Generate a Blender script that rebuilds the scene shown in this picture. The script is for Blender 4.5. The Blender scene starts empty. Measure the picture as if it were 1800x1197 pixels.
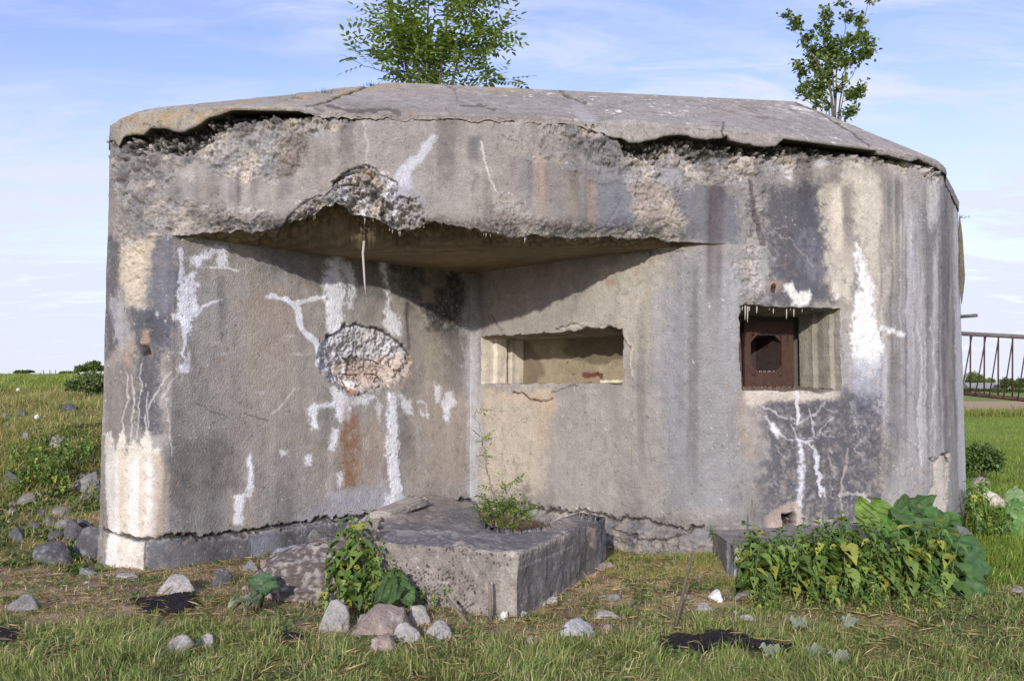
import bpy, bmesh, math, random
import numpy as np
from mathutils import Vector, Matrix, noise as mnoise

random.seed(7)
RNG = np.random.default_rng(11)
C = bpy.context.scene.collection
SC = bpy.context.scene
rad = math.radians

# ------------------------------------------------------------------ camera, light, exposure
PITCH = rad(3.11)
F = 1500.0                       # focal length, in pixels of an 1800 px wide picture
EYE = 1.6
cam_d = bpy.data.cameras.new('camera')
cam_d.sensor_width = 36.0
cam_d.lens = 36.0 * F / 1800.0
cam_d.clip_start = 0.05
cam_d.clip_end = 6000
cam = bpy.data.objects.new('camera', cam_d)
cam.location = (0, 0, EYE)
cam.rotation_euler = (rad(90) + PITCH, 0, 0)
C.objects.link(cam)
SC.camera = cam
SC.view_settings.view_transform = 'Standard'
SC.view_settings.look = 'None'
SC.view_settings.gamma = 1
SC.view_settings.exposure = 0.46

SUN_TO = Vector((-0.21, -1.0, 0.365)).normalized()      # direction towards the sun
sun_el = math.asin(SUN_TO.z)
sun_az = math.atan2(SUN_TO.x, SUN_TO.y)
sd = bpy.data.lights.new('sun', 'SUN')
sd.energy = 2.45
sd.angle = rad(1.2)
sd.color = (1.0, 0.96, 0.905)
sun = bpy.data.objects.new('sun', sd)
sun.rotation_euler = (-SUN_TO).to_track_quat('-Z', 'Y').to_euler()
sun.location = (-8, -14, 9)
C.objects.link(sun)

W = bpy.data.worlds.new('World')
SC.world = W
W.use_nodes = True
wn, wl = W.node_tree.nodes, W.node_tree.links
wn.clear()
w_out = wn.new('ShaderNodeOutputWorld')
w_bg = wn.new('ShaderNodeBackground')
w_bg.inputs['Strength'].default_value = 0.148
w_sky = wn.new('ShaderNodeTexSky')
w_sky.sky_type = 'NISHITA'
w_sky.sun_disc = False
w_sky.sun_elevation = sun_el
w_sky.sun_rotation = sun_az
w_sky.air_density = 1.0
w_sky.dust_density = 0.6
w_sky.ozone_density = 2.0
def _n(nodes, typ, **kw):
    n = nodes.new(typ)
    for k, v in kw.items():
        if k in n.inputs.keys(): n.inputs[k].default_value = v
        else: setattr(n, k, v)
    return n
# thin high cloud: noise on the direction flattened on to a cloud layer
tc = wn.new('ShaderNodeTexCoord')
sep = wn.new('ShaderNodeSeparateXYZ'); wl.new(tc.outputs['Generated'], sep.inputs[0])
zz = _n(wn, 'ShaderNodeMath', operation='MAXIMUM'); wl.new(sep.outputs['Z'], zz.inputs[0]); zz.inputs[1].default_value = 0.0
za = _n(wn, 'ShaderNodeMath', operation='ADD'); wl.new(zz.outputs[0], za.inputs[0]); za.inputs[1].default_value = 0.16
dx = _n(wn, 'ShaderNodeMath', operation='DIVIDE'); wl.new(sep.outputs['X'], dx.inputs[0]); wl.new(za.outputs[0], dx.inputs[1])
dy = _n(wn, 'ShaderNodeMath', operation='DIVIDE'); wl.new(sep.outputs['Y'], dy.inputs[0]); wl.new(za.outputs[0], dy.inputs[1])
cmb = wn.new('ShaderNodeCombineXYZ'); wl.new(dx.outputs[0], cmb.inputs[0]); wl.new(dy.outputs[0], cmb.inputs[1])
mp = wn.new('ShaderNodeMapping'); wl.new(cmb.outputs[0], mp.inputs[0])
mp.inputs['Rotation'].default_value = (0, 0, rad(-24)); mp.inputs['Scale'].default_value = (0.75, 1.9, 1); mp.inputs['Location'].default_value = (2.1, 0.6, 0)
n1 = _n(wn, 'ShaderNodeTexNoise', Scale=0.9, Detail=9.0, Roughness=0.56, Distortion=0.5); wl.new(mp.outputs[0], n1.inputs['Vector'])
n2 = _n(wn, 'ShaderNodeTexNoise', Scale=4.6, Detail=9.0, Roughness=0.66, Distortion=0.5); wl.new(mp.outputs[0], n2.inputs['Vector'])
r1 = wn.new('ShaderNodeMapRange'); wl.new(n1.outputs['Fac'], r1.inputs['Value'])
r1.inputs['From Min'].default_value = 0.33; r1.inputs['From Max'].default_value = 0.58
r2 = wn.new('ShaderNodeMapRange'); wl.new(n2.outputs['Fac'], r2.inputs['Value'])
r2.inputs['From Min'].default_value = 0.38; r2.inputs['From Max'].default_value = 0.62; r2.inputs['To Min'].default_value = 0.1; r2.inputs['To Max'].default_value = 1.0
cm = _n(wn, 'ShaderNodeMath', operation='MULTIPLY'); wl.new(r1.outputs[0], cm.inputs[0]); wl.new(r2.outputs[0], cm.inputs[1])
# low in the sky the cloud thickens to a veil
rv = wn.new('ShaderNodeMapRange'); wl.new(sep.outputs['Z'], rv.inputs['Value'])
rv.inputs['From Min'].default_value = 0.0; rv.inputs['From Max'].default_value = 0.34; rv.inputs['To Min'].default_value = 0.97; rv.inputs['To Max'].default_value = 0.0
cx = _n(wn, 'ShaderNodeMath', operation='MAXIMUM'); wl.new(cm.outputs[0], cx.inputs[0]); wl.new(rv.outputs[0], cx.inputs[1])
ca = _n(wn, 'ShaderNodeMath', operation='ADD'); wl.new(cm.outputs[0], ca.inputs[0]); wl.new(rv.outputs[0], ca.inputs[1]); ca.use_clamp = True
cs = _n(wn, 'ShaderNodeMath', operation='MULTIPLY'); wl.new(ca.outputs[0], cs.inputs[0]); cs.inputs[1].default_value = 0.96
mx = _n(wn, 'ShaderNodeMix', data_type='RGBA'); wl.new(cs.outputs[0], mx.inputs['Factor'])
tint = _n(wn, 'ShaderNodeMix', data_type='RGBA', blend_type='MULTIPLY'); tint.inputs['Factor'].default_value = 1
wl.new(w_sky.outputs[0], tint.inputs['A']); tint.inputs['B'].default_value = (1.24, 1.04, 1.34, 1)
wl.new(tint.outputs['Result'], mx.inputs['A']); mx.inputs['B'].default_value = (3.9, 4.12, 4.85, 1)
wl.new(mx.outputs['Result'], w_bg.inputs['Color']); wl.new(w_bg.outputs[0], w_out.inputs[0])

# ------------------------------------------------------------------ helpers
cp, sp_ = math.cos(PITCH), math.sin(PITCH)
def at(px, py, Y):
    """The point of the place that lies Y metres in front of the tripod in direction (px, py)."""
    x = (px - 900) / F; v = (598.5 - py) / F
    t = Y / (cp - v * sp_)
    return Vector((x * t, Y, EYE + t * (sp_ + v * cp)))
def at_z(px, py, z):
    x = (px - 900) / F; v = (598.5 - py) / F
    t = (z - EYE) / (sp_ + v * cp)
    return Vector((x * t, t * (cp - v * sp_), z))
def image_px(P):
    """Points projected through the camera: image pixels, in which stains and breaks are drawn."""
    P = np.asarray(P, float)
    dy = P[..., 1]; dz = P[..., 2] - EYE
    w = np.maximum(dy * cp + dz * sp_, 0.05)
    u = -dy * sp_ + dz * cp
    return 900 + F * P[..., 0] / w, 598.5 - F * u / w

def srgb(c, k=1.0):
    c = np.asarray(c, float) / 255.0
    l = np.where(c <= 0.04045, c / 12.92, ((c + 0.055) / 1.055) ** 2.4)
    return l * k

def _h(ix, iy, iz, s):
    h = (ix.astype(np.uint64) * np.uint64(73856093)) ^ (iy.astype(np.uint64) * np.uint64(19349663)) ^ (iz.astype(np.uint64) * np.uint64(83492791)) ^ np.uint64(s * 2654435761 + 12345)
    h = (h ^ (h >> np.uint64(13))) * np.uint64(0x9E3779B97F4A7C15)
    h = (h ^ (h >> np.uint64(29))) * np.uint64(0xBF58476D1CE4E5B9)
    h = h ^ (h >> np.uint64(32))
    return (h & np.uint64(0xFFFFFF)).astype(np.float64) / float(0xFFFFFF)
def vnoise(P, s=0):
    P = np.asarray(P, float) + 1000.0
    I = np.floor(P).astype(np.int64); f = P - I
    f = f * f * f * (f * (f * 6 - 15) + 10)
    r = 0
    for a in (0, 1):
        wa = f[..., 0] if a else 1 - f[..., 0]
        for b in (0, 1):
            wb = f[..., 1] if b else 1 - f[..., 1]
            for c in (0, 1):
                wc = f[..., 2] if c else 1 - f[..., 2]
                r = r + wa * wb * wc * _h(I[..., 0] + a, I[..., 1] + b, I[..., 2] + c, s)
    return r * 2 - 1
def fbm(P, sc=1.0, o=4, s=0, g=0.5):
    P = np.asarray(P, float)
    r = 0; a = 1.0; t = 0
    for k in range(o):
        r = r + a * vnoise(P * sc, s + k * 17); t += a
        a *= g; sc = sc * 2.03
    return r / t
def worley(P, sc=1.0, s=0):
    """F1 distance, F2-F1 and the id of the nearest cell."""
    P = np.asarray(P, float) * sc + 1000.0
    I = np.floor(P).astype(np.int64)
    d1 = np.full(P.shape[:-1], 9.0); d2 = d1.copy(); cid = np.zeros(P.shape[:-1])
    for a in (-1, 0, 1):
        for b in (-1, 0, 1):
            for c in (-1, 0, 1):
                J = [I[..., 0] + a, I[..., 1] + b, I[..., 2] + c]
                q = [J[k] + _h(J[0], J[1], J[2], s + 5 + k) for k in range(3)]
                d = np.sqrt(sum((q[k] - P[..., k]) ** 2 for k in range(3)))
                n = d < d1
                d2 = np.where(n, d1, np.minimum(d2, d))
                cid = np.where(n, _h(J[0], J[1], J[2], s + 9), cid)
                d1 = np.where(n, d, d1)
    return d1, d2 - d1, cid
def sstep(a, b, x):
    t = np.clip((x - a) / (b - a), 0, 1)
    return t * t * (3 - 2 * t)
def polydist(x, y, pts):
    """Signed distance to a polygon, positive inside."""
    d = np.full(x.shape, 1e9); ins = np.zeros(x.shape, bool)
    n = len(pts)
    for i in range(n):
        x0, y0 = pts[i]; x1, y1 = pts[(i + 1) % n]
        ex, ey = x1 - x0, y1 - y0
        t = np.clip(((x - x0) * ex + (y - y0) * ey) / (ex * ex + ey * ey + 1e-12), 0, 1)
        d = np.minimum(d, (x - x0 - t * ex) ** 2 + (y - y0 - t * ey) ** 2)
        if y0 != y1:
            c = ((y0 > y) != (y1 > y)) & (x < (x1 - x0) * (y - y0) / (y1 - y0) + x0)
            ins ^= c
    d = np.sqrt(d)
    return np.where(ins, d, -d)
def linedist(x, y, pts):
    d = np.full(x.shape, 1e9); tt = np.zeros(x.shape)
    L = [0]
    for i in range(len(pts) - 1): L.append(L[-1] + math.hypot(pts[i + 1][0] - pts[i][0], pts[i + 1][1] - pts[i][1]))
    for i in range(len(pts) - 1):
        x0, y0 = pts[i][:2]; x1, y1 = pts[i + 1][:2]
        ex, ey = x1 - x0, y1 - y0
        t = np.clip(((x - x0) * ex + (y - y0) * ey) / (ex * ex + ey * ey + 1e-12), 0, 1)
        q = (x - x0 - t * ex) ** 2 + (y - y0 - t * ey) ** 2
        m = q < d
        d = np.where(m, q, d); tt = np.where(m, (L[i] + t * (L[i + 1] - L[i])) / L[-1], tt)
    return np.sqrt(d), tt

def link(name, me, mat=None, parent=None, smooth=True):
    o = bpy.data.objects.new(name, me)
    C.objects.link(o)
    if mat is not None: me.materials.append(mat)
    if parent is not None: o.parent = parent
    if smooth and len(me.polygons):
        me.polygons.foreach_set('use_smooth', np.ones(len(me.polygons), bool))
    return o
def np_mesh(name, V, faces_list, col=None, mat=None, parent=None, smooth=True, org=(0, 0, 0)):
    """faces_list: list of int arrays (n,k)."""
    V = np.asarray(V, float) - np.asarray(org, float)
    me = bpy.data.meshes.new(name)
    me.vertices.add(len(V)); me.vertices.foreach_set('co', V.astype(np.float32).ravel())
    fl = [np.asarray(f, np.int32) for f in faces_list if len(f)]
    nl = sum(f.size for f in fl); nf = sum(len(f) for f in fl)
    me.loops.add(nl); me.loops.foreach_set('vertex_index', np.concatenate([f.ravel() for f in fl]))
    me.polygons.add(nf)
    sizes = np.concatenate([np.full(len(f), f.shape[1], np.int32) for f in fl])
    st = np.concatenate([[0], np.cumsum(sizes)[:-1]]).astype(np.int32)
    me.polygons.foreach_set('loop_start', st)
    try: me.polygons.foreach_set('loop_total', sizes)
    except Exception: pass
    me.update(calc_edges=True)
    if col is not None: set_col(me, col)
    o = link(name, me, mat, parent, smooth)
    return o
def set_col(me, col, name='tint'):
    a = me.color_attributes.new(name, 'FLOAT_COLOR', 'POINT')
    c = np.ones((len(col), 4), np.float32); c[:, :3] = col
    a.data.foreach_set('color', c.ravel())
def grid_faces(nr, nc, off=0, wrap=False):
    i = np.arange(nr - 1)[:, None]; j = np.arange(nc if wrap else nc - 1)[None, :]
    j2 = (j + 1) % nc
    a = i * nc + j; b = i * nc + j2; c = (i + 1) * nc + j2; d = (i + 1) * nc + j
    return (np.stack([a, b, c, d], -1).reshape(-1, 4) + off)
def thing(name, label, cat, loc=(0, 0, 0), group=None, rz=0):
    o = bpy.data.objects.new(name, None); C.objects.link(o)
    o.empty_display_size = 0.1
    o.location = loc; o.rotation_euler = (0, 0, rz)
    return tag(o, label, cat, group)
def tag(o, label=None, cat=None, group=None, kind=None):
    if label: o['label'] = label
    if cat: o['category'] = cat
    if group: o['group'] = group
    if kind: o['kind'] = kind
    return o

# ------------------------------------------------------------------ materials
def material(name):
    m = bpy.data.materials.new(name); m.use_nodes = True
    nt = m.node_tree; nt.nodes.clear()
    out = nt.nodes.new('ShaderNodeOutputMaterial')
    return m, nt.nodes, nt.links, out
def mat_mineral(name, rough=0.92, grain=95.0, var=0.22, bump=0.35, bump_dist=0.006, base=None, speck=0.25, big=9.0, spec=0.25):
    """Stone-like surface: its colour comes from the mesh's own tint (or base), broken up by grain at several scales."""
    m, N, L, out = material(name)
    b = N.new('ShaderNodeBsdfPrincipled'); L.new(b.outputs[0], out.inputs[0])
    b.inputs['Roughness'].default_value = rough
    b.inputs['Specular IOR Level'].default_value = spec
    tc = N.new('ShaderNodeTexCoord')
    if base is None:
        at_ = N.new('ShaderNodeAttribute'); at_.attribute_name = 'tint'; src = at_.outputs['Color']
    else:
        rg = N.new('ShaderNodeRGB'); rg.outputs[0].default_value = (*base, 1); src = rg.outputs[0]
    g1 = _n(N, 'ShaderNodeTexNoise', Scale=grain, Detail=5.0, Roughness=0.65); L.new(tc.outputs['Object'], g1.inputs['Vector'])
    g2 = _n(N, 'ShaderNodeTexNoise', Scale=big, Detail=6.0, Roughness=0.6); L.new(tc.outputs['Object'], g2.inputs['Vector'])
    v = _n(N, 'ShaderNodeTexVoronoi', Scale=grain * 0.9); L.new(tc.outputs['Object'], v.inputs['Vector'])
    def rng(s, a, b_, c, d):
        r = N.new('ShaderNodeMapRange'); L.new(s, r.inputs['Value'])
        for k, q in zip(('From Min', 'From Max', 'To Min', 'To Max'), (a, b_, c, d)): r.inputs[k].default_value = q
        return r.outputs[0]
    m1 = rng(g1.outputs['Fac'], 0.3, 0.7, 1 - var, 1 + var)
    m2 = rng(g2.outputs['Fac'], 0.3, 0.7, 1 - var * 0.7, 1 + var * 0.7)
    m3 = rng(v.outputs['Distance'], 0.0, 0.28, 1 + speck, 1.0)
    p = _n(N, 'ShaderNodeMath', operation='MULTIPLY'); L.new(m1, p.inputs[0]); L.new(m2, p.inputs[1])
    p2 = _n(N, 'ShaderNodeMath', operation='MULTIPLY'); L.new(p.outputs[0], p2.inputs[0]); L.new(m3, p2.inputs[1])
    vm = _n(N, 'ShaderNodeVectorMath', operation='SCALE'); L.new(src, vm.inputs[0]); L.new(p2.outputs[0], vm.inputs['Scale'])
    L.new(vm.outputs[0], b.inputs['Base Color'])
    hs = _n(N, 'ShaderNodeMath', operation='SUBTRACT'); L.new(g1.outputs['Fac'], hs.inputs[0]); L.new(v.outputs['Distance'], hs.inputs[1])
    bp = N.new('ShaderNodeBump'); bp.inputs['Strength'].default_value = bump; bp.inputs['Distance'].default_value = bump_dist
    L.new(hs.outputs[0], bp.inputs['Height']); L.new(bp.outputs[0], b.inputs['Normal'])
    return m
def mat_leaf(name, rough=0.55, trans=0.35, spec=0.35):
    m, N, L, out = material(name)
    at_ = N.new('ShaderNodeAttribute'); at_.attribute_name = 'tint'
    tc = N.new('ShaderNodeTexCoord')
    g = _n(N, 'ShaderNodeTexNoise', Scale=22.0, Detail=3.0); L.new(tc.outputs['Object'], g.inputs['Vector'])
    r = N.new('ShaderNodeMapRange'); L.new(g.outputs['Fac'], r.inputs['Value'])
    r.inputs['From Min'].default_value = 0.3; r.inputs['From Max'].default_value = 0.7; r.inputs['To Min'].default_value = 0.8; r.inputs['To Max'].default_value = 1.2
    vm = _n(N, 'ShaderNodeVectorMath', operation='SCALE'); L.new(at_.outputs['Color'], vm.inputs[0]); L.new(r.outputs[0], vm.inputs['Scale'])
    b = N.new('ShaderNodeBsdfPrincipled'); b.inputs['Roughness'].default_value = rough; b.inputs['Specular IOR Level'].default_value = spec
    L.new(vm.outputs[0], b.inputs['Base Color'])
    t = N.new('ShaderNodeBsdfTranslucent')
    vt = _n(N, 'ShaderNodeVectorMath', operation='MULTIPLY'); L.new(vm.outputs[0], vt.inputs[0]); vt.inputs[1].default_value = (1.25, 1.3, 0.6)
    L.new(vt.outputs[0], t.inputs['Color'])
    mix = N.new('ShaderNodeMixShader'); mix.inputs[0].default_value = trans
    L.new(b.outputs[0], mix.inputs[1]); L.new(t.outputs[0], mix.inputs[2]); L.new(mix.outputs[0], out.inputs[0])
    return m
def mat_rust(name, c1=(0.045, 0.022, 0.018), c2=(0.10, 0.045, 0.025), sc=14.0):
    m, N, L, out = material(name)
    b = N.new('ShaderNodeBsdfPrincipled'); L.new(b.outputs[0], out.inputs[0]); b.inputs['Roughness'].default_value = 0.75
    tc = N.new('ShaderNodeTexCoord')
    g = _n(N, 'ShaderNodeTexNoise', Scale=sc, Detail=8.0, Roughness=0.7); L.new(tc.outputs['Object'], g.inputs['Vector'])
    cr = N.new('ShaderNodeValToRGB'); L.new(g.outputs['Fac'], cr.inputs[0])
    cr.color_ramp.elements[0].position = 0.35; cr.color_ramp.elements[0].color = (*c1, 1)
    cr.color_ramp.elements[1].position = 0.72; cr.color_ramp.elements[1].color = (*c2, 1)
    L.new(cr.outputs[0], b.inputs['Base Color'])
    bp = N.new('ShaderNodeBump'); bp.inputs['Strength'].default_value = 0.5; bp.inputs['Distance'].default_value = 0.003
    L.new(g.outputs['Fac'], bp.inputs['Height']); L.new(bp.outputs[0], b.inputs['Normal'])
    return m
M_WALL = mat_mineral('weathered_concrete', grain=66, var=0.17, bump=0.65, bump_dist=0.007, speck=0.22)
M_SLAB = mat_mineral('roof_concrete', grain=55, var=0.26, bump=0.7, bump_dist=0.006, speck=0.3)
M_ROCK = mat_mineral('broken_stone', grain=60, var=0.28, bump=0.6, bump_dist=0.008, speck=0.2, big=14)
M_SOIL = mat_mineral('soil', grain=70, var=0.35, bump=0.8, bump_dist=0.012, speck=0.3, big=5, spec=0.1)
M_CALC = mat_mineral('calcite', grain=80, var=0.1, bump=0.3, base=(0.52, 0.49, 0.43), speck=0.05)
M_LEAF = mat_leaf('leaf_green')
M_GRASS = mat_leaf('grass_blade', rough=0.6, trans=0.3, spec=0.2)
M_BARK = mat_mineral('bark', grain=50, var=0.35, bump=0.6, base=(0.13, 0.105, 0.08), speck=0.1)
M_STEM = mat_mineral('green_stem', grain=60, var=0.2, bump=0.2, base=(0.13, 0.17, 0.06), speck=0.05)
M_WOOD = mat_mineral('grey_wood', grain=50, var=0.3, bump=0.5, base=(0.22, 0.18, 0.14), speck=0.05)
M_RUST = mat_rust('rusty_steel')
# ------------------------------------------------------------------ painting of stains and breaks on a dense mesh
class Paint:
    def __init__(s, P, base, seed=0):
        s.P = P; s.px, s.py = image_px(P); s.n = len(P)
        s.col = np.tile(srgb(base), (s.n, 1)); s.disp = np.zeros(s.n)
        s.w1 = fbm(P, 3.0, 3, seed + 1); s.w2 = fbm(P, 3.0, 3, seed + 2)
        s.w3 = fbm(P, 16.0, 3, seed + 3); s.w4 = fbm(P, 16.0, 3, seed + 4)
        s.hf = fbm(P, 45.0, 2, seed + 5)
    def sel(s, x0, y0, x1, y1, m):
        return np.nonzero((s.px > x0 - m) & (s.px < x1 + m) & (s.py > y0 - m) & (s.py < y1 + m))[0]
    def blend(s, i, a, c):
        a = a[:, None]; s.col[i] = s.col[i] * (1 - a) + srgb(c) * a
    def poly(s, pts, c=None, a=1.0, soft=3.0, warp=6.0, mott=0.0, d=0.0, fade=None, mul=None, mask=None):
        xs = [p[0] for p in pts]; ys = [p[1] for p in pts]
        i = s.sel(min(xs), min(ys), max(xs), max(ys), soft + warp * 2 + 4)
        if not len(i): return
        if c is not None and sum(c) > 636: mott = max(mott, .12); warp += 2; soft += 1.5
        x = s.px[i] + warp * (s.w1[i] * 0.9 + s.w3[i] * 0.7); y = s.py[i] + warp * (s.w2[i] * 0.9 + s.w4[i] * 0.7)
        D = polydist(x, y, pts) + s.hf[i] * (1.5 + 0.5 * warp) + s.w3[i] * 0.25 * warp
        k = sstep(-soft, soft, D)
        k = k * np.clip(1.02 + 0.35 * s.hf[i] + 0.25 * s.w4[i], 0, 1)
        if mott: k = k * np.clip(1 - mott + mott * (0.5 + 1.4 * s.w3[i] + 0.8 * s.hf[i]) * 1.6, 0, 1)
        if fade:                                     # (y0, y1): weight runs from 1 at y0 to 0 at y1
            k = k * (1 - sstep(fade[0], fade[1], s.py[i] + warp * 2 * s.w1[i])) if fade[1] > fade[0] else k * sstep(fade[1], fade[0], s.py[i] + warp * 2 * s.w1[i])
        if mask is not None: k = k * mask[i]
        if c is not None: s.blend(i, k * a, c)
        if mul is not None: s.col[i] *= (1 - k * (1 - mul))[:, None]
        if d: s.disp[i] += d * k
        return
    def line(s, pts, w=2.0, c=None, a=1.0, d=0.0, warp=4.0, w2=None, soft=1.0):
        xs = [p[0] for p in pts]; ys = [p[1] for p in pts]
        wm = max(w, w2 or 0)
        i = s.sel(min(xs), min(ys), max(xs), max(ys), wm + warp * 2 + 4)
        if not len(i): return
        D, t = linedist(s.px[i] + warp * (s.w1[i] * .6 + s.w3[i]), s.py[i] + warp * (s.w2[i] * .6 + s.w4[i]), pts)
        ww = (w + (w2 - w) * t if w2 is not None else w) * (1 + 0.5 * s.w4[i])
        k = 1 - sstep(ww * 0.5 - soft * 0.5, ww * 0.5 + soft, D)
        if c is not None: s.blend(i, k * a, c)
        if d: s.disp[i] += d * k
    def streak(s, x0, x1, y0, y1, c, a=0.6, top=15.0, tail=None, freq=1.0, wob=6.0):
        """A run of water down the wall: hard-ish at its sides, fading at its foot."""
        tail = tail if tail is not None else (y1 - y0) * 0.4
        i = s.sel(x0, y0, x1, y1, 14 + wob * 2)
        if not len(i): return
        x = s.px[i] + wob * s.w1[i] + 2 * s.w3[i]; y = s.py[i] + 20 * s.w2[i]
        sft = max(2.0, (x1 - x0) * 0.28)
        Q = np.stack([s.px[i] * 0.09 * freq, s.py[i] * 0.006, np.zeros(len(i))], -1)
        f = 0.72 + 0.55 * vnoise(Q, 31)
        k = sstep(x0 - sft * .6, x0 + sft, x) * (1 - sstep(x1 - sft, x1 + sft * .6, x)) * sstep(y0 - top * .3, y0 + top, y) * (1 - sstep(y1 - tail, y1 + 4, y)) * np.clip(f, 0, 1)
        s.blend(i, k * a, c)

# ------------------------------------------------------------------ the bunker: plan
bunker = thing('bunker', 'weathered grey concrete bunker with white lime streaks, broken overhang and two embrasures', 'bunker', (0, 8.5, 0))
def child(name, me_obj): me_obj.parent = bunker; return me_obj
ZB, ZS = -0.35, 2.94            # foot of wall, soffit
ZT = 4.08                       # wall top, under the roof slab
Z1, Z2, Z3, Z4 = 1.565, 1.635, 2.185, 2.365   # sills and heads of the two embrasures
left = [(-3.95, 14.0), (-3.92, 9.2), (-3.90, 8.45), (-3.85, 8.05), (-3.74, 7.83), (-3.6, 7.70), (-3.42, 7.60), (-3.22, 7.545), (-3.05, 7.52)]
rec_l = [(-3.05, 7.52), (-3.0, 7.54), (-2.93, 7.61)]
corner = (-0.49, 10.10)
E1 = (-0.365, 9.976); E2 = (1.106, 8.518)
B1 = (2.150, 8.006); B2 = (3.205, 8.304)
right = [(1.62, 8.075), (1.80, 7.985), (2.0, 7.965), B1, B2, (3.72, 8.45), (3.98, 8.535), (4.22, 8.64), (4.42, 8.77), (4.56, 8.92), (4.66, 9.1), (4.92, 9.5), (5.50, 10.42), (5.54, 10.6), (5.5, 14.0)]
CL0, CR0 = np.array((-3.05, 7.52)), np.array((2.0, 7.965))
Dpts = left + rec_l[1:] + [corner, E1, E2] + right
def seg_n(a, b):
    L = math.hypot(b[0] - a[0], b[1] - a[1])
    step = 0.0105
    if a[1] > 9.0 and b[1] > 9.3 and (a[0] < -3.8 or a[0] > 4.6): step = 0.05
    elif a[0] < -3.8 or a[0] > 4.6: step = 0.02
    return max(2, int(round(L / step)))
D = []; mark = {}
for a, b in zip(Dpts[:-1], Dpts[1:]):
    mark[a] = len(D)
    n = seg_n(a, b)
    for k in range(n):
        t = k / n; D.append((a[0] + (b[0] - a[0]) * t, a[1] + (b[1] - a[1]) * t))
mark[Dpts[-1]] = len(D); D.append(Dpts[-1])
D = np.array(D); NC = len(D)
iL, iR = mark[(-3.05, 7.52)], mark[(2.0, 7.965)]
Cc = D.copy()
r = D[iL:iR + 1, 0] / D[iL:iR + 1, 1]
dv = CR0 - CL0                               # C line hit by direction (r, 1)
tC = (r * CL0[1] - CL0[0]) / (dv[0] - r * dv[1])
Cc[iL:iR + 1] = CL0 + tC[:, None] * dv
Cc[iL:iR + 1, 1] -= 0.05 * np.sin(np.pi * np.clip(tC, 0, 1))       # the front bows out a little
def normals(Q, smooth_n=6):
    T = np.gradient(Q, axis=0)
    N = np.stack([T[:, 1], -T[:, 0]], 1)
    N /= np.linalg.norm(N, axis=1)[:, None] + 1e-9
    k = np.ones(2 * smooth_n + 1) / (2 * smooth_n + 1)
    Np = np.stack([np.convolve(np.pad(N[:, j], smooth_n, 'edge'), k, 'valid') for j in (0, 1)], 1)
    return Np / (np.linalg.norm(Np, axis=1)[:, None] + 1e-9)
ND, NCc = normals(D), normals(Cc, 14)

def rows_between(a, b, step): 
    n = max(1, int(round((b - a) / step))); return [a + (b - a) * k / n for k in range(n)]
zl = rows_between(ZB, Z1, 0.0105) + rows_between(Z1, Z2, 0.0105) + rows_between(Z2, Z3, 0.0105) + rows_between(Z3, Z4, 0.0105) + rows_between(Z4, ZS, 0.0105) + [ZS]
nl = len(zl)
NS = 90
ts = np.linspace(0, 1, NS + 1)[1:-1]
zu = list(np.arange(ZS, ZT + 0.001, 0.0105)); nu = len(zu)
NR = nl + len(ts) + nu
Zl, Zu = np.array(zl), np.array(zu)

# --- base positions
Plow = np.zeros((nl, NC, 3)); Plow[..., 0] = D[:, 0]; Plow[..., 1] = D[:, 1]; Plow[..., 2] = Zl[:, None]
Pup = np.zeros((nu, NC, 3)); Pup[..., 0] = Cc[:, 0]; Pup[..., 1] = Cc[:, 1]; Pup[..., 2] = Zu[:, None]
# the lip of the overhang is ragged, and broken up into a hollow left of its middle
rag = sstep(iL + 4, iL + 40, np.arange(NC, dtype=float)) * (1 - sstep(iR - 60, iR - 6, np.arange(NC, dtype=float)))
lip_px = image_px(Pup[0])[0]
hollow = np.interp(lip_px, [0, 430, 470, 505, 545, 575, 610, 645, 680, 705, 735, 765, 800, 850, 900, 2000], [0, 0, .035, .12, .20, .26, .25, .20, .13, .085, .075, .10, .08, .03, 0, 0])
v0 = (0.045 + 0.042 * fbm(Pup[0], 9, 3, 33) + 0.035 * fbm(Pup[0], 2.4, 2, 34) + hollow * (1 + .35 * fbm(Pup[0], 7, 3, 32))) * rag
Pup[..., 2] += v0[None, :] * np.clip(1 - (Zu - ZS) / 0.6, 0, 1)[:, None]
sides = np.ones(NC); sides[:mark[(-3.90, 8.45)]] = 0.0

def stones(P, sc, s):                        # rounded aggregate: 0 in the joints, 1 on the stones, with the id of each
    Q = P + 0.02 * np.stack([fbm(P, 12, 2, s + 40), fbm(P, 12, 2, s + 41), fbm(P, 12, 2, s + 42)], -1)
    d1, gap, cid = worley(Q, sc, s)
    return np.clip(1.15 - d1 * 1.25, 0, 1), sstep(0.02, 0.25, gap), cid

P_all = np.concatenate([Plow.reshape(-1, 3), Pup.reshape(-1, 3)])
pt = Paint(P_all, (160, 152, 142), 3)
X, Y = pt.px, pt.py
low = np.zeros(pt.n, bool); low[:nl * NC] = True
# broad weathering
b1 = fbm(P_all, 1.3, 4, 60); b2 = fbm(P_all, 4.0, 4, 61); b3 = fbm(P_all, 14.0, 4, 64, 0.65)
pt.col *= (1 + 0.16 * b1 + 0.16 * b2 + 0.22 * b3)[:, None]
hue = fbm(P_all, 2.2, 3, 62)
pt.col *= np.stack([1 + 0.10 * hue, 1 + 0.0 * hue, 1 - 0.12 * hue], 1)
Sv = P_all * np.array([7.0, 7.0, 0.5])
sv = fbm(Sv, 1.0, 4, 70); sv2 = fbm(Sv, 3.0, 3, 71)
pt.col *= (1 + 0.26 * sv + 0.14 * sv2)[:, None]
pt.disp += 0.014 * fbm(P_all, 1.2, 3, 80) + 0.005 * b2 + 0.0035 * b3
exec_paint = None
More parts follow.
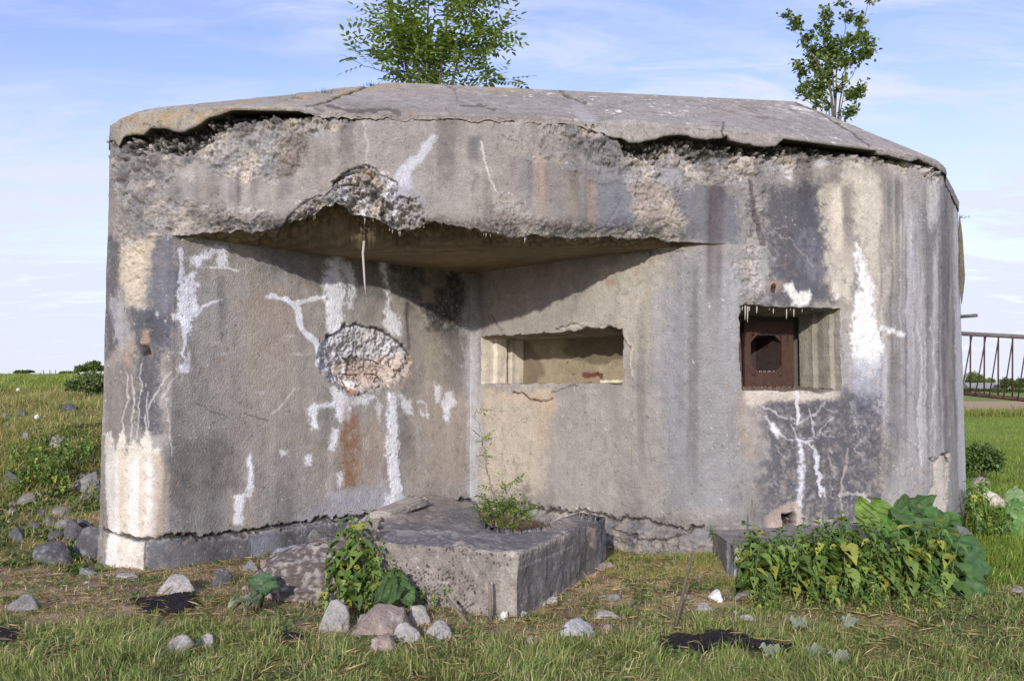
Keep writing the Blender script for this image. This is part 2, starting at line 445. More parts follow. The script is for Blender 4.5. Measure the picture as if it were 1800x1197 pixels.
# ------------------------------------------------------------------ stains, patches and breaks of the bunker's walls
L1 = low.astype(float); U1 = 1 - L1
DK, DB, CR, WH, GR = (82, 79, 82), (100, 100, 107), (208, 196, 172), (230, 230, 234), (150, 144, 138)
P_ = pt.poly; S_ = pt.streak; L_ = pt.line
inrec_ = np.tile(sstep(iL + 4, iL + 40, np.arange(NC, dtype=float)) * (1 - sstep(iR - 60, iR - 6, np.arange(NC, dtype=float))), nl + nu)
# -- rubble masks (exposed aggregate)
rub = np.zeros(pt.n)
def rubble(pts, a=1.0, soft=6, warp=16):
    xs = [p[0] for p in pts]; ys = [p[1] for p in pts]
    i = pt.sel(min(xs), min(ys), max(xs), max(ys), soft + warp * 2)
    x = pt.px[i] + warp * (pt.w1[i] * .9 + pt.w3[i] * .8); y = pt.py[i] + warp * (pt.w2[i] * .9 + pt.w4[i] * .8)
    rub[i] = np.maximum(rub[i], a * sstep(-soft, soft, polydist(x, y, pts)))
rubble([(190, 235), (330, 215), (430, 180), (560, 170), (660, 180), (700, 200), (640, 208), (600, 225), (545, 245), (525, 300), (490, 318), (420, 325), (345, 285), (310, 300), (300, 345), (330, 365), (395, 372), (290, 412), (255, 420), (230, 400), (195, 330)])
rubble([(195, 300), (300, 300), (300, 410), (270, 430), (262, 540), (235, 545), (205, 430)], 0.75)
rubble([(300, 355), (340, 350), (400, 372), (440, 368), (520, 388), (520, 430), (290, 416)], 1)
rubble([(760, 390), (860, 392), (900, 378), (930, 388), (1010, 398), (1090, 392), (1190, 408), (1190, 440), (760, 440)], 1)
rubble([(940, 212), (1000, 203), (1060, 215), (1096, 255), (1240, 262), (1420, 240), (1640, 285), (1660, 320), (1560, 285), (1470, 290), (1400, 305), (1330, 318), (1260, 322), (1200, 330), (1205, 385), (1160, 405), (1118, 395), (1100, 330), (1085, 310), (1035, 290), (1000, 255), (960, 240)])
rubble([(860, 225), (955, 235), (1000, 260), (1030, 300), (960, 285), (900, 262)], 0.55)
rubble([(1300, 318), (1345, 330), (1352, 420), (1335, 470), (1345, 538), (1300, 538), (1288, 470), (1310, 420)], 0.75)
rubble([(560, 185), (690, 183), (860, 190), (940, 205), (860, 212), (700, 206), (600, 205)], 0.6, 5, 10)
rubble([(870, 330), (905, 350), (945, 380), (905, 400), (860, 395)], 0.6)
rubble([(930, 888), (1100, 905), (1240, 925), (1290, 935), (1290, 1010), (1060, 1010), (930, 940)], 0.9, 5, 10)
rubble([(660, 905), (780, 880), (825, 876), (825, 900), (700, 925)], 0.8, 4, 8)
rubble([(175, 960), (175, 920), (190, 930), (195, 1000)], 0.5)
bite = [(440, 430), (500, 392), (508, 380), (525, 362), (545, 348), (575, 340), (590, 318), (606, 302), (640, 290), (660, 302), (685, 313), (700, 322), (702, 345), (735, 348), (742, 385), (780, 392), (830, 400), (840, 430), (700, 470), (520, 440)]
bx = X + 12 * (pt.w1 * .9 + pt.w3 * .9); by = Y + 12 * (pt.w2 * .9 + pt.w4 * .9)
bd = polydist(bx, by, bite)
biteK = sstep(-1.5, 3, bd) * U1
rub = np.maximum(rub, biteK)
# niche spalled out of the recess wall
niche = [(552, 620), (580, 590), (622, 572), (665, 578), (700, 600), (718, 622), (712, 660), (690, 682), (640, 692), (600, 690), (570, 660)]
nd = polydist(X + 16 * pt.w3 + 12 * pt.w1, Y + 13 * pt.w4 + 8 * pt.w2, niche)
nicheK = sstep(-1.5, 4, nd) * L1
rub = np.maximum(rub, nicheK * 0.9)

st, gap, cid = stones(P_all, 11.0, 3)
st2, gap2, cid2 = stones(P_all, 26.0, 7)
mound = 0.6 * st * gap + 0.4 * st2 * gap2
rg1 = 1 - 2 * np.abs(fbm(P_all, 9, 5, 720, .62)); rg2 = 1 - 2 * np.abs(fbm(P_all, 26, 4, 721, .7)); f50 = fbm(P_all, 48, 3, 722, .7); f5 = fbm(P_all, 5.5, 4, 723)
slabY = np.interp(X, [200, 300, 430, 560, 760, 960, 1090, 1270, 1400, 1530, 1640], [252, 236, 196, 188, 192, 207, 252, 254, 242, 262, 288])
cob = sstep(75, 20, Y - slabY) * (0.4 + 0.6 * (np.abs(X - 800) > 220))       # looser, more stony close under the slab
crag = 0.032 * rg1 + 0.020 * rg2 + 0.012 * f50 + 0.03 * (cid - .5) * gap + 0.022 * (cid2 - .5) * gap2
pt.disp += rub * (-0.035 + crag * (1 - cob) + cob * (0.5 * crag + 0.075 * mound * (0.5 + cid) - .02))
tone = 0.88 + 0.46 * rg2 + 0.52 * f50 + 0.22 * f5 + cob * (0.22 * (mound - .5) + 0.25 * (cid2 - .5))
rc = srgb((158, 150, 142)) * np.clip(tone, .25, 1.9)[:, None]
rc *= np.stack([1 + 0.10 * (cid - .5) + 0.08 * f5, np.ones(pt.n), 1 - 0.14 * (cid - .5) - 0.10 * f5], 1)
kc = (sstep(0.12, 0.34, f5 + .45 * f50) * .62)[:, None]; rc = rc * (1 - kc) + srgb((200, 186, 166)) * kc * np.clip(1 + .5 * f50 + .25 * rg2, .3, 1.6)[:, None]
kd = (sstep(0.10, 0.3, fbm(P_all, 4.2, 4, 725) + .4 * f50) * .6)[:, None]; rc = rc * (1 - kd) + srgb((104, 102, 104)) * kd * np.clip(1 + .5 * f50, .3, 1.6)[:, None]
pt.col = pt.col * (1 - rub[:, None]) + rc * rub[:, None]
# -- plaster edge relief round the rubble
# -- upper band --------------------------------------------------------------
P_([(640, 215), (900, 210), (960, 240), (1030, 300), (1090, 330), (1105, 400), (1000, 408), (830, 402), (760, 395), (700, 345), (655, 292), (600, 318), (560, 350), (520, 320), (560, 240)], (152, 141, 130), .55, 14, 14, mask=U1)
S_(330, 400, 285, 400, DK, .35); S_(405, 425, 300, 385, (90, 84, 88), .75, 8); S_(440, 458, 305, 370, (100, 96, 98), .45); S_(486, 520, 292, 360, (110, 104, 104), .5)
S_(300, 350, 320, 400, DB, .4); S_(520, 600, 250, 300, (120, 108, 96), .35)
P_([(492, 250), (530, 235), (545, 262), (525, 300), (500, 312), (486, 285)], (120, 100, 84), .55, 6, 8)
L_([(640, 215), (648, 260), (642, 290), (600, 315), (560, 350)], 3, (186, 178, 172), .7)
L_([(762, 245), (735, 280), (715, 300), (700, 322), (692, 340)], 10, (196, 194, 200), .75, w2=26, soft=4)
P_([(700, 300), (725, 285), (728, 330), (712, 350), (694, 335)], (190, 188, 196), .7, 6, 6)
S_(822, 846, 240, 300, (92, 90, 96), .85, 6, 20)
L_([(845, 250), (855, 290), (862, 312), (872, 335)], 3, (206, 196, 184), .8)
P_([(668, 305), (676, 300), (682, 320), (672, 326)], (215, 210, 205), .7, 2, 2)
P_([(1000, 250), (1090, 235), (1100, 262), (1010, 275)], (140, 136, 138), .4, 6, 8)
# dark and rusty runs over the lip, px 900-1190
S_(906, 938, 278, 400, (120, 118, 124), .85, 8, 70); S_(938, 962, 275, 395, (176, 146, 112), .6, 8); S_(958, 988, 285, 405, (100, 98, 104), .8, 8); S_(990, 1015, 285, 402, (128, 110, 84), .75, 8)
S_(1012, 1030, 300, 408, (96, 92, 96), .75, 8, 20); S_(1028, 1045, 300, 405, (150, 116, 82), .7, 8, 20)
P_([(1042, 308), (1100, 318), (1112, 372), (1118, 404), (1050, 404)], (122, 123, 134), .85, 5, 8)
P_([(1150, 300), (1200, 298), (1200, 330), (1165, 342), (1150, 325)], (168, 164, 166), .8, 5, 8, d=.008)
P_([(990, 285), (1085, 300), (1095, 322), (1050, 322), (990, 302)], (140, 136, 138), .75, 4, 8, d=.012)
P_([(1105, 330), (1150, 320), (1205, 345), (1195, 395), (1150, 404), (1120, 380)], (176, 156, 138), .6, 8, 10, mott=.6)
P_([(1180, 330), (1260, 322), (1290, 350), (1300, 425), (1200, 420), (1195, 380)], (116, 117, 126), .8, 8, 12, mask=U1)
# purple-brown run that carries on over the lower wall
L_([(1318, 318), (1322, 360), (1334, 400), (1340, 430)], 9, (92, 76, 76), .7)
P_([(1380, 290), (1398, 296), (1392, 318), (1380, 312)], (226, 222, 216), .85, 3, 3)
P_([(1428, 268), (1445, 262), (1460, 288), (1440, 296)], (200, 196, 192), .8, 4, 4)
P_([(1548, 268), (1600, 274), (1640, 290), (1632, 302), (1590, 292), (1552, 288)], (205, 198, 190), .8, 4, 5, d=-.005)
P_([(1345, 330), (1450, 320), (1462, 520), (1470, 538), (1345, 538), (1355, 430)], (88, 88, 95), .88, 12, 14)
S_(1390, 1450, 350, 540, (86, 88, 98), .6, 20)
P_([(1400, 400), (1430, 410), (1455, 470), (1440, 500), (1400, 460)], (136, 134, 142), .5, 10, 10, mott=.7)
for a in ([(1362, 408), (1375, 418), (1392, 424), (1404, 440), (1432, 468)], [(1352, 416), (1364, 404), (1384, 400)]): L_(a, 1.3, (184, 178, 176), .5, warp=8)
P_([(1376, 500), (1390, 494), (1392, 508), (1400, 512), (1424, 508), (1424, 528), (1414, 540), (1392, 538), (1386, 520), (1378, 512)], (238, 232, 222), 1, 2, 3, d=.008)
P_([(1464, 492), (1474, 488), (1476, 525), (1466, 528)], (232, 224, 210), .9, 2, 4)
P_([(1348, 494), (1376, 490), (1370, 512), (1350, 512)], (176, 146, 122), .7, 6, 5)
# cream and white sheets right of the square embrasure
P_([(1440, 330), (1480, 318), (1475, 290), (1530, 285), (1600, 292), (1600, 420), (1560, 540), (1556, 600), (1515, 500), (1505, 470), (1500, 540), (1468, 520), (1452, 450)], (204, 192, 168), .85, 8, 12, mott=.35)
P_([(1538, 290), (1665, 310), (1680, 900), (1560, 880), (1560, 560), (1590, 430)], (150, 146, 144), .75, 18, 14)
S_(1458, 1486, 330, 470, (222, 206, 178), .9, 20, 60); S_(1510, 1545, 300, 430, (206, 196, 172), .7)
S_(1478, 1500, 322, 470, (98, 84, 84), .8, 12, 80)
P_([(1500, 420), (1508, 412), (1516, 450), (1522, 500), (1502, 560), (1496, 500)], (100, 100, 110), .7, 5, 6)
S_(1545, 1585, 300, 620, (104, 98, 98), .75, 40, 260, 1.6); S_(1590, 1612, 360, 760, (196, 194, 200), .6, 60, 240, 1.6)
S_(1620, 1640, 330, 880, (112, 108, 110), .6, 40, 300); S_(1575, 1650, 560, 900, (170, 164, 160), .5, 60)
S_(1648, 1668, 310, 900, (126, 122, 124), .65, 30, 200, 1.5); S_(1530, 1560, 640, 900, (182, 160, 138), .6, 40)
S_(1630, 1650, 310, 420, (216, 210, 200), .8)
L_([(1612, 560), (1622, 640), (1614, 740), (1618, 820)], 2.2, (206, 204, 208), .7)
L_([(1636, 560), (1645, 650), (1636, 760)], 2, (196, 192, 192), .6)
for k in range(26):                      # thin vertical runs on the rounded corner
    x0 = 1540 + 140 * _h(np.array(k), np.array(1), np.array(2), 3); y0 = 300 + 240 * _h(np.array(k), np.array(5), np.array(2), 3)
    ln = 200 + 300 * _h(np.array(k), np.array(7), np.array(2), 3)
    S_(float(x0), float(x0) + 5, float(y0), float(y0 + ln), (200, 196, 194) if k % 2 else (96, 92, 94), .5, 30, 120, 2, 4)
P_([(1505, 430), (1516, 445), (1522, 490), (1535, 520), (1545, 560), (1550, 610), (1546, 640), (1534, 668), (1520, 668), (1505, 640), (1498, 600), (1500, 545), (1506, 500), (1500, 460)], (238, 235, 227), 1, 4, 6, d=.012)
P_([(1495, 630), (1550, 630), (1560, 760), (1500, 770)], (168, 170, 184), .7, 14, 12, fade=(690, 790))
for k, (x, y) in enumerate([(1552, 575), (1562, 580), (1570, 580), (1581, 585), (1586, 586)]): P_([(x - 3, y - 4), (x + 4, y - 3), (x + 3, y + 5), (x - 3, y + 4)], (236, 234, 228), .9, 1.5, 1)
L_([(1558, 576), (1586, 586)], 1.6, (226, 224, 220), .5)
P_([(1677, 300), (1696, 300), (1700, 860), (1686, 860), (1680, 600)], (206, 204, 204), .8, 2, 3)
# -- right wall below the square embrasure
P_([(1345, 690), (1482, 690), (1545, 700), (1560, 800), (1550, 915), (1335, 915), (1330, 800)], (84, 85, 92), .9, 16, 16, mott=.35)
P_([(1300, 688), (1350, 688), (1345, 790), (1330, 800)], (176, 162, 150), .5, 10, 10)
L_([(1300, 690), (1303, 760), (1318, 800)], 14, (172, 148, 124), .75, soft=4)
P_([(1310, 684), (1480, 688), (1474, 700), (1350, 706), (1322, 720), (1304, 700)], (218, 202, 178), .85, 4, 5)
L_([(1400, 690), (1402, 715), (1401, 745)], 10, (222, 218, 214), .95, w2=2, warp=5)
for a in ([(1340, 712), (1372, 730), (1398, 735)], [(1398, 742), (1430, 730), (1452, 705)], [(1425, 712), (1430, 740), (1428, 765)], [(1390, 730), (1398, 765), (1410, 785)], [(1344, 735), (1360, 750), (1375, 765)], [(1378, 770), (1400, 768), (1425, 765)], [(1440, 762), (1456, 740), (1470, 725)]):
    L_(a, 1.7, (206, 202, 202), .7, warp=7)
P_([(1352, 742), (1362, 745), (1374, 764), (1364, 766), (1356, 756)], (235, 233, 233), .95, 2, 3)
P_([(1400, 768), (1409, 772), (1412, 800), (1414, 830), (1409, 880), (1412, 925), (1399, 925), (1403, 870), (1401, 820), (1404, 790)], (214, 214, 218), .95, 2, 5, d=.006)
L_([(1374, 764), (1386, 771), (1398, 768), (1414, 777), (1424, 771)], 4, (200, 200, 204), .8, warp=8)
L_([(1414, 778), (1430, 788), (1436, 806)], 3.5, (200, 200, 204), .8, warp=7); L_([(1436, 806), (1441, 838), (1449, 872)], 9, (212, 212, 215), .9, w2=3, warp=8)
for a in ([(1421, 770), (1445, 760), (1468, 768), (1490, 762)], [(1362, 780), (1374, 800), (1380, 840)], [(1452, 800), (1466, 826), (1462, 860)], [(1340, 850), (1362, 846), (1384, 860)], [(1440, 700), (1452, 715), (1476, 718)], [(1500, 730), (1512, 760), (1506, 800)], [(1345, 720), (1352, 750), (1348, 790)]): L_(a, 1.5, (178, 172, 168), .55, warp=8)
L_([(1492, 790), (1485, 830), (1478, 870), (1480, 905)], 3, (196, 180, 168), .7); L_([(1478, 870), (1510, 866), (1530, 880)], 5, (206, 196, 186), .6)
P_([(1560, 740), (1590, 735), (1595, 770), (1570, 775)], (104, 104, 112), .4, 8, 8)
P_([(1636, 806), (1656, 802), (1668, 798), (1664, 900), (1632, 900), (1640, 840)], (200, 188, 168), .9, 2, 4, d=-.02)
L_([(1634, 806), (1645, 810), (1655, 802), (1664, 797), (1666, 810)], 3, (60, 50, 44), .9, d=-.02)
P_([(1345, 905), (1400, 880), (1412, 905), (1410, 945), (1345, 940)], (190, 164, 144), .75, 5, 7)
P_([(1376, 905), (1398, 903), (1400, 924), (1378, 924)], (32, 20, 16), 1, 3, 2, d=-.12)
P_([(1290, 800), (1345, 790), (1350, 930), (1290, 930)], (150, 146, 144), .5, 14, 12)
L_([(880, 396), (930, 392), (960, 400)], 1, (60,56,52), .5)
# -- middle: the inner wall right of the re-entrant corner
P_([(855, 480), (1250, 430), (1290, 925), (830, 880)], (162, 153, 139), .6, 20, 12, mask=L1)
P_([(1060, 470), (1170, 440), (1175, 560), (1130, 660), (1095, 575), (1000, 580)], (184, 174, 152), .6, 18, 16, mask=L1)
P_([(1180, 440), (1300, 440), (1300, 910), (1170, 900), (1150, 640)], (140, 138, 138), .8, 26, 14, mask=L1)
S_(1145, 1190, 470, 860, (164, 160, 160), .7, 60, 200); S_(1165, 1205, 500, 900, (136, 136, 140), .5, 60, 200); S_(1090, 1135, 440, 600, (190, 180, 160), .6)
S_(1268, 1300, 440, 760, (174, 172, 174), .5, 30, 200)
P_([(850, 690), (960, 680), (985, 715), (960, 740), (965, 860), (850, 870)], (196, 180, 152), .8, 14, 12)
P_([(850, 684), (975, 690), (972, 722), (930, 712), (880, 700)], (206, 176, 146), .6, 6, 8)
S_(945, 972, 690, 820, (196, 150, 100), .55, 10, 60)
P_([(985, 700), (1160, 690), (1170, 890), (985, 885)], (168, 158, 148), .5, 18, 14)
for a in ([(858, 730), (880, 745), (886, 790), (884, 840)], [(886, 770), (910, 740), (930, 735)], [(862, 715), (900, 725), (925, 712)], [(884, 800), (850, 812)], [(1075, 470), (1090, 500), (1082, 540), (1100, 560)], [(1082, 520), (1110, 515), (1128, 490)]): L_(a, 1.6, (124, 116, 108), .45, warp=9)
L_([(900, 688), (915, 690), (940, 706), (970, 702)], 2.6, (70, 52, 44), .85, d=-.01); L_([(970, 690), (1000, 680), (1015, 676)], 1.8, (96, 80, 64), .7)
L_([(975, 577), (995, 572), (1010, 570), (1022, 575), (1050, 573), (1075, 575)], 2.6, (70, 62, 50), .85, d=-.012)
P_([(985, 578), (1020, 568), (1075, 572), (1090, 580)], (206, 196, 174), .6, 3, 3, d=.006)
L_([(1096, 590), (1104, 602), (1112, 608), (1108, 640), (1110, 660)], 3, (206, 190, 168), .8, d=.004); L_([(1097, 596), (1108, 612)], 1.6, (90, 78, 62), .7)
P_([(1066, 492), (1078, 488), (1080, 500), (1068, 502)], (176, 130, 90), .8, 3, 2)
L_([(866, 555), (874, 570), (884, 580)], 3, (90, 84, 78), .5)
# re-entrant corner: pale sheet, with dark staining and painted overhang shade left of it
P_([(812, 480), (836, 492), (842, 560), (846, 690), (838, 880), (820, 870), (818, 700), (812, 600)], (184, 184, 188), .85, 8, 8, mott=.35)
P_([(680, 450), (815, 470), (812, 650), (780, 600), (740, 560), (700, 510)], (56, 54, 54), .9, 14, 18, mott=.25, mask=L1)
P_([(440, 425), (700, 440), (760, 520), (700, 530), (560, 520), (480, 470)], (100, 95, 86), .65, 14, 14, mask=L1)
P_([(735, 505), (760, 500), (765, 530), (742, 530)], (170, 156, 132), .5, 6, 6); P_([(740, 465), (790, 470), (780, 500), (750, 495)], (150, 140, 120), .5, 8, 8)
P_([(735, 590), (810, 600), (815, 860), (735, 860)], (178, 164, 146), .7, 20, 14)
P_([(775, 600), (815, 570), (818, 700), (790, 690)], (130, 122, 116), .5, 14, 12)
for a in ([(815, 690), (822, 730), (818, 790)], [(826, 700), (828, 760)]): L_(a, 2, (200, 190, 180), .5)
# -- left recess wall
P_([(400, 520), (560, 520), (560, 880), (420, 880)], (164, 152, 140), .6, 30, 16)
P_([(440, 480), (520, 520), (520, 700), (430, 690)], (178, 158, 136), .5, 24, 14)
P_([(290, 415), (420, 430), (440, 520), (400, 640), (300, 640), (296, 520)], (160, 152, 144), .5, 20, 12)
P_([(272, 412), (304, 414), (316, 470), (318, 560), (296, 610), (262, 600), (258, 480)], (104, 106, 116), .9, 9, 10, mask=L1)
P_([(210, 440), (270, 420), (262, 500), (256, 545), (232, 545), (206, 480)], (206, 188, 156), .8, 5, 8)
P_([(184, 420), (210, 420), (206, 600), (182, 640)], (80, 78, 82), .8, 6, 6)
P_([(194, 520), (225, 540), (222, 620), (198, 600)], (176, 172, 174), .8, 5, 8, mott=.6)
P_([(230, 545), (300, 560), (280, 640), (285, 760), (240, 760), (232, 640)], (78, 80, 88), .85, 10, 12)
P_([(182, 640), (240, 640), (230, 780), (182, 770)], (128, 118, 110), .6, 10, 8)
P_([(250, 580), (262, 580), (262, 610), (246, 612)], (190, 150, 116), .7, 3, 4); P_([(246, 606), (262, 604), (264, 622), (248, 624)], (40, 36, 36), .9, 3, 3, d=-.03)
S_(216, 236, 590, 650, (184, 154, 122), .6)
P_([(330, 770), (400, 760), (420, 850), (350, 900), (290, 880), (295, 800)], (104, 97, 92), .65, 16, 16)
P_([(300, 640), (420, 640), (430, 760), (300, 770)], (146, 138, 130), .5, 24, 14)
P_([(600, 860), (700, 850), (700, 900), (560, 925), (500, 930), (560, 890)], (176, 176, 188), .65, 12, 10)
P_([(320, 860), (560, 860), (600, 905), (330, 945)], (150, 144, 140), .5, 14, 12)
# vertical cracks over the white foot
for a in ([(222, 650), (226, 700), (216, 740), (219, 775)], [(230, 660), (236, 700), (232, 760), (228, 780)], [(248, 640), (246, 700), (240, 770)], [(262, 690), (256, 730), (258, 770)], [(300, 655), (280, 680), (262, 720), (260, 750)], [(316, 640), (318, 670)], [(292, 700), (298, 740), (303, 800)]):
    L_(a, 1.8, (206, 198, 190), .75)
P_([(178, 1000), (180, 780), (188, 764), (196, 762), (206, 792), (210, 775), (218, 752), (226, 800), (233, 765), (240, 778), (250, 792), (256, 756), (262, 760), (272, 795), (280, 788), (286, 790), (288, 830), (280, 900), (270, 960), (256, 950), (256, 1005)], (214, 204, 184), 1, 2.5, 6, d=.006)
S_(190, 212, 790, 1000, (226, 221, 212), .95, 20, 4); S_(212, 226, 790, 960, (212, 188, 150), .7, 20, 40); S_(228, 246, 800, 1000, (226, 222, 212), .95, 20, 40); S_(246, 256, 800, 950, (206, 180, 146), .7, 20, 40); S_(258, 276, 805, 945, (226, 222, 214), .9, 20, 30)
P_([(270, 800), (292, 800), (296, 930), (268, 950)], (176, 152, 126), .6, 6, 6)
P_([(178, 770), (188, 765), (190, 1000), (178, 1000)], (120, 110, 104), .8, 2, 3)
# white crack work, left
P_([(328, 450), (352, 448), (362, 440), (380, 432), (378, 445), (360, 458), (352, 468), (340, 462)], (226, 226, 232), .95, 2, 5)
P_([(384, 432), (400, 436), (402, 470), (385, 472)], (230, 230, 235), .95, 4, 4)
L_([(370, 470), (400, 472), (418, 478)], 3, (230, 230, 234), .8); L_([(345, 478), (348, 470), (372, 470)], 2, (210, 206, 204), .6)
L_([(318, 440), (322, 470), (316, 495)], 8, (214, 216, 226), .9); L_([(318, 490), (345, 480)], 4, (220, 220, 228), .8)
P_([(340, 480), (350, 500), (346, 530), (352, 540), (344, 556), (332, 585), (322, 580), (318, 565), (300, 558), (314, 548), (318, 530), (312, 520), (325, 495)], (232, 232, 240), 1, 2, 5, d=.004)
L_([(344, 556), (358, 538), (374, 532), (392, 525)], 6, (226, 226, 232), .9, w2=2); L_([(325, 580), (324, 605), (320, 620), (326, 630)], 6, (228, 228, 235), .9, w2=3)
P_([(322, 635), (336, 615), (332, 656), (318, 656), (310, 650)], (230, 230, 236), .95, 2, 4)
L_([(318, 650), (300, 672), (285, 700)], 2, (204, 196, 190), .7)
# line across to the niche
L_([(470, 522), (500, 526), (520, 536), (545, 528), (570, 522)], 7, (228, 228, 234), .95, d=.003)
L_([(505, 526), (524, 545), (526, 570), (540, 588), (556, 600), (562, 640)], 9, (232, 232, 238), .95, w2=12, d=.004)
L_([(470, 522), (440, 530), (405, 538)], 2, (176, 140, 116), .6)
# the thick white runs above, through and below the niche
P_([(576, 455), (600, 450), (606, 520), (604, 560), (600, 600), (578, 600), (574, 560), (570, 500)], (230, 230, 235), 1, 5, 5, d=.014)
P_([(574, 500), (602, 510), (604, 585), (578, 590)], (236, 236, 240), .95, 6, 4)
P_([(604, 455), (618, 470), (624, 510), (620, 545), (612, 548), (610, 500), (600, 470)], (222, 222, 228), .95, 3, 4, d=.006)
P_([(668, 448), (678, 460), (680, 510), (690, 555), (706, 570), (704, 590), (686, 588), (674, 570), (680, 545), (676, 500), (668, 470)], (230, 230, 234), .95, 3, 5, d=.006)
P_([(676, 550), (704, 560), (706, 588), (684, 590)], (236, 236, 240), .9, 4, 5, mott=.3)
# niche colours
ni = np.nonzero(nicheK > 0.02)[0]
P_([(552, 620), (580, 590), (600, 585), (598, 690), (580, 680), (556, 650)], (214, 216, 226), .9, 4, 6, mott=.3, mask=nicheK)
P_([(580, 590), (622, 572), (665, 578), (712, 606), (716, 640), (660, 640), (620, 620), (590, 640)], (216, 214, 214), .85, 4, 8, mott=.45, mask=nicheK)
P_([(596, 628), (640, 624), (652, 632), (600, 648)], (60, 50, 40), .85, 4, 6, mask=nicheK)
P_([(590, 640), (712, 625), (712, 668), (640, 692), (600, 690)], (214, 190, 168), .8, 5, 6, mott=.3, mask=nicheK)
P_([(604, 640), (650, 640), (690, 655), (650, 668), (610, 666)], (190, 160, 136), .7, 6, 6, mask=nicheK)
P_([(612, 682), (624, 682), (624, 694), (612, 692)], (170, 82, 30), .9, 3, 3)
P_([(612, 628), (618, 640), (616, 662), (610, 662)], (232, 228, 220), .95, 2, 2, d=.03); P_([(612, 660), (632, 668), (630, 686), (608, 682)], (236, 232, 226), .9, 3, 4)
L_([(575, 596), (600, 578), (622, 572), (665, 578), (700, 600), (720, 624)], 3.2, (76, 70, 66), .85, d=-.01)
L_([(722, 626), (716, 660), (704, 682)], 5, (206, 172, 136), .7)
# below the niche
P_([(580, 680), (600, 690), (612, 700), (618, 720), (608, 730), (604, 745), (594, 740), (588, 720), (560, 715), (556, 735), (560, 750), (548, 755), (545, 725), (538, 718), (560, 706), (582, 708)], (236, 236, 240), 1, 2, 4, d=.006)
P_([(584, 700), (660, 696), (640, 712), (618, 712), (612, 748), (604, 735)], (228, 228, 234), .9, 3, 5, mott=.4)
P_([(580, 752), (594, 750), (592, 775), (586, 790), (576, 788)], (236, 236, 240), 1, 2, 3)
P_([(684, 690), (700, 695), (700, 740), (702, 800), (706, 860), (708, 900), (682, 905), (686, 850), (680, 780), (684, 740)], (236, 236, 240), 1, 2.5, 4, d=.012)
P_([(676, 870), (710, 870), (716, 902), (668, 906)], (222, 224, 232), .9, 4, 4)
P_([(662, 700), (672, 712), (668, 738), (660, 724)], (230, 228, 230), .9, 2, 3)
P_([(702, 690), (722, 706), (728, 728), (716, 726), (706, 708)], (232, 230, 234), .95, 2, 3)
P_([(764, 672), (774, 680), (770, 706), (764, 700)], (236, 236, 240), .95, 2, 3); P_([(780, 690), (796, 688), (800, 710), (790, 720), (788, 745), (782, 740), (778, 710)], (236, 236, 240), .97, 2, 3, d=.004)
L_([(735, 706), (750, 712), (752, 735)], 3, (220, 218, 222), .8); P_([(740, 722), (752, 732), (744, 736)], (230, 230, 234), .9, 1.5, 2)
S_(596, 636, 700, 870, (152, 112, 68), .6, 20, 60, 1.7, 10); P_([(602, 740), (628, 730), (630, 790), (622, 850), (606, 860), (600, 800)], (150, 98, 46), .75, 5, 9, mott=.75); S_(640, 672, 700, 850, (176, 150, 120), .5)
P_([(594, 835), (602, 832), (600, 856), (594, 854)], (236, 236, 240), .95, 2, 2)
P_([(492, 792), (508, 792), (506, 800), (496, 802)], (236, 236, 238), .9, 1.5, 2); P_([(534, 800), (548, 798), (548, 814), (538, 820)], (238, 238, 240), .95, 2, 2)
P_([(434, 806), (440, 798), (444, 830), (446, 850), (440, 878), (432, 872), (436, 838)], (238, 238, 240), .98, 2, 2); P_([(413, 870), (432, 868), (426, 890), (428, 920), (412, 918), (416, 895)], (236, 236, 240), 1, 2, 3, d=.004)
P_([(404, 870), (450, 860), (445, 925), (400, 920)], (190, 166, 140), .45, 10, 8); P_([(413, 870), (432, 868), (426, 890), (428, 920), (412, 918), (416, 895)], (236, 236, 240), 1, 2, 3)
L_([(516, 684), (500, 708), (478, 728)], 2.6, (214, 206, 196), .75); L_([(430, 728), (455, 735), (470, 740)], 1.8, (84, 78, 76), .6, d=-.003)
L_([(345, 710), (380, 725), (405, 735)], 2, (80, 76, 78), .5)
for (x, y) in ((510, 590), (518, 622), (536, 622), (600, 735), (690, 660), (455, 690)): P_([(x - 9, y - 1), (x + 9, y - 2), (x + 8, y + 2), (x - 8, y + 2)], (206, 196, 186), .6, 2, 2)
S_(1240, 1272, 318, 640, (92, 74, 76), .95, 10, 260, wob=6)
# foundation line, cracked
L_([(180, 930), (256, 948), (300, 944), (380, 940), (450, 930), (540, 918), (620, 908), (700, 900), (760, 888), (822, 878)], 5, (48, 46, 48), .9, d=-.035, warp=7)
L_([(300, 948), (380, 944), (450, 934), (540, 924), (620, 914)], 2, (60, 58, 60), .8, d=-.02, warp=9)
P_([(256, 950), (300, 950), (450, 938), (620, 916), (620, 1000), (256, 1010)], (86, 88, 96), .88, 5, 6, mott=.2)
P_([(300, 960), (350, 955), (350, 1010), (300, 1010)], (140, 134, 130), .6, 8, 8); P_([(440, 945), (490, 935), (500, 985), (440, 990)], (150, 154, 168), .6, 8, 8, mott=.4)
L_([(256, 950), (256, 1006)], 1.6, (60, 54, 50), .8, warp=1)
L_([(930, 893), (1000, 900), (1060, 905), (1090, 912), (1140, 915), (1200, 930), (1240, 925)], 4, (60, 52, 46), .85, d=-.03, warp=8)
L_([(1085, 925), (1140, 945), (1180, 948), (1220, 930)], 3, (56, 50, 46), .7, d=-.03, warp=6)
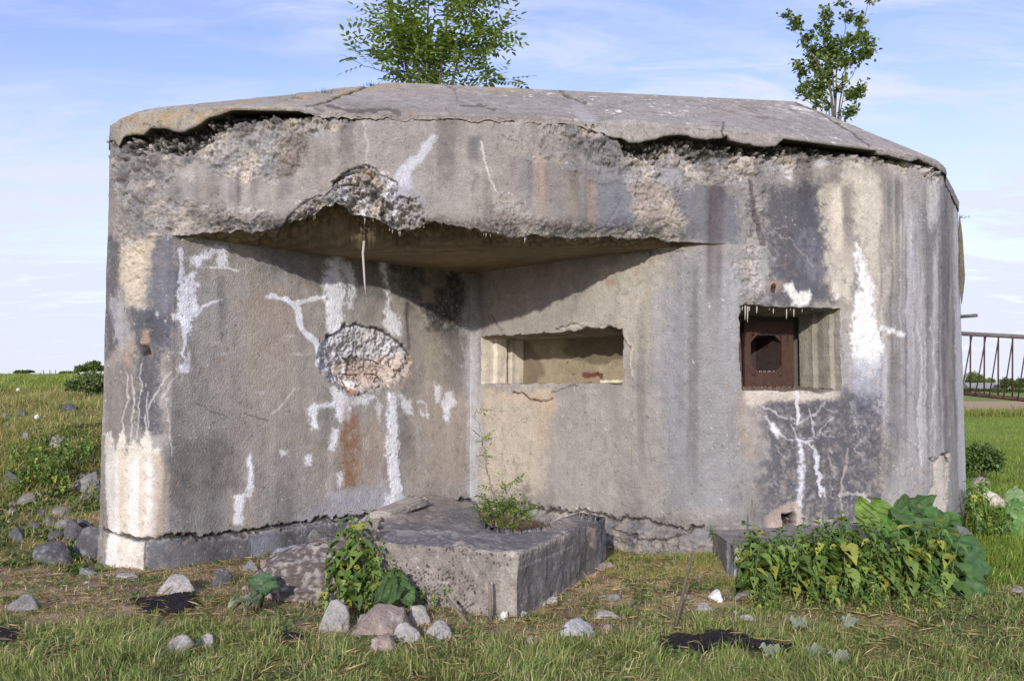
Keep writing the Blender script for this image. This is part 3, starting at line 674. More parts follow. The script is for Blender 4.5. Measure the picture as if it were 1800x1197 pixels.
# black algae that darkens the concrete in runs below ledges and along the foot
alg = sstep(.02, .45, fbm(P_all * np.array([2.6, 2.6, .55]), 1.0, 4, 760) + .25 * f50) * L1 * (.25 + .75 * sstep(930, 760, Y) * 0 + .35 * sstep(780, 900, Y))
pt.col *= (1 - .45 * alg)[:, None]
alg2 = sstep(.05, .4, fbm(P_all * np.array([3, 3, .9]), 1.1, 4, 761) + .3 * f50) * U1
pt.col *= (1 - .34 * alg2)[:, None]
for (xa, xb, ya, yb) in ((322, 345, 590, 700), (296, 312, 560, 740), (560, 582, 700, 860), (700, 722, 600, 860), (1120, 1136, 520, 880), (1205, 1230, 460, 900), (1480, 1496, 690, 900), (1300, 1316, 460, 530), (1560, 1580, 600, 900), (1606, 1618, 400, 800), (1654, 1664, 340, 860), (380, 398, 480, 640), (840, 850, 480, 700)):
    S_(xa, xb, ya, yb, (92, 88, 88), .5, 30, 120, 1.4)
# general fine white flecks and ochre lichen
fl = (fbm(P_all, 34, 3, 91) > 0.60) & (fbm(P_all, 2.5, 2, 92) > 0.1); pt.col[fl] = pt.col[fl] * 0.5 + srgb((220, 216, 212)) * 0.5
oc = (fbm(P_all, 22, 3, 93) > 0.5) & (fbm(P_all, 1.6, 2, 94) > 0.15) & low; pt.col[oc] = pt.col[oc] * 0.6 + srgb((172, 132, 92)) * 0.4
pk = fbm(P_all, 22, 3, 95) > 0.55; pt.col[pk] *= 0.72
# net of fine crazing
d1, gp, _ = worley(P_all + 0.05 * np.stack([pt.w1, pt.w2, pt.w3], -1), 3.2, 55)
cz = (1 - sstep(0.0, 0.022, gp)) * sstep(0.0, 0.35, fbm(P_all, 0.9, 2, 96)) * (1 - rub)
pt.col *= (1 - 0.25 * cz)[:, None]; pt.disp -= 0.002 * cz

# --- depth of the break in the overhang, raggedness of the lip
bd2 = biteK * (0.045 + 0.10 * sstep(0, 45, bd) + 0.06 * sstep(340, 400, Y))
pt.disp -= bd2 * (1 + 0.8 * b2 + .5 * f5) - biteK * (0.05 * mound * cid + .05 * rg1)
lipK = U1 * sstep(2.94 + 0.20, 2.94, P_all[:, 2] + 0.05 * pt.w1 + 0.03 * pt.w3)
ci = np.tile(np.arange(NC), NR - len(ts))
inrec = sstep(iL + 4, iL + 40, ci.astype(float)) * (1 - sstep(iR - 60, iR - 6, ci.astype(float)))
pt.disp -= lipK * inrec * (0.07 + 0.05 * b2 - 0.05 * mound + .03 * rg1)
i = np.nonzero(biteK > .2)[0]
wz = sstep(-.05, .22, fbm(P_all[i] * np.array([1.6, 1.6, .7]), 5, 4, 730) + .5 * f50[i]) * sstep(590, 610, X[i]) * sstep(712, 696, X[i]) * sstep(405, 385, Y[i])
pt.col[i] = pt.col[i] * (1 - .8 * wz[:, None]) + srgb((214, 212, 214)) * .8 * wz[:, None]
L_([(612, 306), (606, 326), (604, 345)], 9, (196, 192, 198), .8); L_([(640, 300), (655, 318), (678, 330)], 5, (190, 160, 122), .7); L_([(692, 330), (682, 355), (684, 385), (688, 410)], 7, (150, 148, 158), .85, d=.03)
L_([(594, 316), (610, 306), (628, 302)], 2.5, (52, 48, 40), .8, d=-.02); L_([(600, 324), (618, 322), (628, 324)], 2.5, (56, 52, 44), .8, d=-.02); L_([(672, 350), (670, 372), (676, 385)], 6, (62, 56, 48), .8, d=-.03)
L_([(500, 392), (508, 380), (525, 362), (545, 348), (575, 340), (590, 318), (606, 302), (640, 290), (660, 302), (685, 313), (700, 322)], 2.6, (58, 54, 50), .85, d=-.012, warp=6)
L_([(702, 345), (722, 352), (738, 347)], 3, (60, 56, 52), .85, d=-.015)
P_([(700, 320), (742, 345), (745, 385), (705, 385), (690, 350)], (146, 146, 156), .55, 5, 8)
# black moss and algae plus painted-in shade of the gap under the roof slab
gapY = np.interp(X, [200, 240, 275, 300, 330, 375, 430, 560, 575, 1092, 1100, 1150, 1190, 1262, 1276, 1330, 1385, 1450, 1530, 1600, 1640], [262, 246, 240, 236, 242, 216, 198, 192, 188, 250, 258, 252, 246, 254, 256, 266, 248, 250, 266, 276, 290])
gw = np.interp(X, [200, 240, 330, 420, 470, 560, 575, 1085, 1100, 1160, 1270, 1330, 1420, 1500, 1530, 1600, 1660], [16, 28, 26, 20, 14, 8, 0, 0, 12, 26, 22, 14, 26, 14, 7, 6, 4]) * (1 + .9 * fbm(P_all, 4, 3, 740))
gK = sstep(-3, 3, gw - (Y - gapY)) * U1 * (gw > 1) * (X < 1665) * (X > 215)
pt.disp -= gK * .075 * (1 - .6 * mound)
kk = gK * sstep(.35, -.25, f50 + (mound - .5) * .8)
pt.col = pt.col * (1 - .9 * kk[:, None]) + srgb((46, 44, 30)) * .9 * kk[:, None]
pt.disp -= nicheK * (0.03 + 0.09 * sstep(0, 30, nd) * sstep(560, 640, Y))
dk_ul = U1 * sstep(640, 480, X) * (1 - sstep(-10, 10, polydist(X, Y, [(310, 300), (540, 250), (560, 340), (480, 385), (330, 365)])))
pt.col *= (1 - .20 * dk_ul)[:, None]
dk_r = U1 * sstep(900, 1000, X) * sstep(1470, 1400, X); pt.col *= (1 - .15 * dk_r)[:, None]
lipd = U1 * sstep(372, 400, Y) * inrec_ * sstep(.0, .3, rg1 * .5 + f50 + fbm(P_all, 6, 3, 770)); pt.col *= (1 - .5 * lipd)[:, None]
footd = L1 * sstep(895, 925, Y) * sstep(920, 960, X) * (X < 1300) * sstep(-.3, .2, f50 + rg2 * .4); pt.col *= (1 - .35 * footd)[:, None]
lum = pt.col.mean(1)[:, None]; pt.col = lum + 0.74 * (pt.col - lum)
var_ = 1 + .13 * f50 + .10 * fbm(P_all, 20, 3, 741); pt.col *= var_[:, None]
# foot of the wall steps out as foundation
ft = sstep(0.26, 0.20, P_all[:, 2] + 0.03 * pt.w1) * L1
pt.disp += ft * np.where((X > 900) & (X < 1300), 0.10, 0.014)
# ------------------------------------------------------------------ put the walls together
dl = pt.disp[:nl * NC].reshape(nl, NC) * sides; du = pt.disp[nl * NC:].reshape(nu, NC) * sides
VL = Plow.copy(); VL[..., 0] += ND[:, 0] * dl; VL[..., 1] += ND[:, 1] * dl
VU = Pup.copy(); VU[..., 0] += NCc[:, 0] * du; VU[..., 1] += NCc[:, 1] * du
ZCAP = np.interp(Cc[:, 0], [-4.0, -3.6, -2.5, -1.0, 0.5, 1.95, 3.6, 4.7, 6], [4.03, 4.06, 4.085, 4.09, 4.085, 4.02, 3.955, 3.92, 3.9]) - .05
VU[..., 2] = np.minimum(VU[..., 2], ZCAP[None, :])
# chipped arrises round the two embrasures
def chip(i0, i1, z0, z1, amp, seed):
    r0, r1 = int(np.argmin(np.abs(Zl - z0))), int(np.argmin(np.abs(Zl - z1)))
    tx = np.stack([-ND[:, 1], ND[:, 0]], 1)
    for r_, sg in ((r0, -1), (r1, 1)):
        e = VL[r_, i0:i1 + 1]; n = amp * (.4 * fbm(e, 14, 3, seed) + np.clip(fbm(e, 4, 3, seed + 1) - .05, 0, 1) * 1.6) * np.minimum(1, np.minimum(np.arange(i1 - i0 + 1), np.arange(i1 - i0, -1, -1)) / 6)
        for k in range(7): VL[r_ + sg * k, i0:i1 + 1, 2] += sg * n * (1 - k / 7)
        VL[r_, i0:i1 + 1, :2] -= ND[i0:i1 + 1] * (np.abs(n) * .8)[:, None]; VL[r_ + sg, i0:i1 + 1, :2] -= ND[i0:i1 + 1] * (np.abs(n) * .45)[:, None]
    for c_, sg in ((i0, -1), (i1, 1)):
        e = VL[r0:r1 + 1, c_].copy(); n = amp * (.4 * fbm(e, 14, 3, seed + 2) + np.clip(fbm(e, 5, 3, seed + 3) - .05, 0, 1)) * np.minimum(1, np.minimum(np.arange(r1 - r0 + 1), np.arange(r1 - r0, -1, -1)) / 6)
        s_ = np.sign(tx[c_, 0]) * sg
        for k in range(7): VL[r0:r1 + 1, c_ + sg * k, :2] += (tx[c_] * s_)[None] * (n * (1 - k / 7))[:, None]
        VL[r0:r1 + 1, c_, :2] -= ND[c_][None] * (np.abs(n) * .8)[:, None]
chip(mark[E1], mark[E2], Z2, Z3, .045, 860)
chip(mark[B1], mark[B2], Z1, Z4, .03, 870)
wd = np.hypot(*(Cc - D).T)
PS = np.zeros((len(ts), NC, 3))
for k, t in enumerate(ts):
    PS[k, :, :2] = VL[-1, :, :2] * (1 - t) + VU[0, :, :2] * t
    PS[k, :, 2] = ZS + v0 * sstep(np.where(hollow > .02, .8, .35), 0.02, (1 - t) * wd)
fs = PS.reshape(-1, 3)
st_s, gp_s, cid_s = stones(fs, 11, 3)
tt_s = np.repeat(ts, NC); wd_s = np.tile(wd, len(ts))
front = sstep(0.55, 0.12, (1 - tt_s) * wd_s + 0.25 * fbm(fs, 2, 3, 35)) * np.tile(rag, len(ts)) * (0.5 + 0.5 * np.tile(hollow > .02, len(ts)))
amp = np.minimum(1, (1 - tt_s) * 12) * np.minimum(1, tt_s * 6)
fs[:, 2] += amp * (front * (0.09 * (1 - st_s * gp_s) * 0.8 + 0.05 * fbm(fs, 3, 3, 36)) + 0.004 * fbm(fs, 8, 3, 37)) * np.minimum(1, wd_s * 8)
cs_ = srgb((134, 120, 96)) * (1 + 0.35 * fbm(fs * np.array([1, 1, 1]), 2.2, 4, 38) + 0.2 * fbm(fs, 9, 3, 39))[:, None]
board = 0.9 + 0.1 * np.sign(np.sin(fs[:, 1] * 42 + fs[:, 0] * 6))
cs_ *= board[:, None]
cr_ = srgb((140, 128, 108)) * (0.55 + 0.7 * st_s * gp_s + 0.3 * (cid_s - .5))[:, None]
mo = sstep(0.05, 0.35, fbm(fs, 5, 3, 44)) * .6; cr_ = cr_ * (1 - mo[:, None]) + srgb((176, 160, 132)) * mo[:, None]; hb = np.tile(sstep(.02, .1, hollow), len(ts))[:, None]; cr_ = cr_ * (1 - .5 * hb) + srgb((96, 82, 56)) * .5 * hb * (1 + .4 * fbm(fs, 6, 3, 45))[:, None]
cs_ = cs_ * (1 - front[:, None]) + cr_ * front[:, None]
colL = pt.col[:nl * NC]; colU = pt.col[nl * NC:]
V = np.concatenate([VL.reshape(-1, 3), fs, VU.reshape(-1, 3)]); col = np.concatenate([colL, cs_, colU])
Fq = grid_faces(NR, NC)
cidx = Fq[:, 0] % NC; ridx = Fq[:, 0] // NC
def rz(z): return int(np.argmin(np.abs(Zl - z)))
a1, a2, b1_, b2_ = mark[E1], mark[E2], mark[B1], mark[B2]
holeA = (cidx >= a1) & (cidx < a2) & (ridx >= rz(Z2)) & (ridx < rz(Z3))
holeB = (cidx >= b1_) & (cidx < b2_) & (ridx >= rz(Z1)) & (ridx < rz(Z4))
soff = (ridx >= nl - 1) & (ridx < nl + len(ts))
thin = soff & (wd[cidx] < 1e-3) & (wd[np.minimum(cidx + 1, NC - 1)] < 1e-3)
keep = ~(holeA | holeB | thin)
Fk = Fq[keep][:, ::-1]
# weld the columns outside the recess: lower top row straight to upper bottom row
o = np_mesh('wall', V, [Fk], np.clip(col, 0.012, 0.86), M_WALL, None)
child('wall', o); o.matrix_parent_inverse = Matrix.Translation((0, -8.5, 0))
def adopt(o, par=None):
    """parent without moving: the thing's base lies at (0, 8.5, 0)"""
    p = par or bunker; o.parent = p
    o.matrix_parent_inverse = Matrix.Translation((0, -8.5, 0)) if p is bunker else Matrix.Identity(4)
    return o

# ------------------------------------------------------------------ embrasures
def bound(i0, i1, z0, z1):
    r0, r1 = rz(z0), rz(z1)
    return dict(b=VL[r0, i0:i1 + 1], t=VL[r1, i0:i1 + 1], l=VL[r0:r1 + 1, i0], r=VL[r0:r1 + 1, i1],
                cb=colL.reshape(nl, NC, 3)[r0, i0:i1 + 1], ct=colL.reshape(nl, NC, 3)[r1, i0:i1 + 1])
def jamb_strip(first, second_fn, n, steps, base, seed, tone=1.0):
    """A reveal: rows run from the wall's own edge inwards; steps = profile [(depth 0..1, offset)]"""
    rows = [first]
    for k in range(1, n + 1): rows.append(second_fn(k / n))
    G = np.stack(rows); nr, nc = G.shape[:2]
    P = G.reshape(-1, 3).copy()
    c = srgb(base) * tone * (1 + 0.55 * fbm(P * np.array([7, 7, 0.8]), 1.2, 4, seed) + 0.25 * fbm(P, 9, 3, seed + 1))[:, None]
    return P, grid_faces(nr, nc), c
def reveal(name, B, back, base, steps_l, steps_r, seed, depth_n=50, lt=1.1):
    """back: four corners (bl, br, tl, tr) of the inner end; steps offset the jambs in ribs."""
    bl, br, tl, tr = [np.array(p, float) for p in back]
    parts = []
    def lerp_edge(E, p, q, prof, nrm):
        n = len(E)
        def fn(t):
            s = np.linspace(0, 1, n)[:, None]
            Z = p * (1 - s) + q * s
            off = np.interp(t, [a for a, _ in prof], [b for _, b in prof]) if prof else 0
            R = E * (1 - t) + Z * t + np.array(nrm) * off
            return R + 0.004 * fbm(R, 12, 3, seed)[:, None]
        return fn
    across = (br - bl) / np.linalg.norm(br - bl)
    Vs, Fs, Cs = [], [], []; off = 0
    for E, p, q, prof, nrm, tone in ((B['b'], bl, br, None, (0, 0, 0), 1.05), (B['t'], tl, tr, None, (0, 0, 0), 0.72), (B['l'], bl, tl, steps_l, across, lt), (B['r'], br, tr, steps_r, -across, 1.05)):
        P, f, c = jamb_strip(E, lerp_edge(E, p, q, prof, nrm), depth_n, prof, base, seed, tone)
        Vs.append(P); Fs.append(f + off); Cs.append(c); off += len(P)
    return np.concatenate(Vs), np.concatenate(Fs), np.concatenate(Cs)
# shallow wide embrasure in the recess wall: inward is (+.7, +.71)
BA = bound(a1, a2, Z2, Z3)
inA = np.array((0.70, 0.715, 0)); dA = 0.62
l0, r0 = np.array((*E1, 0)), np.array((*E2, 0))
alA = (r0 - l0) / np.linalg.norm(r0 - l0)
back = [l0 + inA * dA + alA * 0.06 + (0, 0, Z2 - .01), r0 + inA * dA + (0, 0, Z2 - .01), l0 + inA * dA + alA * 0.06 + (0, 0, Z3 - .03), r0 + inA * dA + (0, 0, Z3 - .03)]
Va, Fa, Ca = reveal('embrasure', BA, back, (160, 152, 138), [(0, 0), (.30, .0), (.32, .045), (.56, .05), (.60, .0), (.66, .0), (.68, .05), (1, .04)], [(0, 0), (1, 0)], 120, 90, 1.7)  # left jamb whitened: sunlight on its ribs put into the colour
embA = np_mesh('embrasure', Va, [Fa], np.clip(Ca, .02, .8), M_WALL, None); adopt(embA)
embA['label'] = 'wide shallow embrasure with bare bricks at its back, in the recess wall'
# its back wall: cream plaster lost over red bricks
nb, nh = 150, 62
s_, t_ = np.meshgrid(np.linspace(-.02, 1.02, nb), np.linspace(-.05, 1.08, nh))
Pb = back[0] + (back[1] - back[0]) * s_[..., None] + (back[2] - back[0]) * t_[..., None]
Pb = Pb + inA * -0.004; Pf = Pb.reshape(-1, 3)
cb = srgb((150, 138, 114)) * (1 + 0.3 * fbm(Pf, 4, 4, 130) + 0.2 * fbm(Pf, 14, 3, 131))[:, None]
S = s_.ravel(); T = t_.ravel()
dk = sstep(-.02, .06, polydist(S + .03 * fbm(Pf, 6, 3, 132), T + .12 * fbm(Pf, 6, 3, 133), [(0.35, .95), (.3, .8), (.45, .55), (.5, .42), (.75, .45), (1.02, .5), (1.02, 1.1), (.3, 1.1)]))  # upper right: shadow inside the embrasure painted into the plaster colour
cb = cb * (1 - dk[:, None] * .82) + srgb((104, 94, 74)) * dk[:, None] * .82
dl2 = sstep(-.02, .03, polydist(S + .02 * fbm(Pf, 8, 3, 134), T + .1 * fbm(Pf, 8, 3, 135), [(-.02, -.1), (.12, -.1), (.2, .3), (.16, .6), (.1, .9), (-.02, 1.1)]))
cb = cb * (1 - dl2[:, None] * .7) + srgb((110, 98, 84)) * dl2[:, None] * .7
depth = np.zeros(len(Pf))
for (x0, x1, y0, y1) in ((.48, .63, .13, .25), (.50, .56, -.02, .07), (.80, .92, .28, .38), (.95, 1.02, .18, .29), (.93, 1.02, .02, .12), (.4, .42, .2, .24), (.36, .375, .44, .48)):
    k = sstep(-.006, .01, polydist(S + .02 * fbm(Pf, 14, 3, 136), T + .08 * fbm(Pf, 14, 3, 137), [(x0, y0), (x1, y0), (x1, y1), (x0, y1)]))
    cb = cb * (1 - k[:, None]) + srgb((112, 66, 58)) * k[:, None] * (1 + .3 * fbm(Pf, 20, 2, 138))[:, None]; depth -= .012 * k
Pf = Pf - inA * (depth + 0.01 * fbm(Pf, 5, 3, 139))[:, None]
ob = np_mesh('brick_panel', Pf, [grid_faces(nh, nb)], np.clip(cb, .02, .8), M_WALL, None); adopt(ob)
ob['label'] = 'cream plastered back of the wide embrasure with red bricks showing through'
# piece of broken mortar lying on its sill
# square embrasure with stepped jambs: inward is (-.27, .96)
BB = bound(b1_, b2_, Z1, Z4)
nB = np.array((-0.272, 0.962, 0)); l0, r0 = np.array((*B1, 0)), np.array((*B2, 0)); alB = (r0 - l0) / np.linalg.norm(r0 - l0)
dB = 0.66
bl = l0 + nB * dB + alB * 0.17; br = r0 + nB * dB - alB * 0.01
backB = [bl + (0, 0, Z1 + .03), br + (0, 0, Z1 + .03), bl + (0, 0, Z4 - .05), br + (0, 0, Z4 - .05)]
Vb, Fb, Cb_ = reveal('embrasure', BB, backB, (150, 144, 130), [(0, 0), (1, 0)], [(0, 0), (.16, -.0), (.18, .03), (.48, .035), (.50, .075), (.86, .075), (.9, .0), (1, .0)], 150)
embB = np_mesh('embrasure', Vb, [Fb], np.clip(Cb_, .02, .8), M_WALL, None); adopt(embB)
embB['label'] = 'square embrasure with stepped jamb and rusty armour plate, right of the recess'
def slab_box(bm, c, ax, ay, az, sx, sy, sz):
    vs = []
    for i in (-1, 1):
        for j in (-1, 1):
            for k in (-1, 1): vs.append(bm.verts.new(Vector(c) + Vector(ax) * i * sx / 2 + Vector(ay) * j * sy / 2 + Vector(az) * k * sz / 2))
    for f in ((0, 1, 3, 2), (4, 6, 7, 5), (0, 4, 5, 1), (2, 3, 7, 6), (0, 2, 6, 4), (1, 5, 7, 3)): bm.faces.new([vs[q] for q in f])
    return vs
def bm_obj(name, bm, mat, par=None, smooth=False, bevel=0.0):
    bmesh.ops.recalc_face_normals(bm, faces=bm.faces)
    if bevel: bmesh.ops.bevel(bm, geom=list(bm.edges), offset=bevel, segments=2, affect='EDGES', profile=0.6)
    me = bpy.data.meshes.new(name); bm.to_mesh(me); bm.free()
    return link(name, me, mat, par, smooth)
# the armour plate with its eight-sided port
alv, nv, up = Vector(alB), Vector(nB), Vector((0, 0, 1))
pw, ph = 0.57, 0.66
pc = Vector(l0) + nv * 0.56 + alv * (0.375 + pw / 2) + up * (Z1 + 0.04 + ph / 2)
plate = adopt(thing('armour_plate', None, None, tuple(pc)))
plate['label'] = 'rusty steel armour plate with eight-sided port and bolts'
bm = bmesh.new()
outer = [(-pw / 2, -ph / 2), (pw / 2, -ph / 2), (pw / 2, ph / 2), (-pw / 2, ph / 2)]
hw, hh, ch = 0.178, 0.188, 0.075
hc = (-0.035, 0.005)
octo = [(-hw + ch, -hh), (hw - ch, -hh), (hw, -hh + ch), (hw, hh - ch), (hw - ch, hh), (-hw + ch, hh), (-hw, hh - ch), (-hw, -hh + ch)]
octo = [(a + hc[0], b + hc[1]) for a, b in octo]
def ring(off, pts): return [bm.verts.new(alv * p[0] + up * p[1] + nv * off) for p in pts]
for off, flip in ((0.0, False), (0.04, True)):
    O = ring(off, outer); I = ring(off, octo)
    quads = [[O[0], O[1], I[1], I[0]], [O[1], I[2], I[1]], [O[1], O[2], I[3], I[2]], [O[2], I[4], I[3]], [O[2], O[3], I[5], I[4]], [O[3], I[6], I[5]], [O[3], O[0], I[7], I[6]], [O[0], I[0], I[7]]]
    for q in quads: bm.faces.new(q)
    if not flip: O1, I1 = O, I
    else:
        for A, Bq in ((O1, O), (I1, I)):
            for k in range(len(A)): bm.faces.new([A[k], A[(k + 1) % len(A)], Bq[(k + 1) % len(A)], Bq[k]])
pl = bm_obj('plate', bm, M_RUST, plate)
for (u, z) in ((-0.19, -0.20), (0.125, -0.20), (-0.19, 0.205), (0.125, 0.205)):
    bm = bmesh.new()
    bmesh.ops.create_uvsphere(bm, u_segments=14, v_segments=8, radius=0.024)
    for v in bm.verts: v.co = alv * (v.co.x + u) + up * (v.co.y + z) - nv * (max(v.co.z, 0) * 0.8 - 0.001)
    bm_obj('bolt', bm, M_RUST, plate, True)
# behind the port: a steel tunnel that narrows to a smaller square port, then dark
M_DARK = mat_rust('dark_rust', (0.03, 0.02, 0.018), (0.075, 0.045, 0.035))
bm = bmesh.new()
rings = []
for off, a, b, cu, cz in ((0.04, hw, hh, hc[0], hc[1]), (0.38, hw * .82, hh * .85, hc[0] - .03, hc[1])):
    rings.append([bm.verts.new(alv * (cu + p) + up * (cz + q) + nv * off) for p, q in ((-a, -b), (a, -b), (a, b), (-a, b))])
for k in range(4): bm.faces.new([rings[0][k], rings[0][(k + 1) % 4], rings[1][(k + 1) % 4], rings[1][k]])
q = [bm.verts.new(alv * (hc[0] - .03 + x) + up * (hc[1] + y) + nv * 0.38) for x, y in ((-.12, -.10), (-.01, -.10), (-.01, .03), (-.12, .03))]
R = rings[1]
for k in range(4): bm.faces.new([R[k], R[(k + 1) % 4], q[(k + 1) % 4], q[k]])
q2 = [bm.verts.new(v.co + nv * 0.5) for v in q]
for k in range(4): bm.faces.new([q[k], q[(k + 1) % 4], q2[(k + 1) % 4], q2[k]])
bm.faces.new(q2)
bm_obj('port_tunnel', bm, M_DARK, plate)
# crumbs on the edge of the port and along the sill
def crumb_mesh(name, pts, r0, r1, mat, par=None, seed=0, col=None, org=(0, 0, 0)):
    t = [(1, 0, 0), (-1, 0, 0), (0, 1, 0), (0, -1, 0), (0, 0, 1), (0, 0, -1)]
    f = [(0, 2, 4), (2, 1, 4), (1, 3, 4), (3, 0, 4), (2, 0, 5), (1, 2, 5), (3, 1, 5), (0, 3, 5)]
    rg = np.random.default_rng(seed); n = len(pts); pts = np.asarray(pts, float)
    r = rg.uniform(r0, r1, (n, 1, 1))
    Vv = np.array(t)[None] * r * rg.uniform(.55, 1.25, (n, 6, 3)) 
    a = rg.uniform(0, 6.28, n); ca, sa = np.cos(a), np.sin(a)
    Rm = np.zeros((n, 3, 3)); Rm[:, 0, 0] = ca; Rm[:, 0, 1] = -sa; Rm[:, 1, 0] = sa; Rm[:, 1, 1] = ca; Rm[:, 2, 2] = .75
    Vv = np.einsum('nij,nkj->nki', Rm, Vv) + pts[:, None]
    Ff = (np.array(f)[None] + (np.arange(n) * 6)[:, None, None]).reshape(-1, 3)
    cc = None
    if col is not None: cc = np.repeat(col, 6, 0)
    return np_mesh(name, Vv.reshape(-1, 3), [Ff], cc, mat, par, False, org)
rg = np.random.default_rng(5)
pts = [tuple(alv * (hc[0] + x) + up * (hc[1] - hh + .006) + nv * rg.uniform(.0, .05)) for x in np.linspace(-.10, .10, 13)]
crumb_mesh('grit', pts, .006, .013, M_CALC, plate, 3)['kind'] = 'stuff'
pts = []
for k in range(420):
    u = rg.uniform(.04, .98); v = rg.uniform(.02, .6)
    a = l0 * (1 - u) + r0 * u + nB * v; pts.append((a[0] + .0, a[1], Z1 + .012 + .03 * v / .66))
pcx = np.tile(srgb((120, 100, 86)), (420, 1)) * rg.uniform(.5, 1.6, (420, 1))
adopt(crumb_mesh('sill_grit', pts, .006, .014, M_ROCK, None, 4, pcx))['kind'] = 'stuff'
# chamber wall behind plate (closes the bottom of the embrasure)
bm = bmesh.new()
slab_box(bm, Vector(l0 * .5 + r0 * .5) + nv * 0.78 + up * 1.97, alv, nv, up, 1.3, .08, 1.1)
# left open where the tunnel passes: four slabs round it
bm.free()
bm = bmesh.new()
c0 = pc + nv * 0.13
for (u, z, sx, sz) in ((-.53, 0, .55, 1.3), (.53, 0, .55, 1.3), (0, .55, .52, .65), (0, -.55, .52, .65)):
    slab_box(bm, c0 + alv * (u) + up * z, alv, nv, up, sx, .04, sz)
adopt(bm_obj('chamber_wall', bm, mat_mineral('dark_concrete', base=(0.12, 0.11, 0.09), grain=50)))

# ------------------------------------------------------------------ lime stalactites, rebar, hanging root
def tube_np(pts, rads, n=7):
    pts = [Vector(p) for p in pts]; Vv = []; Ff = []
    for i, p in enumerate(pts):
        d = (pts[min(i + 1, len(pts) - 1)] - pts[max(i - 1, 0)]).normalized()
        a = d.cross(Vector((0, 0, 1)) if abs(d.z) < .9 else Vector((1, 0, 0))).normalized(); b = d.cross(a)
        for k in range(n):
            th = 2 * math.pi * k / n
            Vv.append(p + (a * math.cos(th) + b * math.sin(th)) * rads[i])
    for i in range(len(pts) - 1):
        for k in range(n): Ff.append((i * n + k, i * n + (k + 1) % n, (i + 1) * n + (k + 1) % n, (i + 1) * n + k))
    caps = [tuple(range(n))[::-1], tuple((len(pts) - 1) * n + k for k in range(n))]
    return [tuple(v) for v in Vv], Ff, caps
def tube_obj(name, pts, rads, mat, par=None, n=7, loc=None):
    """one tube; when loc is given the mesh is kept relative to it"""
    Vv, Ff, caps = tube_np(pts, rads, n)
    if loc is not None: Vv = [tuple(Vector(v) - Vector(loc)) for v in Vv]
    me = bpy.data.meshes.new(name); me.from_pydata(Vv, [], Ff + caps)
    o = link(name, me, mat, par)
    if loc is not None and par is None: o.location = loc
    return o
def stalactite(px, py, Y, ln, r):
    p = at(px, py, Y); rr = random.Random(int(px * 7))
    pts = [p + Vector((0, 0, .02))] + [p + Vector((rr.uniform(-.002, .002), rr.uniform(-.002, .002), -ln * t)) for t in (.15, .5, .8, 1)]
    adopt(tube_obj('stalactite', pts, [r * 1.4, r * 1.1, r * .8, r * .6, r * .25], M_CALC))
def lipY(px):
    rr = (px - 900) / F; t = (rr * CL0[1] - CL0[0]) / (dv[0] - rr * dv[1]); return float(CL0[1] + t * dv[1])
for px, ln in ((850, .05), (855, .075), (862, .06), (923, .09), (925, .06), (549, .06), (553, .05), (640, .09), (655, .04), (700, .05), (703, .08), (745, .05), (997, .035), (1012, .04), (1053, .04), (1001, .03), (775, .03), (690, .07), (684, .06)):
    Yp = lipY(px) + (0.16 if not 520 < px < 760 else 0.36)
    p = at(px, 424, Yp); ic = iL + int(np.argmin(np.abs(image_px(VU[0, iL:iR])[0] - px))); q0 = VU[0, ic]; p = Vector((q0[0], q0[1] + .03, q0[2] + .012)); ln *= .8
    rr = random.Random(int(px)); pts = [p + Vector((0, 0, .04)), p, p - Vector((0, 0, ln * .5)), p - Vector((0.002, 0, ln))]
    adopt(tube_obj('stalactite', pts, [.009, .006, .0045, .002], M_CALC))
for px, ln in ((1304, .03), (1315, .13), (1319, .15), (1322, .05), (1335, .065), (1357, .03), (1364, .065), (1387, .11), (1394, .03), (1400, .09), (1415, .04), (1433, .02), (1310, .04)):
    t = (px - 1302) / 176.0; q = l0 * (1 - t) + r0 * t + nB * .05
    p = Vector((q[0], q[1], Z4 - .001))
    adopt(tube_obj('stalactite', [p + Vector((0, 0, .03)), p, p - Vector((0, 0, ln * .5)), p - Vector((.002, 0, ln))], [.01, .0075, .006, .004], M_CALC))
M_ROOT = mat_mineral('pale_root', base=(0.5, 0.46, 0.42), grain=60, var=.1)
p0 = at(640, 412, 8.15); p0.z = 3.0
adopt(tube_obj('hanging_root', [p0, p0 + Vector((-.01, 0, -.12)), p0 + Vector((0, 0, -.26)), p0 + Vector((.01, 0, -.4)), p0 + Vector((.02, 0, -.52))], [.013, .012, .011, .009, .004], M_ROOT))
def recY(px):
    rr = (px - 900) / F; a = np.array((-2.93, 7.61)); d_ = np.array(corner) - a
    t = (rr * a[1] - a[0]) / (d_[0] - rr * d_[1]); return float(a[1] + t * d_[1])
for a in ([(594, 657), (612, 659), (626, 658)], [(640, 658), (655, 657), (664, 662)], [(656, 672), (660, 663), (666, 664)], [(640, 632), (655, 634), (666, 640)], [(682, 636), (684, 646)], [(600, 628), (606, 632)]):
    adopt(tube_obj('rebar', [at(x, y, recY(x) + .035) for x, y in a], [.006] * len(a), M_RUST))
adopt(tube_obj('iron_pin', [at(1360, 502, 7.98), at(1360, 502, 8.14)], [.022, .022], M_RUST, None, 12))

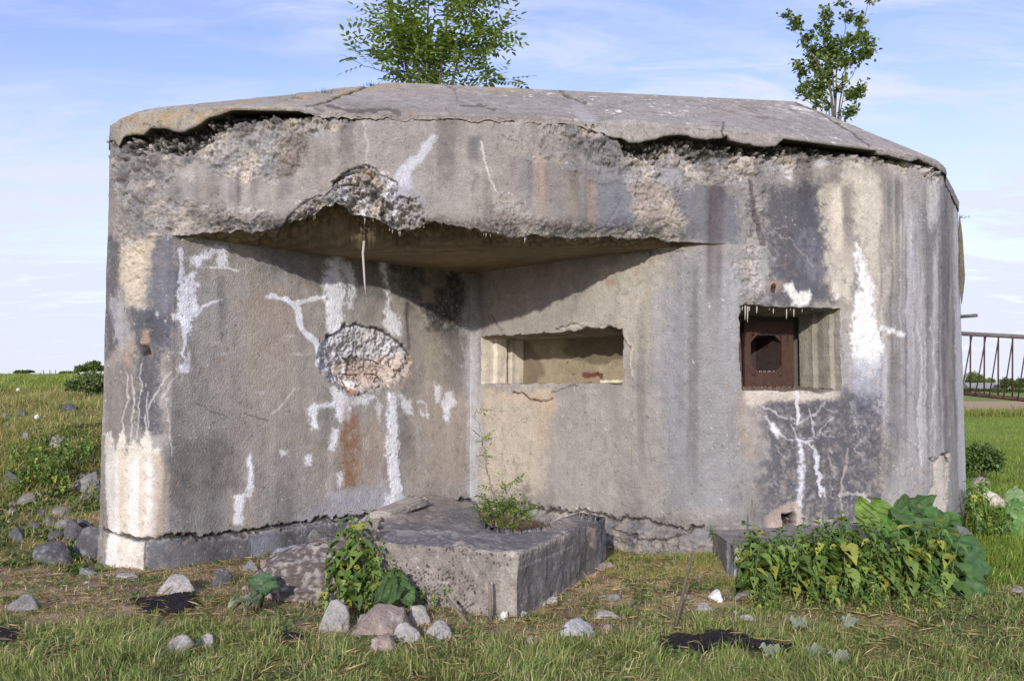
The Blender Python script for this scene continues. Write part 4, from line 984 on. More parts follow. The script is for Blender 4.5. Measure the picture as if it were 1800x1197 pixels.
# ------------------------------------------------------------------ roof slab
U1p = at(690, 145, 9.5); U2p = at(1400, 179, 9.95)
lip_in = []     # (plan point, lip z, px)
zt_x = [-4.0, -3.6, -2.5, -1.0, 0.5, 1.95, 3.6, 4.7, 6]
zt_z = [4.03, 4.06, 4.085, 4.09, 4.085, 4.02, 3.955, 3.92, 3.9]
lo = mark[(-3.92, 9.2)]; hi = mark[(5.54, 10.6)]
ii = np.arange(0, NC, 1); LP = Cc[ii]; LN = NCc[ii]; m = len(ii)
lx = LP[:, 0]
ztop = np.interp(lx, zt_x, zt_z)
P0 = np.stack([lx, LP[:, 1], ztop], 1)
pxl, pyl = image_px(P0)
side_l = ii < mark[(-3.85, 8.05)]; side_r = ii > mark[(4.66, 9.1)]
brk = [(150, 252), (200, 250), (212, 262), (222, 244), (240, 241), (262, 244), (275, 232), (300, 232), (318, 238), (330, 238), (350, 229), (375, 214), (400, 206), (430, 194), (470, 192), (530, 192), (560, 188), (640, 195), (760, 192), (870, 198), (960, 207), (1040, 222), (1090, 246), (1102, 256), (1118, 257), (1150, 249), (1168, 246), (1190, 243), (1215, 249), (1235, 252), (1262, 249), (1270, 243), (1276, 252), (1300, 260), (1330, 262), (1352, 262), (1368, 248), (1385, 243), (1420, 236), (1450, 243), (1480, 252), (1512, 260), (1527, 262), (1530, 275), (1558, 281), (1590, 288), (1602, 284), (1640, 299), (1680, 318), (1900, 318)]
pyb = np.interp(pxl, [b[0] for b in brk], [b[1] for b in brk])
pyb = np.where(side_l, pyl + 32, np.where(side_r, pyl + 22, pyb))
thick = np.clip((pyb - pyl) * LP[:, 1] / F, 0.02, 0.3) + 0.018 * fbm(P0, 10, 3, 201) 
gone = ((pxl > 545) & (pxl < 1085) & ~side_l & ~side_r).astype(float)
gone = np.convolve(np.pad(gone, 12, 'edge'), np.ones(25) / 25, 'valid')
thick = np.maximum(thick, 0.03)
over = 0.085 * (1 - gone) + 0.012 * gone + 0.015 * fbm(P0, 2.0, 2, 202)
over = over * sstep(196, 290, pxl) * (1 - .75 * sstep(1560, 1680, pxl)) + .006; over = over + gone * (.012 * fbm(P0, 7, 4, 203) - .006); thick = thick + gone * (.05 * fbm(P0, 6, 4, 204, .6) + .03); thick = np.maximum(thick, .03)
over = np.where(side_l | side_r, 0.012, over)
# upper ring
arc = np.concatenate([[0], np.cumsum(np.hypot(*np.diff(LP, axis=0).T))])
kL = mark[(-3.42, 7.60)]; kR = mark[(3.72, 8.45)] - 12
U = np.zeros((m, 3)); U1a, U2a = np.array(U1p), np.array(U2p)
f = np.clip((arc - arc[kL]) / (arc[kR] - arc[kL]), 0, 1)
U[:] = U1a + (U2a - U1a) * f[:, None]
UbL, UbR = np.array((-1.5, 12.6, U1p.z)), np.array((3.5, 12.8, U1p.z))
fl_ = np.clip((arc[mark[(-3.90, 8.45)]] - arc) / arc[mark[(-3.90, 8.45)]], 0, 1); U[ii < kL] = U1a + (UbL - U1a) * fl_[ii < kL][:, None]
kr2 = mark[(4.92, 9.5)]; fr_ = np.clip((arc - arc[kr2]) / (arc[-1] - arc[kr2]), 0, 1); U[ii > kR] = U2a + (UbR - U2a) * fr_[ii > kR][:, None]
U[:, 2] = np.minimum(U[:, 2], 5.2)
rows = []
N3 = np.stack([LN[:, 0], LN[:, 1], np.zeros(m)], 1)
inner = P0 - N3 * 0.30; inner[:, 2] = ztop - thick + 0.02
nf = 12
rows.append(inner)
rows.append(P0 + N3 * (over * 0.2)[:, None] - np.array((0, 0, 1)) * (thick - 0.012)[:, None])
for k in range(nf + 1):
    t = k / nf
    rows.append(P0 + N3 * over[:, None] - np.array((0, 0, 1)) * (thick * (1 - t))[:, None])
lip0 = P0 + N3 * over[:, None]
ns = 170
for k in range(1, ns + 1):
    t = (k / ns)
    rows.append(lip0 + (U - lip0) * t)
G = np.stack(rows); nr = len(rows); Pg = G.reshape(-1, 3)
ps = Paint(Pg, (149, 142, 134), 300)
sb1 = fbm(Pg, 1.5, 4, 301); sb2 = fbm(Pg, 6, 4, 302, .6); sb3 = fbm(Pg, 20, 3, 303, .6)
ps.col *= (1 + .16 * sb1 + .2 * sb2 + .2 * sb3)[:, None]
g_row = np.repeat(np.arange(nr), m); g_c = np.tile(np.arange(m), nr)
isf = (g_row >= 2) & (g_row <= 2 + nf)
P2, L2, S2 = ps.poly, ps.line, ps.streak
P2([(1060, 205), (1270, 225), (1600, 258), (1600, 285), (1270, 262), (1090, 262)], (156, 150, 142), .5, 6, 4)
P2([(200, 225), (330, 205), (480, 185), (700, 145), (700, 152), (480, 196), (300, 222), (205, 242)], (170, 158, 128), .45, 6, 6)
orange = sstep(0.22, 0.4, fbm(Pg, 13, 3, 305)) * sstep(0.0, .3, fbm(Pg, 2, 2, 306) + np.clip((420 - ps.px) / 400, -.35, .45)) * (ps.py < 275) * (ps.px < 1450)
ps.col = ps.col * (1 - .4 * orange[:, None]) + srgb((170, 136, 72)) * .4 * orange[:, None]
band = sstep(14, 0, np.abs(ps.py - np.interp(ps.px, [250, 690, 1400], [208, 147, 180])))
oc2 = band * sstep(-.1, .4, fbm(Pg, 6, 3, 307)) * sstep(1300, 900, ps.px); ps.col = ps.col * (1 - .45 * oc2[:, None]) + srgb((178, 150, 96)) * .45 * oc2[:, None]
wf = sstep(0.40, .5, fbm(Pg * np.array([1, 1, 1]), 15, 3, 308)) * sstep(-.1, .25, fbm(Pg, 1.2, 2, 309)) * (ps.px > 880) * (ps.px < 1500) * (g_row > 2 + nf)
ps.col = ps.col * (1 - .8 * wf[:, None]) + srgb((232, 226, 216)) * .8 * wf[:, None]
wd2 = sstep(0.02, .2, fbm(Pg, 12, 4, 310, .65)) * sstep(-6, 20, polydist(ps.px, ps.py, [(1340, 180), (1420, 178), (1500, 212), (1540, 235), (1480, 225), (1420, 205), (1350, 196)]))
ps.col = ps.col * (1 - .85 * wd2[:, None]) + srgb((232, 226, 216)) * .85 * wd2[:, None]
dkp = (fbm(Pg, 18, 3, 311) > .45); ps.col[dkp] *= .68
P2([(560, 186), (700, 186), (860, 192), (960, 205), (940, 214), (600, 205)], (126, 118, 110), .5, 4, 8)
L2([(578, 186), (625, 196), (680, 192), (700, 196)], 6, (76, 70, 64), .7, d=-.01); L2([(810, 186), (840, 184), (870, 192)], 5, (80, 74, 68), .7, d=-.01)
L2([(650, 150), (630, 160), (600, 168), (570, 180), (540, 188)], 4, (50, 46, 42), .9, d=-.02, warp=3)
L2([(985, 158), (995, 168), (1020, 178), (1030, 182)], 5, (92, 84, 76), .8, d=-.015); L2([(780, 150), (800, 158), (804, 180)], 1.8, (110, 102, 94), .8)
L2([(1015, 190), (1040, 215), (1060, 235)], 16, (168, 164, 164), .6, soft=6)
L2([(1400, 180), (1440, 198), (1500, 235), (1528, 256)], 2.6, (84, 78, 74), .8, d=-.006, warp=2)
L2([(1272, 214), (1270, 235), (1276, 255)], 2.6, (80, 70, 62), .9, d=-.012, warp=2); L2([(1118, 212), (1132, 228), (1142, 240)], 1.6, (110, 100, 92), .7)
for a in ([(1300, 190), (1360, 196)], [(1180, 175), (1230, 180)], [(1240, 190), (1290, 197)], [(1090, 180), (1150, 184)], [(1320, 205), (1400, 214)]): L2(a, 2, (92, 86, 80), .5, warp=6)
L2([(250, 215), (270, 222), (282, 232)], 1.8, (92, 84, 76), .8)
P2([(205, 245), (240, 240), (250, 262), (218, 262)], (150, 140, 128), .6, 3, 4)
edge = sstep(0.035, 0.0, np.where(isf, (g_row - 2) / nf * thick[g_c], 1)) * isf
ps.col *= (1 - .55 * edge * (1 - gone[g_c]))[:, None]
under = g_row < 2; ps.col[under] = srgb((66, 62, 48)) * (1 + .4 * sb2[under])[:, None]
dsp = (.009 * sb1 + .008 * sb2 + .004 * sb3 + ps.disp) * np.where(isf | (g_row > 2 + nf), 1.0, .3)
dsp *= sstep(m, m - 40, g_c) * 0 + 1
nrm = np.where(isf[:, None], N3[g_c], np.array((0, -.35, .94)))
bend = sstep(3.5, 0, np.abs(g_row - (2 + nf)))
Pg2 = Pg + nrm * dsp[:, None]; Pg2[:, 2] -= 0.022 * bend * (1 + sb2)
Pg2[g_row == nr - 1] = Pg[g_row == nr - 1]
top_c = len(Pg2)
cen = Pg[g_row == nr - 1].mean(0)
Pg2 = np.vstack([Pg2, cen]); sc_ = np.vstack([ps.col, srgb((150, 142, 130))])
lastr = (nr - 1) * m + np.arange(m)
tri = np.stack([lastr[:-1], lastr[1:], np.full(m - 1, top_c)], 1)
tri = np.vstack([tri, [lastr[-1], lastr[0], top_c]])
Fs_ = grid_faces(nr, m)
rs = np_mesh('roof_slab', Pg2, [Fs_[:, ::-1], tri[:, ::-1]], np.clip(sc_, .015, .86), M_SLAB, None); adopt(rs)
# back of the bunker, closing walls and roof
bm = bmesh.new()
slab_box(bm, Vector((0.8, 14.1, 1.9)), (1, 0, 0), (0, 1, 0), (0, 0, 1), 9.46, .2, 4.5)
adopt(bm_obj('rear_wall', bm, mat_mineral('rear_concrete', base=(.3, .28, .26))))
# ------------------------------------------------------------------ ground
def gz(X, Y):
    X = np.asarray(X, float); Y = np.asarray(Y, float)
    prof = np.interp(Y, [7.0, 8, 9, 10, 12, 15, 20, 35, 60, 100, 160, 400], [0, .12, .34, .56, .93, 1.2, 1.42, 1.87, 2.34, 2.95, 2.2, 0.5])
    w = 1 - sstep(-4.25, -3.1 + np.clip((Y - 8) * .3, 0, 6), X)
    w = w * np.where(Y < 9, sstep(-3.5, -3.95 - 0 * X, X) if False else 1 - sstep(-4.2, -3.55, X), 1)
    z = prof * w
    P = np.stack([X, Y, np.zeros_like(X)], -1)
    near = 1 - sstep(30, 60, Y)
    z = z + near * (0.035 * fbm(P, .9, 3, 400) + 0.022 * fbm(P, 3.5, 3, 401) * sstep(.2, 1, 1.2 - .0 * Y) + w * sstep(7, 9, Y) * (0.10 * fbm(P, .8, 3, 402) + .05 * fbm(P, 2.2, 2, 403)))
    z = z + (1 - w) * .18 * np.exp(-((Y - 43) / 1.5) ** 2) * (X > 5)
    z = z + 0.06 * sstep(.35, 0, np.abs(Y - 8.0 + .3)) * (X > 0.2) * (X < 2.0)
    return z
def gpt(px, py):
    """Point of the ground met in direction (px, py)."""
    Y = 6.0
    lo_, hi_ = 3.5, 120.0
    ys = np.concatenate([np.linspace(3.5, 30, 1200), np.linspace(30, 130, 600)])
    x = (px - 900) / F; v = (598.5 - py) / F
    t = ys / (cp - v * sp_); zr = EYE + t * (sp_ + v * cp); zg = gz(x * t, ys)
    k = np.argmax(zr <= zg)
    return Vector((float(x * t[k]), float(ys[k]), float(zg[k])))
def spread(a, b, step, far, ratio):
    v = list(np.arange(a, b + 1e-6, step)); s = step
    while v[-1] < far: s *= ratio; v.append(v[-1] + s)
    return v
xr = spread(0, 5.4, .026, 2500, 1.09); xs = np.array([-v for v in xr[:0:-1]] + xr)
ysg = np.array([-400, -100, -30, -10, -3, 0, 2, 3, 3.6] + spread(4.0, 10.5, .026, 3000, 1.035))
GX, GY = np.meshgrid(xs, ysg)
GZ = gz(GX, GY)
GP = np.stack([GX, GY, GZ], -1).reshape(-1, 3)
# how bare the ground is: 0 thick grass, 1 bare
DIRT = [([(-60, 985), (200, 960), (640, 1000), (900, 1080), (1300, 1000), (1330, 1085), (1150, 1112), (900, 1128), (600, 1120), (380, 1100), (200, 1092), (-60, 1100)], .8),
        ([(40, 1000), (180, 985), (260, 1010), (450, 1030), (560, 1040), (640, 1065), (560, 1112), (380, 1085), (200, 1078), (60, 1082)], .9),
        ([(880, 1090), (990, 1000), (1100, 985), (1290, 1000), (1310, 1060), (1250, 1098), (1040, 1105), (900, 1135)], .8),
        ([(40, 900), (90, 850), (185, 830), (185, 930), (110, 930), (60, 930)], .75), ([(0, 960), (80, 985), (60, 1000), (0, 1000)], .5),
        ([(540, 1085), (900, 1085), (930, 1140), (800, 1150), (600, 1150), (480, 1140)], .55),
        ([(1360, 1070), (1560, 1060), (1600, 1110), (1400, 1120)], .4), ([(1280, 1075), (1460, 1095), (1420, 1130), (1300, 1110)], .6)]
ASH = [[(238, 1054), (345, 1050), (352, 1066), (300, 1082), (250, 1074)], [(-20, 1108), (28, 1112), (24, 1130), (-20, 1132)], [(484, 1112), (520, 1116), (548, 1126), (500, 1134)],
       [(1150, 1124), (1190, 1116), (1220, 1118), (1262, 1111), (1300, 1116), (1350, 1130), (1398, 1138), (1380, 1147), (1330, 1147), (1290, 1132), (1250, 1144), (1200, 1147), (1160, 1138)]]
def bare(P):
    px, py = image_px(P)
    wx = 14 * fbm(P, 2.5, 3, 410); wy = 9 * fbm(P, 2.5, 3, 411)
    b = np.zeros(len(P))
    for pts, a in DIRT: b = np.maximum(b, a * sstep(-16, 16, polydist(px + wx * 1.6, py + wy * 1.3, pts)))
    b = np.clip(b * (1 + .6 * fbm(P, 5, 3, 412)), 0, 1)
    a_ = np.zeros(len(P))
    for pts in ASH: a_ = np.maximum(a_, sstep(-2, 2, polydist(px + wx * .35, py + wy * .3, pts)))
    ok = (P[:, 1] > 4) & (P[:, 1] < 14)
    return b * ok, a_ * ok
bg, ag = bare(GP)
n1_, n2_, n3_ = fbm(GP, .7, 4, 420), fbm(GP, 5, 4, 421), fbm(GP, 24, 3, 422)
far_ = sstep(12, 30, GP[:, 1])
soil = srgb((146, 126, 108)) * (1 + .3 * n2_ + .35 * n3_)[:, None]
straw = srgb((186, 160, 124)) * (1 + .25 * n2_ + .3 * n3_)[:, None]
mixs = sstep(-.2, .3, n2_ + .5 * n1_)[:, None] * (0.75 * (GP[:, 0] > .2) + .35)[:, None]
c_b = soil * (1 - mixs) + straw * mixs
c_g = srgb((112, 106, 66)) * (1 + .3 * n2_ + .3 * n3_)[:, None]
c_far = srgb((124, 138, 66)) * (1 + .16 * fbm(GP, .25, 4, 423) + .12 * n1_ + .1 * n2_)[:, None]
dryf = sstep(-.1, .4, fbm(GP, .12, 3, 424))[:, None] * .35
c_far = c_far * (1 - dryf) + srgb((150, 146, 88)) * dryf
gc = c_b * bg[:, None] + c_g * (1 - bg[:, None])
gc = gc * (1 - far_[:, None]) + c_far * far_[:, None]
fld = sstep(44.5, 46, GP[:, 1] + n1_) * (1 - sstep(94, 97, GP[:, 1])) * (GP[:, 0] > 8)
gc = gc * (1 - fld[:, None]) + srgb((186, 158, 124)) * (1 + .08 * n1_ + .06 * n2_)[:, None] * fld[:, None]
ashc = srgb((46, 43, 46)) * (1 + .3 * n3_ + .3 * n2_)[:, None]
gc = gc * (1 - ag[:, None] * .6) + ashc * ag[:, None] * .6
GP[:, 2] += (1 - far_) * (.006 * n3_ + .004 * n2_) - .02 * ag
gnd = np_mesh('ground', GP, [grid_faces(len(ysg), len(xs))], np.clip(gc, .01, .7), M_SOIL)
tag(gnd, 'meadow ground with bare trodden soil, rising to a bank on one side', 'ground', None, 'structure')
del gnd['category'], gnd['label']

# burnt black patches: thin crusts of ash lying in the grass
M_ASH = mat_mineral('ash', grain=90, var=.5, bump=.9, bump_dist=.01, base=(.030, .027, .028), speck=.9, rough=.95, spec=.1)
ASHL = ['black burnt patch in the trodden soil near the white pillar foot', 'black burnt patch in the grass at the picture edge', 'small black burnt patch in the grass before the lichened rubble lump', 'large black burnt patch in the grass before the nettle bed']
for k, pts in enumerate(ASH):
    cpt = gpt(sum(p[0] for p in pts) / len(pts), sum(p[1] for p in pts) / len(pts))
    ring0 = [gpt(*p) for p in pts]
    x0, x1 = min(p.x for p in ring0) - .1, max(p.x for p in ring0) + .1; y0, y1 = min(p.y for p in ring0) - .1, max(p.y for p in ring0) + .1
    AX, AY = np.meshgrid(np.arange(x0, x1, .014), np.arange(y0, y1, .014))
    AP = np.stack([AX, AY, gz(AX, AY)], -1).reshape(-1, 3)
    wv = .05 * fbm(AP, 6, 3, 430 + k)
    dd = polydist(AP[:, 0] + wv, AP[:, 1] + .05 * fbm(AP, 6, 3, 435 + k), [(p.x, p.y) for p in ring0]) + .045 * fbm(AP, 14, 4, 440, .65)
    AP[:, 2] += -.012 + .030 * sstep(-.03, .02, dd) + .012 * fbm(AP, 22, 3, 441) * sstep(0, .04, dd) + .004
    Ff = grid_faces(*AX.shape); kp = (dd[Ff] > -.012).all(1)
    Ff = Ff[kp]
    used = np.unique(Ff); rem = np.full(len(AP), -1); rem[used] = np.arange(len(used))
    oa = np_mesh('ash_patch', AP[used], [rem[Ff]], None, M_ASH, None, True, tuple(cpt)); oa.location = cpt
    tag(oa, ASHL[k], 'ash', 'burnt patches in the grass')

# ------------------------------------------------------------------ grass: far too many blades to count
def grass(name, pts, hmin, hmax, wd_, cols, seed, lean=.5, org=(0, 0, 0), hmod=None):
    rg = np.random.default_rng(seed); n = len(pts)
    az = rg.uniform(0, 2 * np.pi, n); h = rg.uniform(hmin, hmax, n) * rg.uniform(.5, 1.1, n) * np.where(rg.random(n) < .04, 1.7, 1)
    if hmod is not None: h = h * hmod
    ln = rg.beta(1.5, 1.9, n) * lean * 1.9
    swirl = 5 * fbm(pts, 1.7, 2, seed + 9)
    az2 = np.where(rg.random(n) < .7, swirl + rg.normal(0, .7, n), az)       # the wind's way
    dx_, dy_ = np.cos(az2) * ln * h, np.sin(az2) * ln * h
    ln = np.minimum(ln, 1.35)
    wv = np.stack([np.cos(az), np.sin(az), 0 * az], 1) * (wd_ * rg.uniform(.6, 1.3, n))[:, None] * .5
    p0 = pts; up_ = np.zeros((n, 3)); up_[:, 2] = h * np.sqrt(np.clip(1 - .45 * ln ** 2, .1, 1))
    d = np.stack([dx_, dy_, 0 * dx_], 1)
    p1 = p0 + up_ * .55 + d * .28; p2 = p0 + up_ * (.98 - .25 * ln[:, None]) + d
    Vv = np.stack([p0 - wv, p0 + wv, p1 + wv * .8, p1 - wv * .8, p2], 1)
    b = np.arange(n) * 5
    q = np.stack([b, b + 1, b + 2, b + 3], 1); t = np.stack([b + 3, b + 2, b + 4], 1)
    ci_ = rg.choice(len(cols[0]), n, p=cols[1]); cc = np.array([srgb(c) for c in cols[0]])[ci_] * rg.uniform(.7, 1.25, (n, 1))
    cc = np.repeat(cc, 5, 0)
    return np_mesh(name, Vv.reshape(-1, 3), [q, t], cc, M_GRASS, None, False, org)
def field_pts(n, ya, yb, r0, r1, dens, seed, pw=1.0):
    rg = np.random.default_rng(seed)
    Y_ = ya * (yb / ya) ** (rg.random(n) ** pw); X_ = Y_ * rg.uniform(r0, r1, n)
    P = np.stack([X_, Y_, gz(X_, Y_)], 1)
    k = rg.random(n) < dens(P)
    return P[k]
def clump(P, s, f=3.0): return np.clip(.5 + 1.1 * fbm(P, f, 3, s), 0, 1)
def blocked(P):            # no grass inside the bunker or the concrete block
    x, y = P[:, 0], P[:, 1]
    pl = [(-3.9, 14), (-3.9, 8.4), (-3.7, 7.75), (-3.3, 7.55), (-3.0, 7.52), (-.49, 10.1), (1.7, 8.0), (3.2, 8.25), (4.2, 8.6), (4.66, 9.1), (5.5, 10.4), (5.5, 14)]
    inb = (polydist(x, y, pl) > 0) | (polydist(x, y, BLOCK) > -.02) | (polydist(x, y, LEDGE) > 0)
    return inb
BLOCK = [(-1.04, 6.5), (.04, 5.97), (.93, 7.85), (.75, 9.0), (-.4, 10.0), (-.9, 9.0), (-1.25, 8.0)]
LEDGE = [(1.80, 7.12), (4.0, 7.5), (4.2, 8.7), (1.8, 8.1)]
def dens_near(P):
    b, a_ = bare(P)
    px, py = image_px(P); cut = np.ones(len(P))
    for pts in ASH: cut *= 1 - .93 * sstep(-4, 3, np.maximum(polydist(px, py - 10, pts), polydist(px, py - 19, pts)))
    return cut * np.clip((1 - b) ** 1.6 * (.06 + 1.1 * clump(P, 500) * (.3 + 1.0 * clump(P, 499, 9))), .0, 1) * (1 - a_ * .97) * ~blocked(P)
GC = ([(122, 140, 72), (148, 160, 92), (168, 172, 112), (194, 182, 140), (98, 118, 60)], [.28, .28, .18, .16, .10])
Pn = field_pts(300000, 4.15, 7.6, -.68, .68, dens_near, 501, .9)
hm = .72 * (.3 + .6 * clump(Pn, 502, 2.2) + .85 * clump(Pn, 505, 7) ** 1.5) * np.interp(Pn[:, 1], [4.2, 5.4, 6.2, 7.6], [1.15, 1.0, .62, .5])
g1_ = grass('grass', Pn, .07, .19, .0055, GC, 503, 1.15, hmod=hm)
tag(g1_, None, None, None, 'stuff')
def dens_straw(P):
    b, a_ = bare(P)
    return np.clip(b * 1.2, 0, 1) * (.08 + .8 * clump(P, 511, 6)) * (1 - a_) * ~blocked(P)
Ps_ = field_pts(130000, 4.6, 9.2, -.66, .5, dens_straw, 510)
SCo = ([(200, 178, 134), (178, 152, 112), (150, 148, 88), (124, 140, 72), (216, 200, 166)], [.36, .26, .16, .12, .1])
o = grass('dry_grass', Ps_, .03, .075, .0045, SCo, 512, 1.5); tag(o, None, None, None, 'stuff')
def dens_bank(P):
    b, a_ = bare(P); px, py = image_px(P)
    b = np.maximum(b, .75 * sstep(-25, 25, polydist(px + 30 * fbm(P, 2, 2, 528), py + 20 * fbm(P, 2, 2, 529), [(-40, 900), (-40, 990), (190, 960), (190, 830), (110, 880)])))
    return np.clip((1 - b), .12, 1) * (.3 + .8 * clump(P, 521, 1.6)) * ~blocked(P)
Pk = field_pts(120000, 7.3, 26, -.68, -.455, dens_bank, 520, .8)
BC = ([(126, 138, 74), (154, 156, 94), (190, 174, 122), (104, 120, 62), (190, 162, 120)], [.28, .24, .2, .12, .16])
o = grass('bank_grass', Pk, .07, .2, .008, BC, 522, .8, hmod=(.5 + .9 * clump(Pk, 523, 1.4)) * np.interp(Pk[:, 1], [7, 9, 26], [.6, .8, 1.1])); tag(o, None, None, None, 'stuff')
Pk = field_pts(60000, 20, 98, -.68, -.455, lambda P: .4 + .6 * clump(P, 524, .5), 525, .9)
o = grass('meadow_grass', Pk, .12, .3, .028, ([(118, 140, 62), (140, 152, 76), (162, 160, 92)], [.4, .4, .2]), 526, .8); tag(o, None, None, None, 'stuff')
Pk = field_pts(90000, 7.0, 44.5, .455, .68, lambda P: (.4 + .7 * clump(P, 531, 1.2)) * ~blocked(P), 530, .95)
o = grass('field_grass', Pk, .07, .16, .007, ([(112, 140, 52), (140, 160, 70), (164, 170, 90), (92, 120, 44)], [.36, .34, .16, .14]), 532, .7, hmod=np.interp(Pk[:, 1], [7, 44], [1, 1.5])); tag(o, None, None, None, 'stuff')
Pk = field_pts(16000, 42, 45, .45, .68, lambda P: (.3 + .7 * clump(P, 541, .9)), 540)
o = grass('verge_grass', Pk, .25, .6, .03, ([(128, 138, 70), (150, 150, 84)], [.5, .5]), 542, .7); tag(o, None, None, None, 'stuff')
Pk = field_pts(16000, 6.9, 8.15, .10, .27, lambda P: np.clip(clump(P, 551, 3) * 1.3 - .5 * sstep(7.7, 7.0, P[:, 1]), 0, 1) * ~blocked(P), 550)
o = grass('wall_foot_grass', Pk, .03, .085, .005, ([(146, 150, 84), (180, 168, 112), (124, 138, 70)], [.4, .3, .3]), 552, .7); tag(o, None, None, None, 'stuff')

# low leafy ground cover and lying straw between the blades
def cover(name, P, smin, smax, cols, seed, flat=.5, narrow=1.6):
    rg = np.random.default_rng(seed); n = len(P)
    T = np.array([(0, 0, 0), (.2, .35, .05), (.16, .7, .0), (0, 1, -.08), (-.16, .7, .0), (-.2, .35, .05)]) * np.array([narrow, 1, 1])
    d_ = rg.normal(0, 1, (n, 3)); d_[:, 2] = rg.uniform(-.1, .5, n) * flat * 2; d_ /= np.linalg.norm(d_, axis=1)[:, None]
    u_ = rg.normal(0, .35, (n, 3)) + np.array([0, -.2, 1.0]); s_ = np.cross(d_, u_); s_ /= np.linalg.norm(s_, axis=1)[:, None]; n_ = np.cross(s_, d_)
    M = np.stack([s_, d_, n_], -1); sc = rg.uniform(smin, smax, n)
    Vv = np.einsum('nij,kj->nki', M, T) * sc[:, None, None] + P[:, None] + np.array([0, 0, .015])
    Ff = (np.array([(0, 1, 2, 3), (0, 3, 4, 5)])[None] + (np.arange(n) * 6)[:, None, None]).reshape(-1, 4)
    cc = np.array([srgb(c) for c in cols])[rg.integers(len(cols), size=n)] * rg.uniform(.75, 1.2, (n, 1))
    return tag(np_mesh(name, Vv.reshape(-1, 3), [Ff], np.repeat(cc, 6, 0), M_LEAF, None, False), None, None, None, 'stuff')
Pk = field_pts(60000, 4.3, 8.0, -.66, .66, lambda P: np.clip(clump(P, 561, 5) * 2.2 - 1.0, 0, 1) * ~blocked(P) * (1 - bare(P)[1]), 560)
cover('ground_cover', Pk, .015, .038, ((104, 124, 66), (126, 142, 80), (88, 108, 56)), 562)
Pk = field_pts(26000, 7.4, 14, -.66, -.46, lambda P: np.clip(clump(P, 571, 3) * 2.2 - .9, 0, 1) * ~blocked(P), 570)
cover('bank_weeds', Pk, .03, .07, ((92, 112, 58), (112, 128, 68), (78, 96, 50)), 572)
Pk = field_pts(9000, 4.3, 9.0, -.66, .66, lambda P: (.3 + .7 * clump(P, 581, 2)) * ~blocked(P), 580)
cover('straw', Pk, .05, .16, ((206, 186, 146), (186, 164, 124), (162, 144, 110)), 582, .3, .07)
# ------------------------------------------------------------------ stones and broken concrete
def rock(name, label, cat, px, py, w, h, col=(158, 152, 146), seed=0, lean=0, d=None, group=None, moss=0.0, flat=None, loc=None, sub=4, dark=0.0, cuts=9):
    base = loc or gpt(px, py)
    s = base.y / F
    W_, H_ = w * s, h * s
    D_ = d or W_ * .75
    bm = bmesh.new(); bmesh.ops.create_icosphere(bm, subdivisions=sub, radius=1.0)
    Vv = np.array([v.co[:] for v in bm.verts]); Ff = np.array([[v.index for v in f.verts] for f in bm.faces]); bm.free()
    rg = np.random.default_rng(seed + int(px) * 13 + int(py))
    for k in range(cuts):
        n = rg.normal(size=3); n[2] = abs(n[2]) * .9 + .05 if k % 2 else n[2]; n /= np.linalg.norm(n)
        off = rg.uniform(.42, .74)
        e = Vv @ n - off; Vv = Vv - np.maximum(e, 0)[:, None] * n * .97
    Vv = Vv / np.array([np.ptp(Vv[:, 0]) / 2, np.ptp(Vv[:, 1]) / 2, np.ptp(Vv[:, 2]) / 2])
    Vv = Vv + (Vv / (np.linalg.norm(Vv, axis=1)[:, None] + .01)) * (.10 * (1 - 2 * np.abs(fbm(Vv + seed, 2.1, 4, seed + 3, .6))))[:, None] + .045 * np.stack([fbm(Vv + seed, 1.6, 3, seed + k) for k in range(3)], 1) + (Vv / (np.linalg.norm(Vv, axis=1)[:, None] + .01)) * (.05 * fbm(Vv, 6, 4, seed + 5, .6) - .015 * np.clip(worley(Vv, 3.5, seed)[0] - .3, 0, 1))[:, None]
    c0 = srgb(col) * (1 + .2 * fbm(Vv, 1.5, 3, seed + 7) + .3 * fbm(Vv, 7, 3, seed + 8))[:, None]
    if dark: k_ = sstep(-.1, .3, fbm(Vv, 2.5, 4, seed + 9))[:, None] * dark; c0 = c0 * (1 - k_) + srgb((70, 66, 66)) * k_
    wl_ = sstep(.15, .5, fbm(Vv, 5, 4, seed + 10, .65))[:, None]; c0 = c0 * (1 - wl_ * .35) + srgb((196, 192, 184)) * wl_ * .35
    if moss: k_ = (sstep(0, .3, fbm(Vv, 3, 3, seed + 11)) * (Vv[:, 2] > -.2))[:, None] * moss; c0 = c0 * (1 - k_) + srgb((110, 108, 60)) * k_
    Vv = Vv * np.array([W_ / 2, D_ / 2, H_ * .72]); Vv[:, 2] += H_ * .28
    a = lean; Rm = np.array([[math.cos(a), 0, -math.sin(a)], [0, 1, 0], [math.sin(a), 0, math.cos(a)]]); Vv = Vv @ Rm.T
    o = np_mesh(name, Vv, [Ff], np.clip(c0, .02, .8), M_ROCK, None, sub > 4)
    o.location = base - Vector((0, 0, H_ * .17)); tag(o, label, cat, group); return o
GRY, PAL, PNK, DRK = (128, 125, 122), (158, 153, 147), (146, 130, 120), (92, 91, 93)
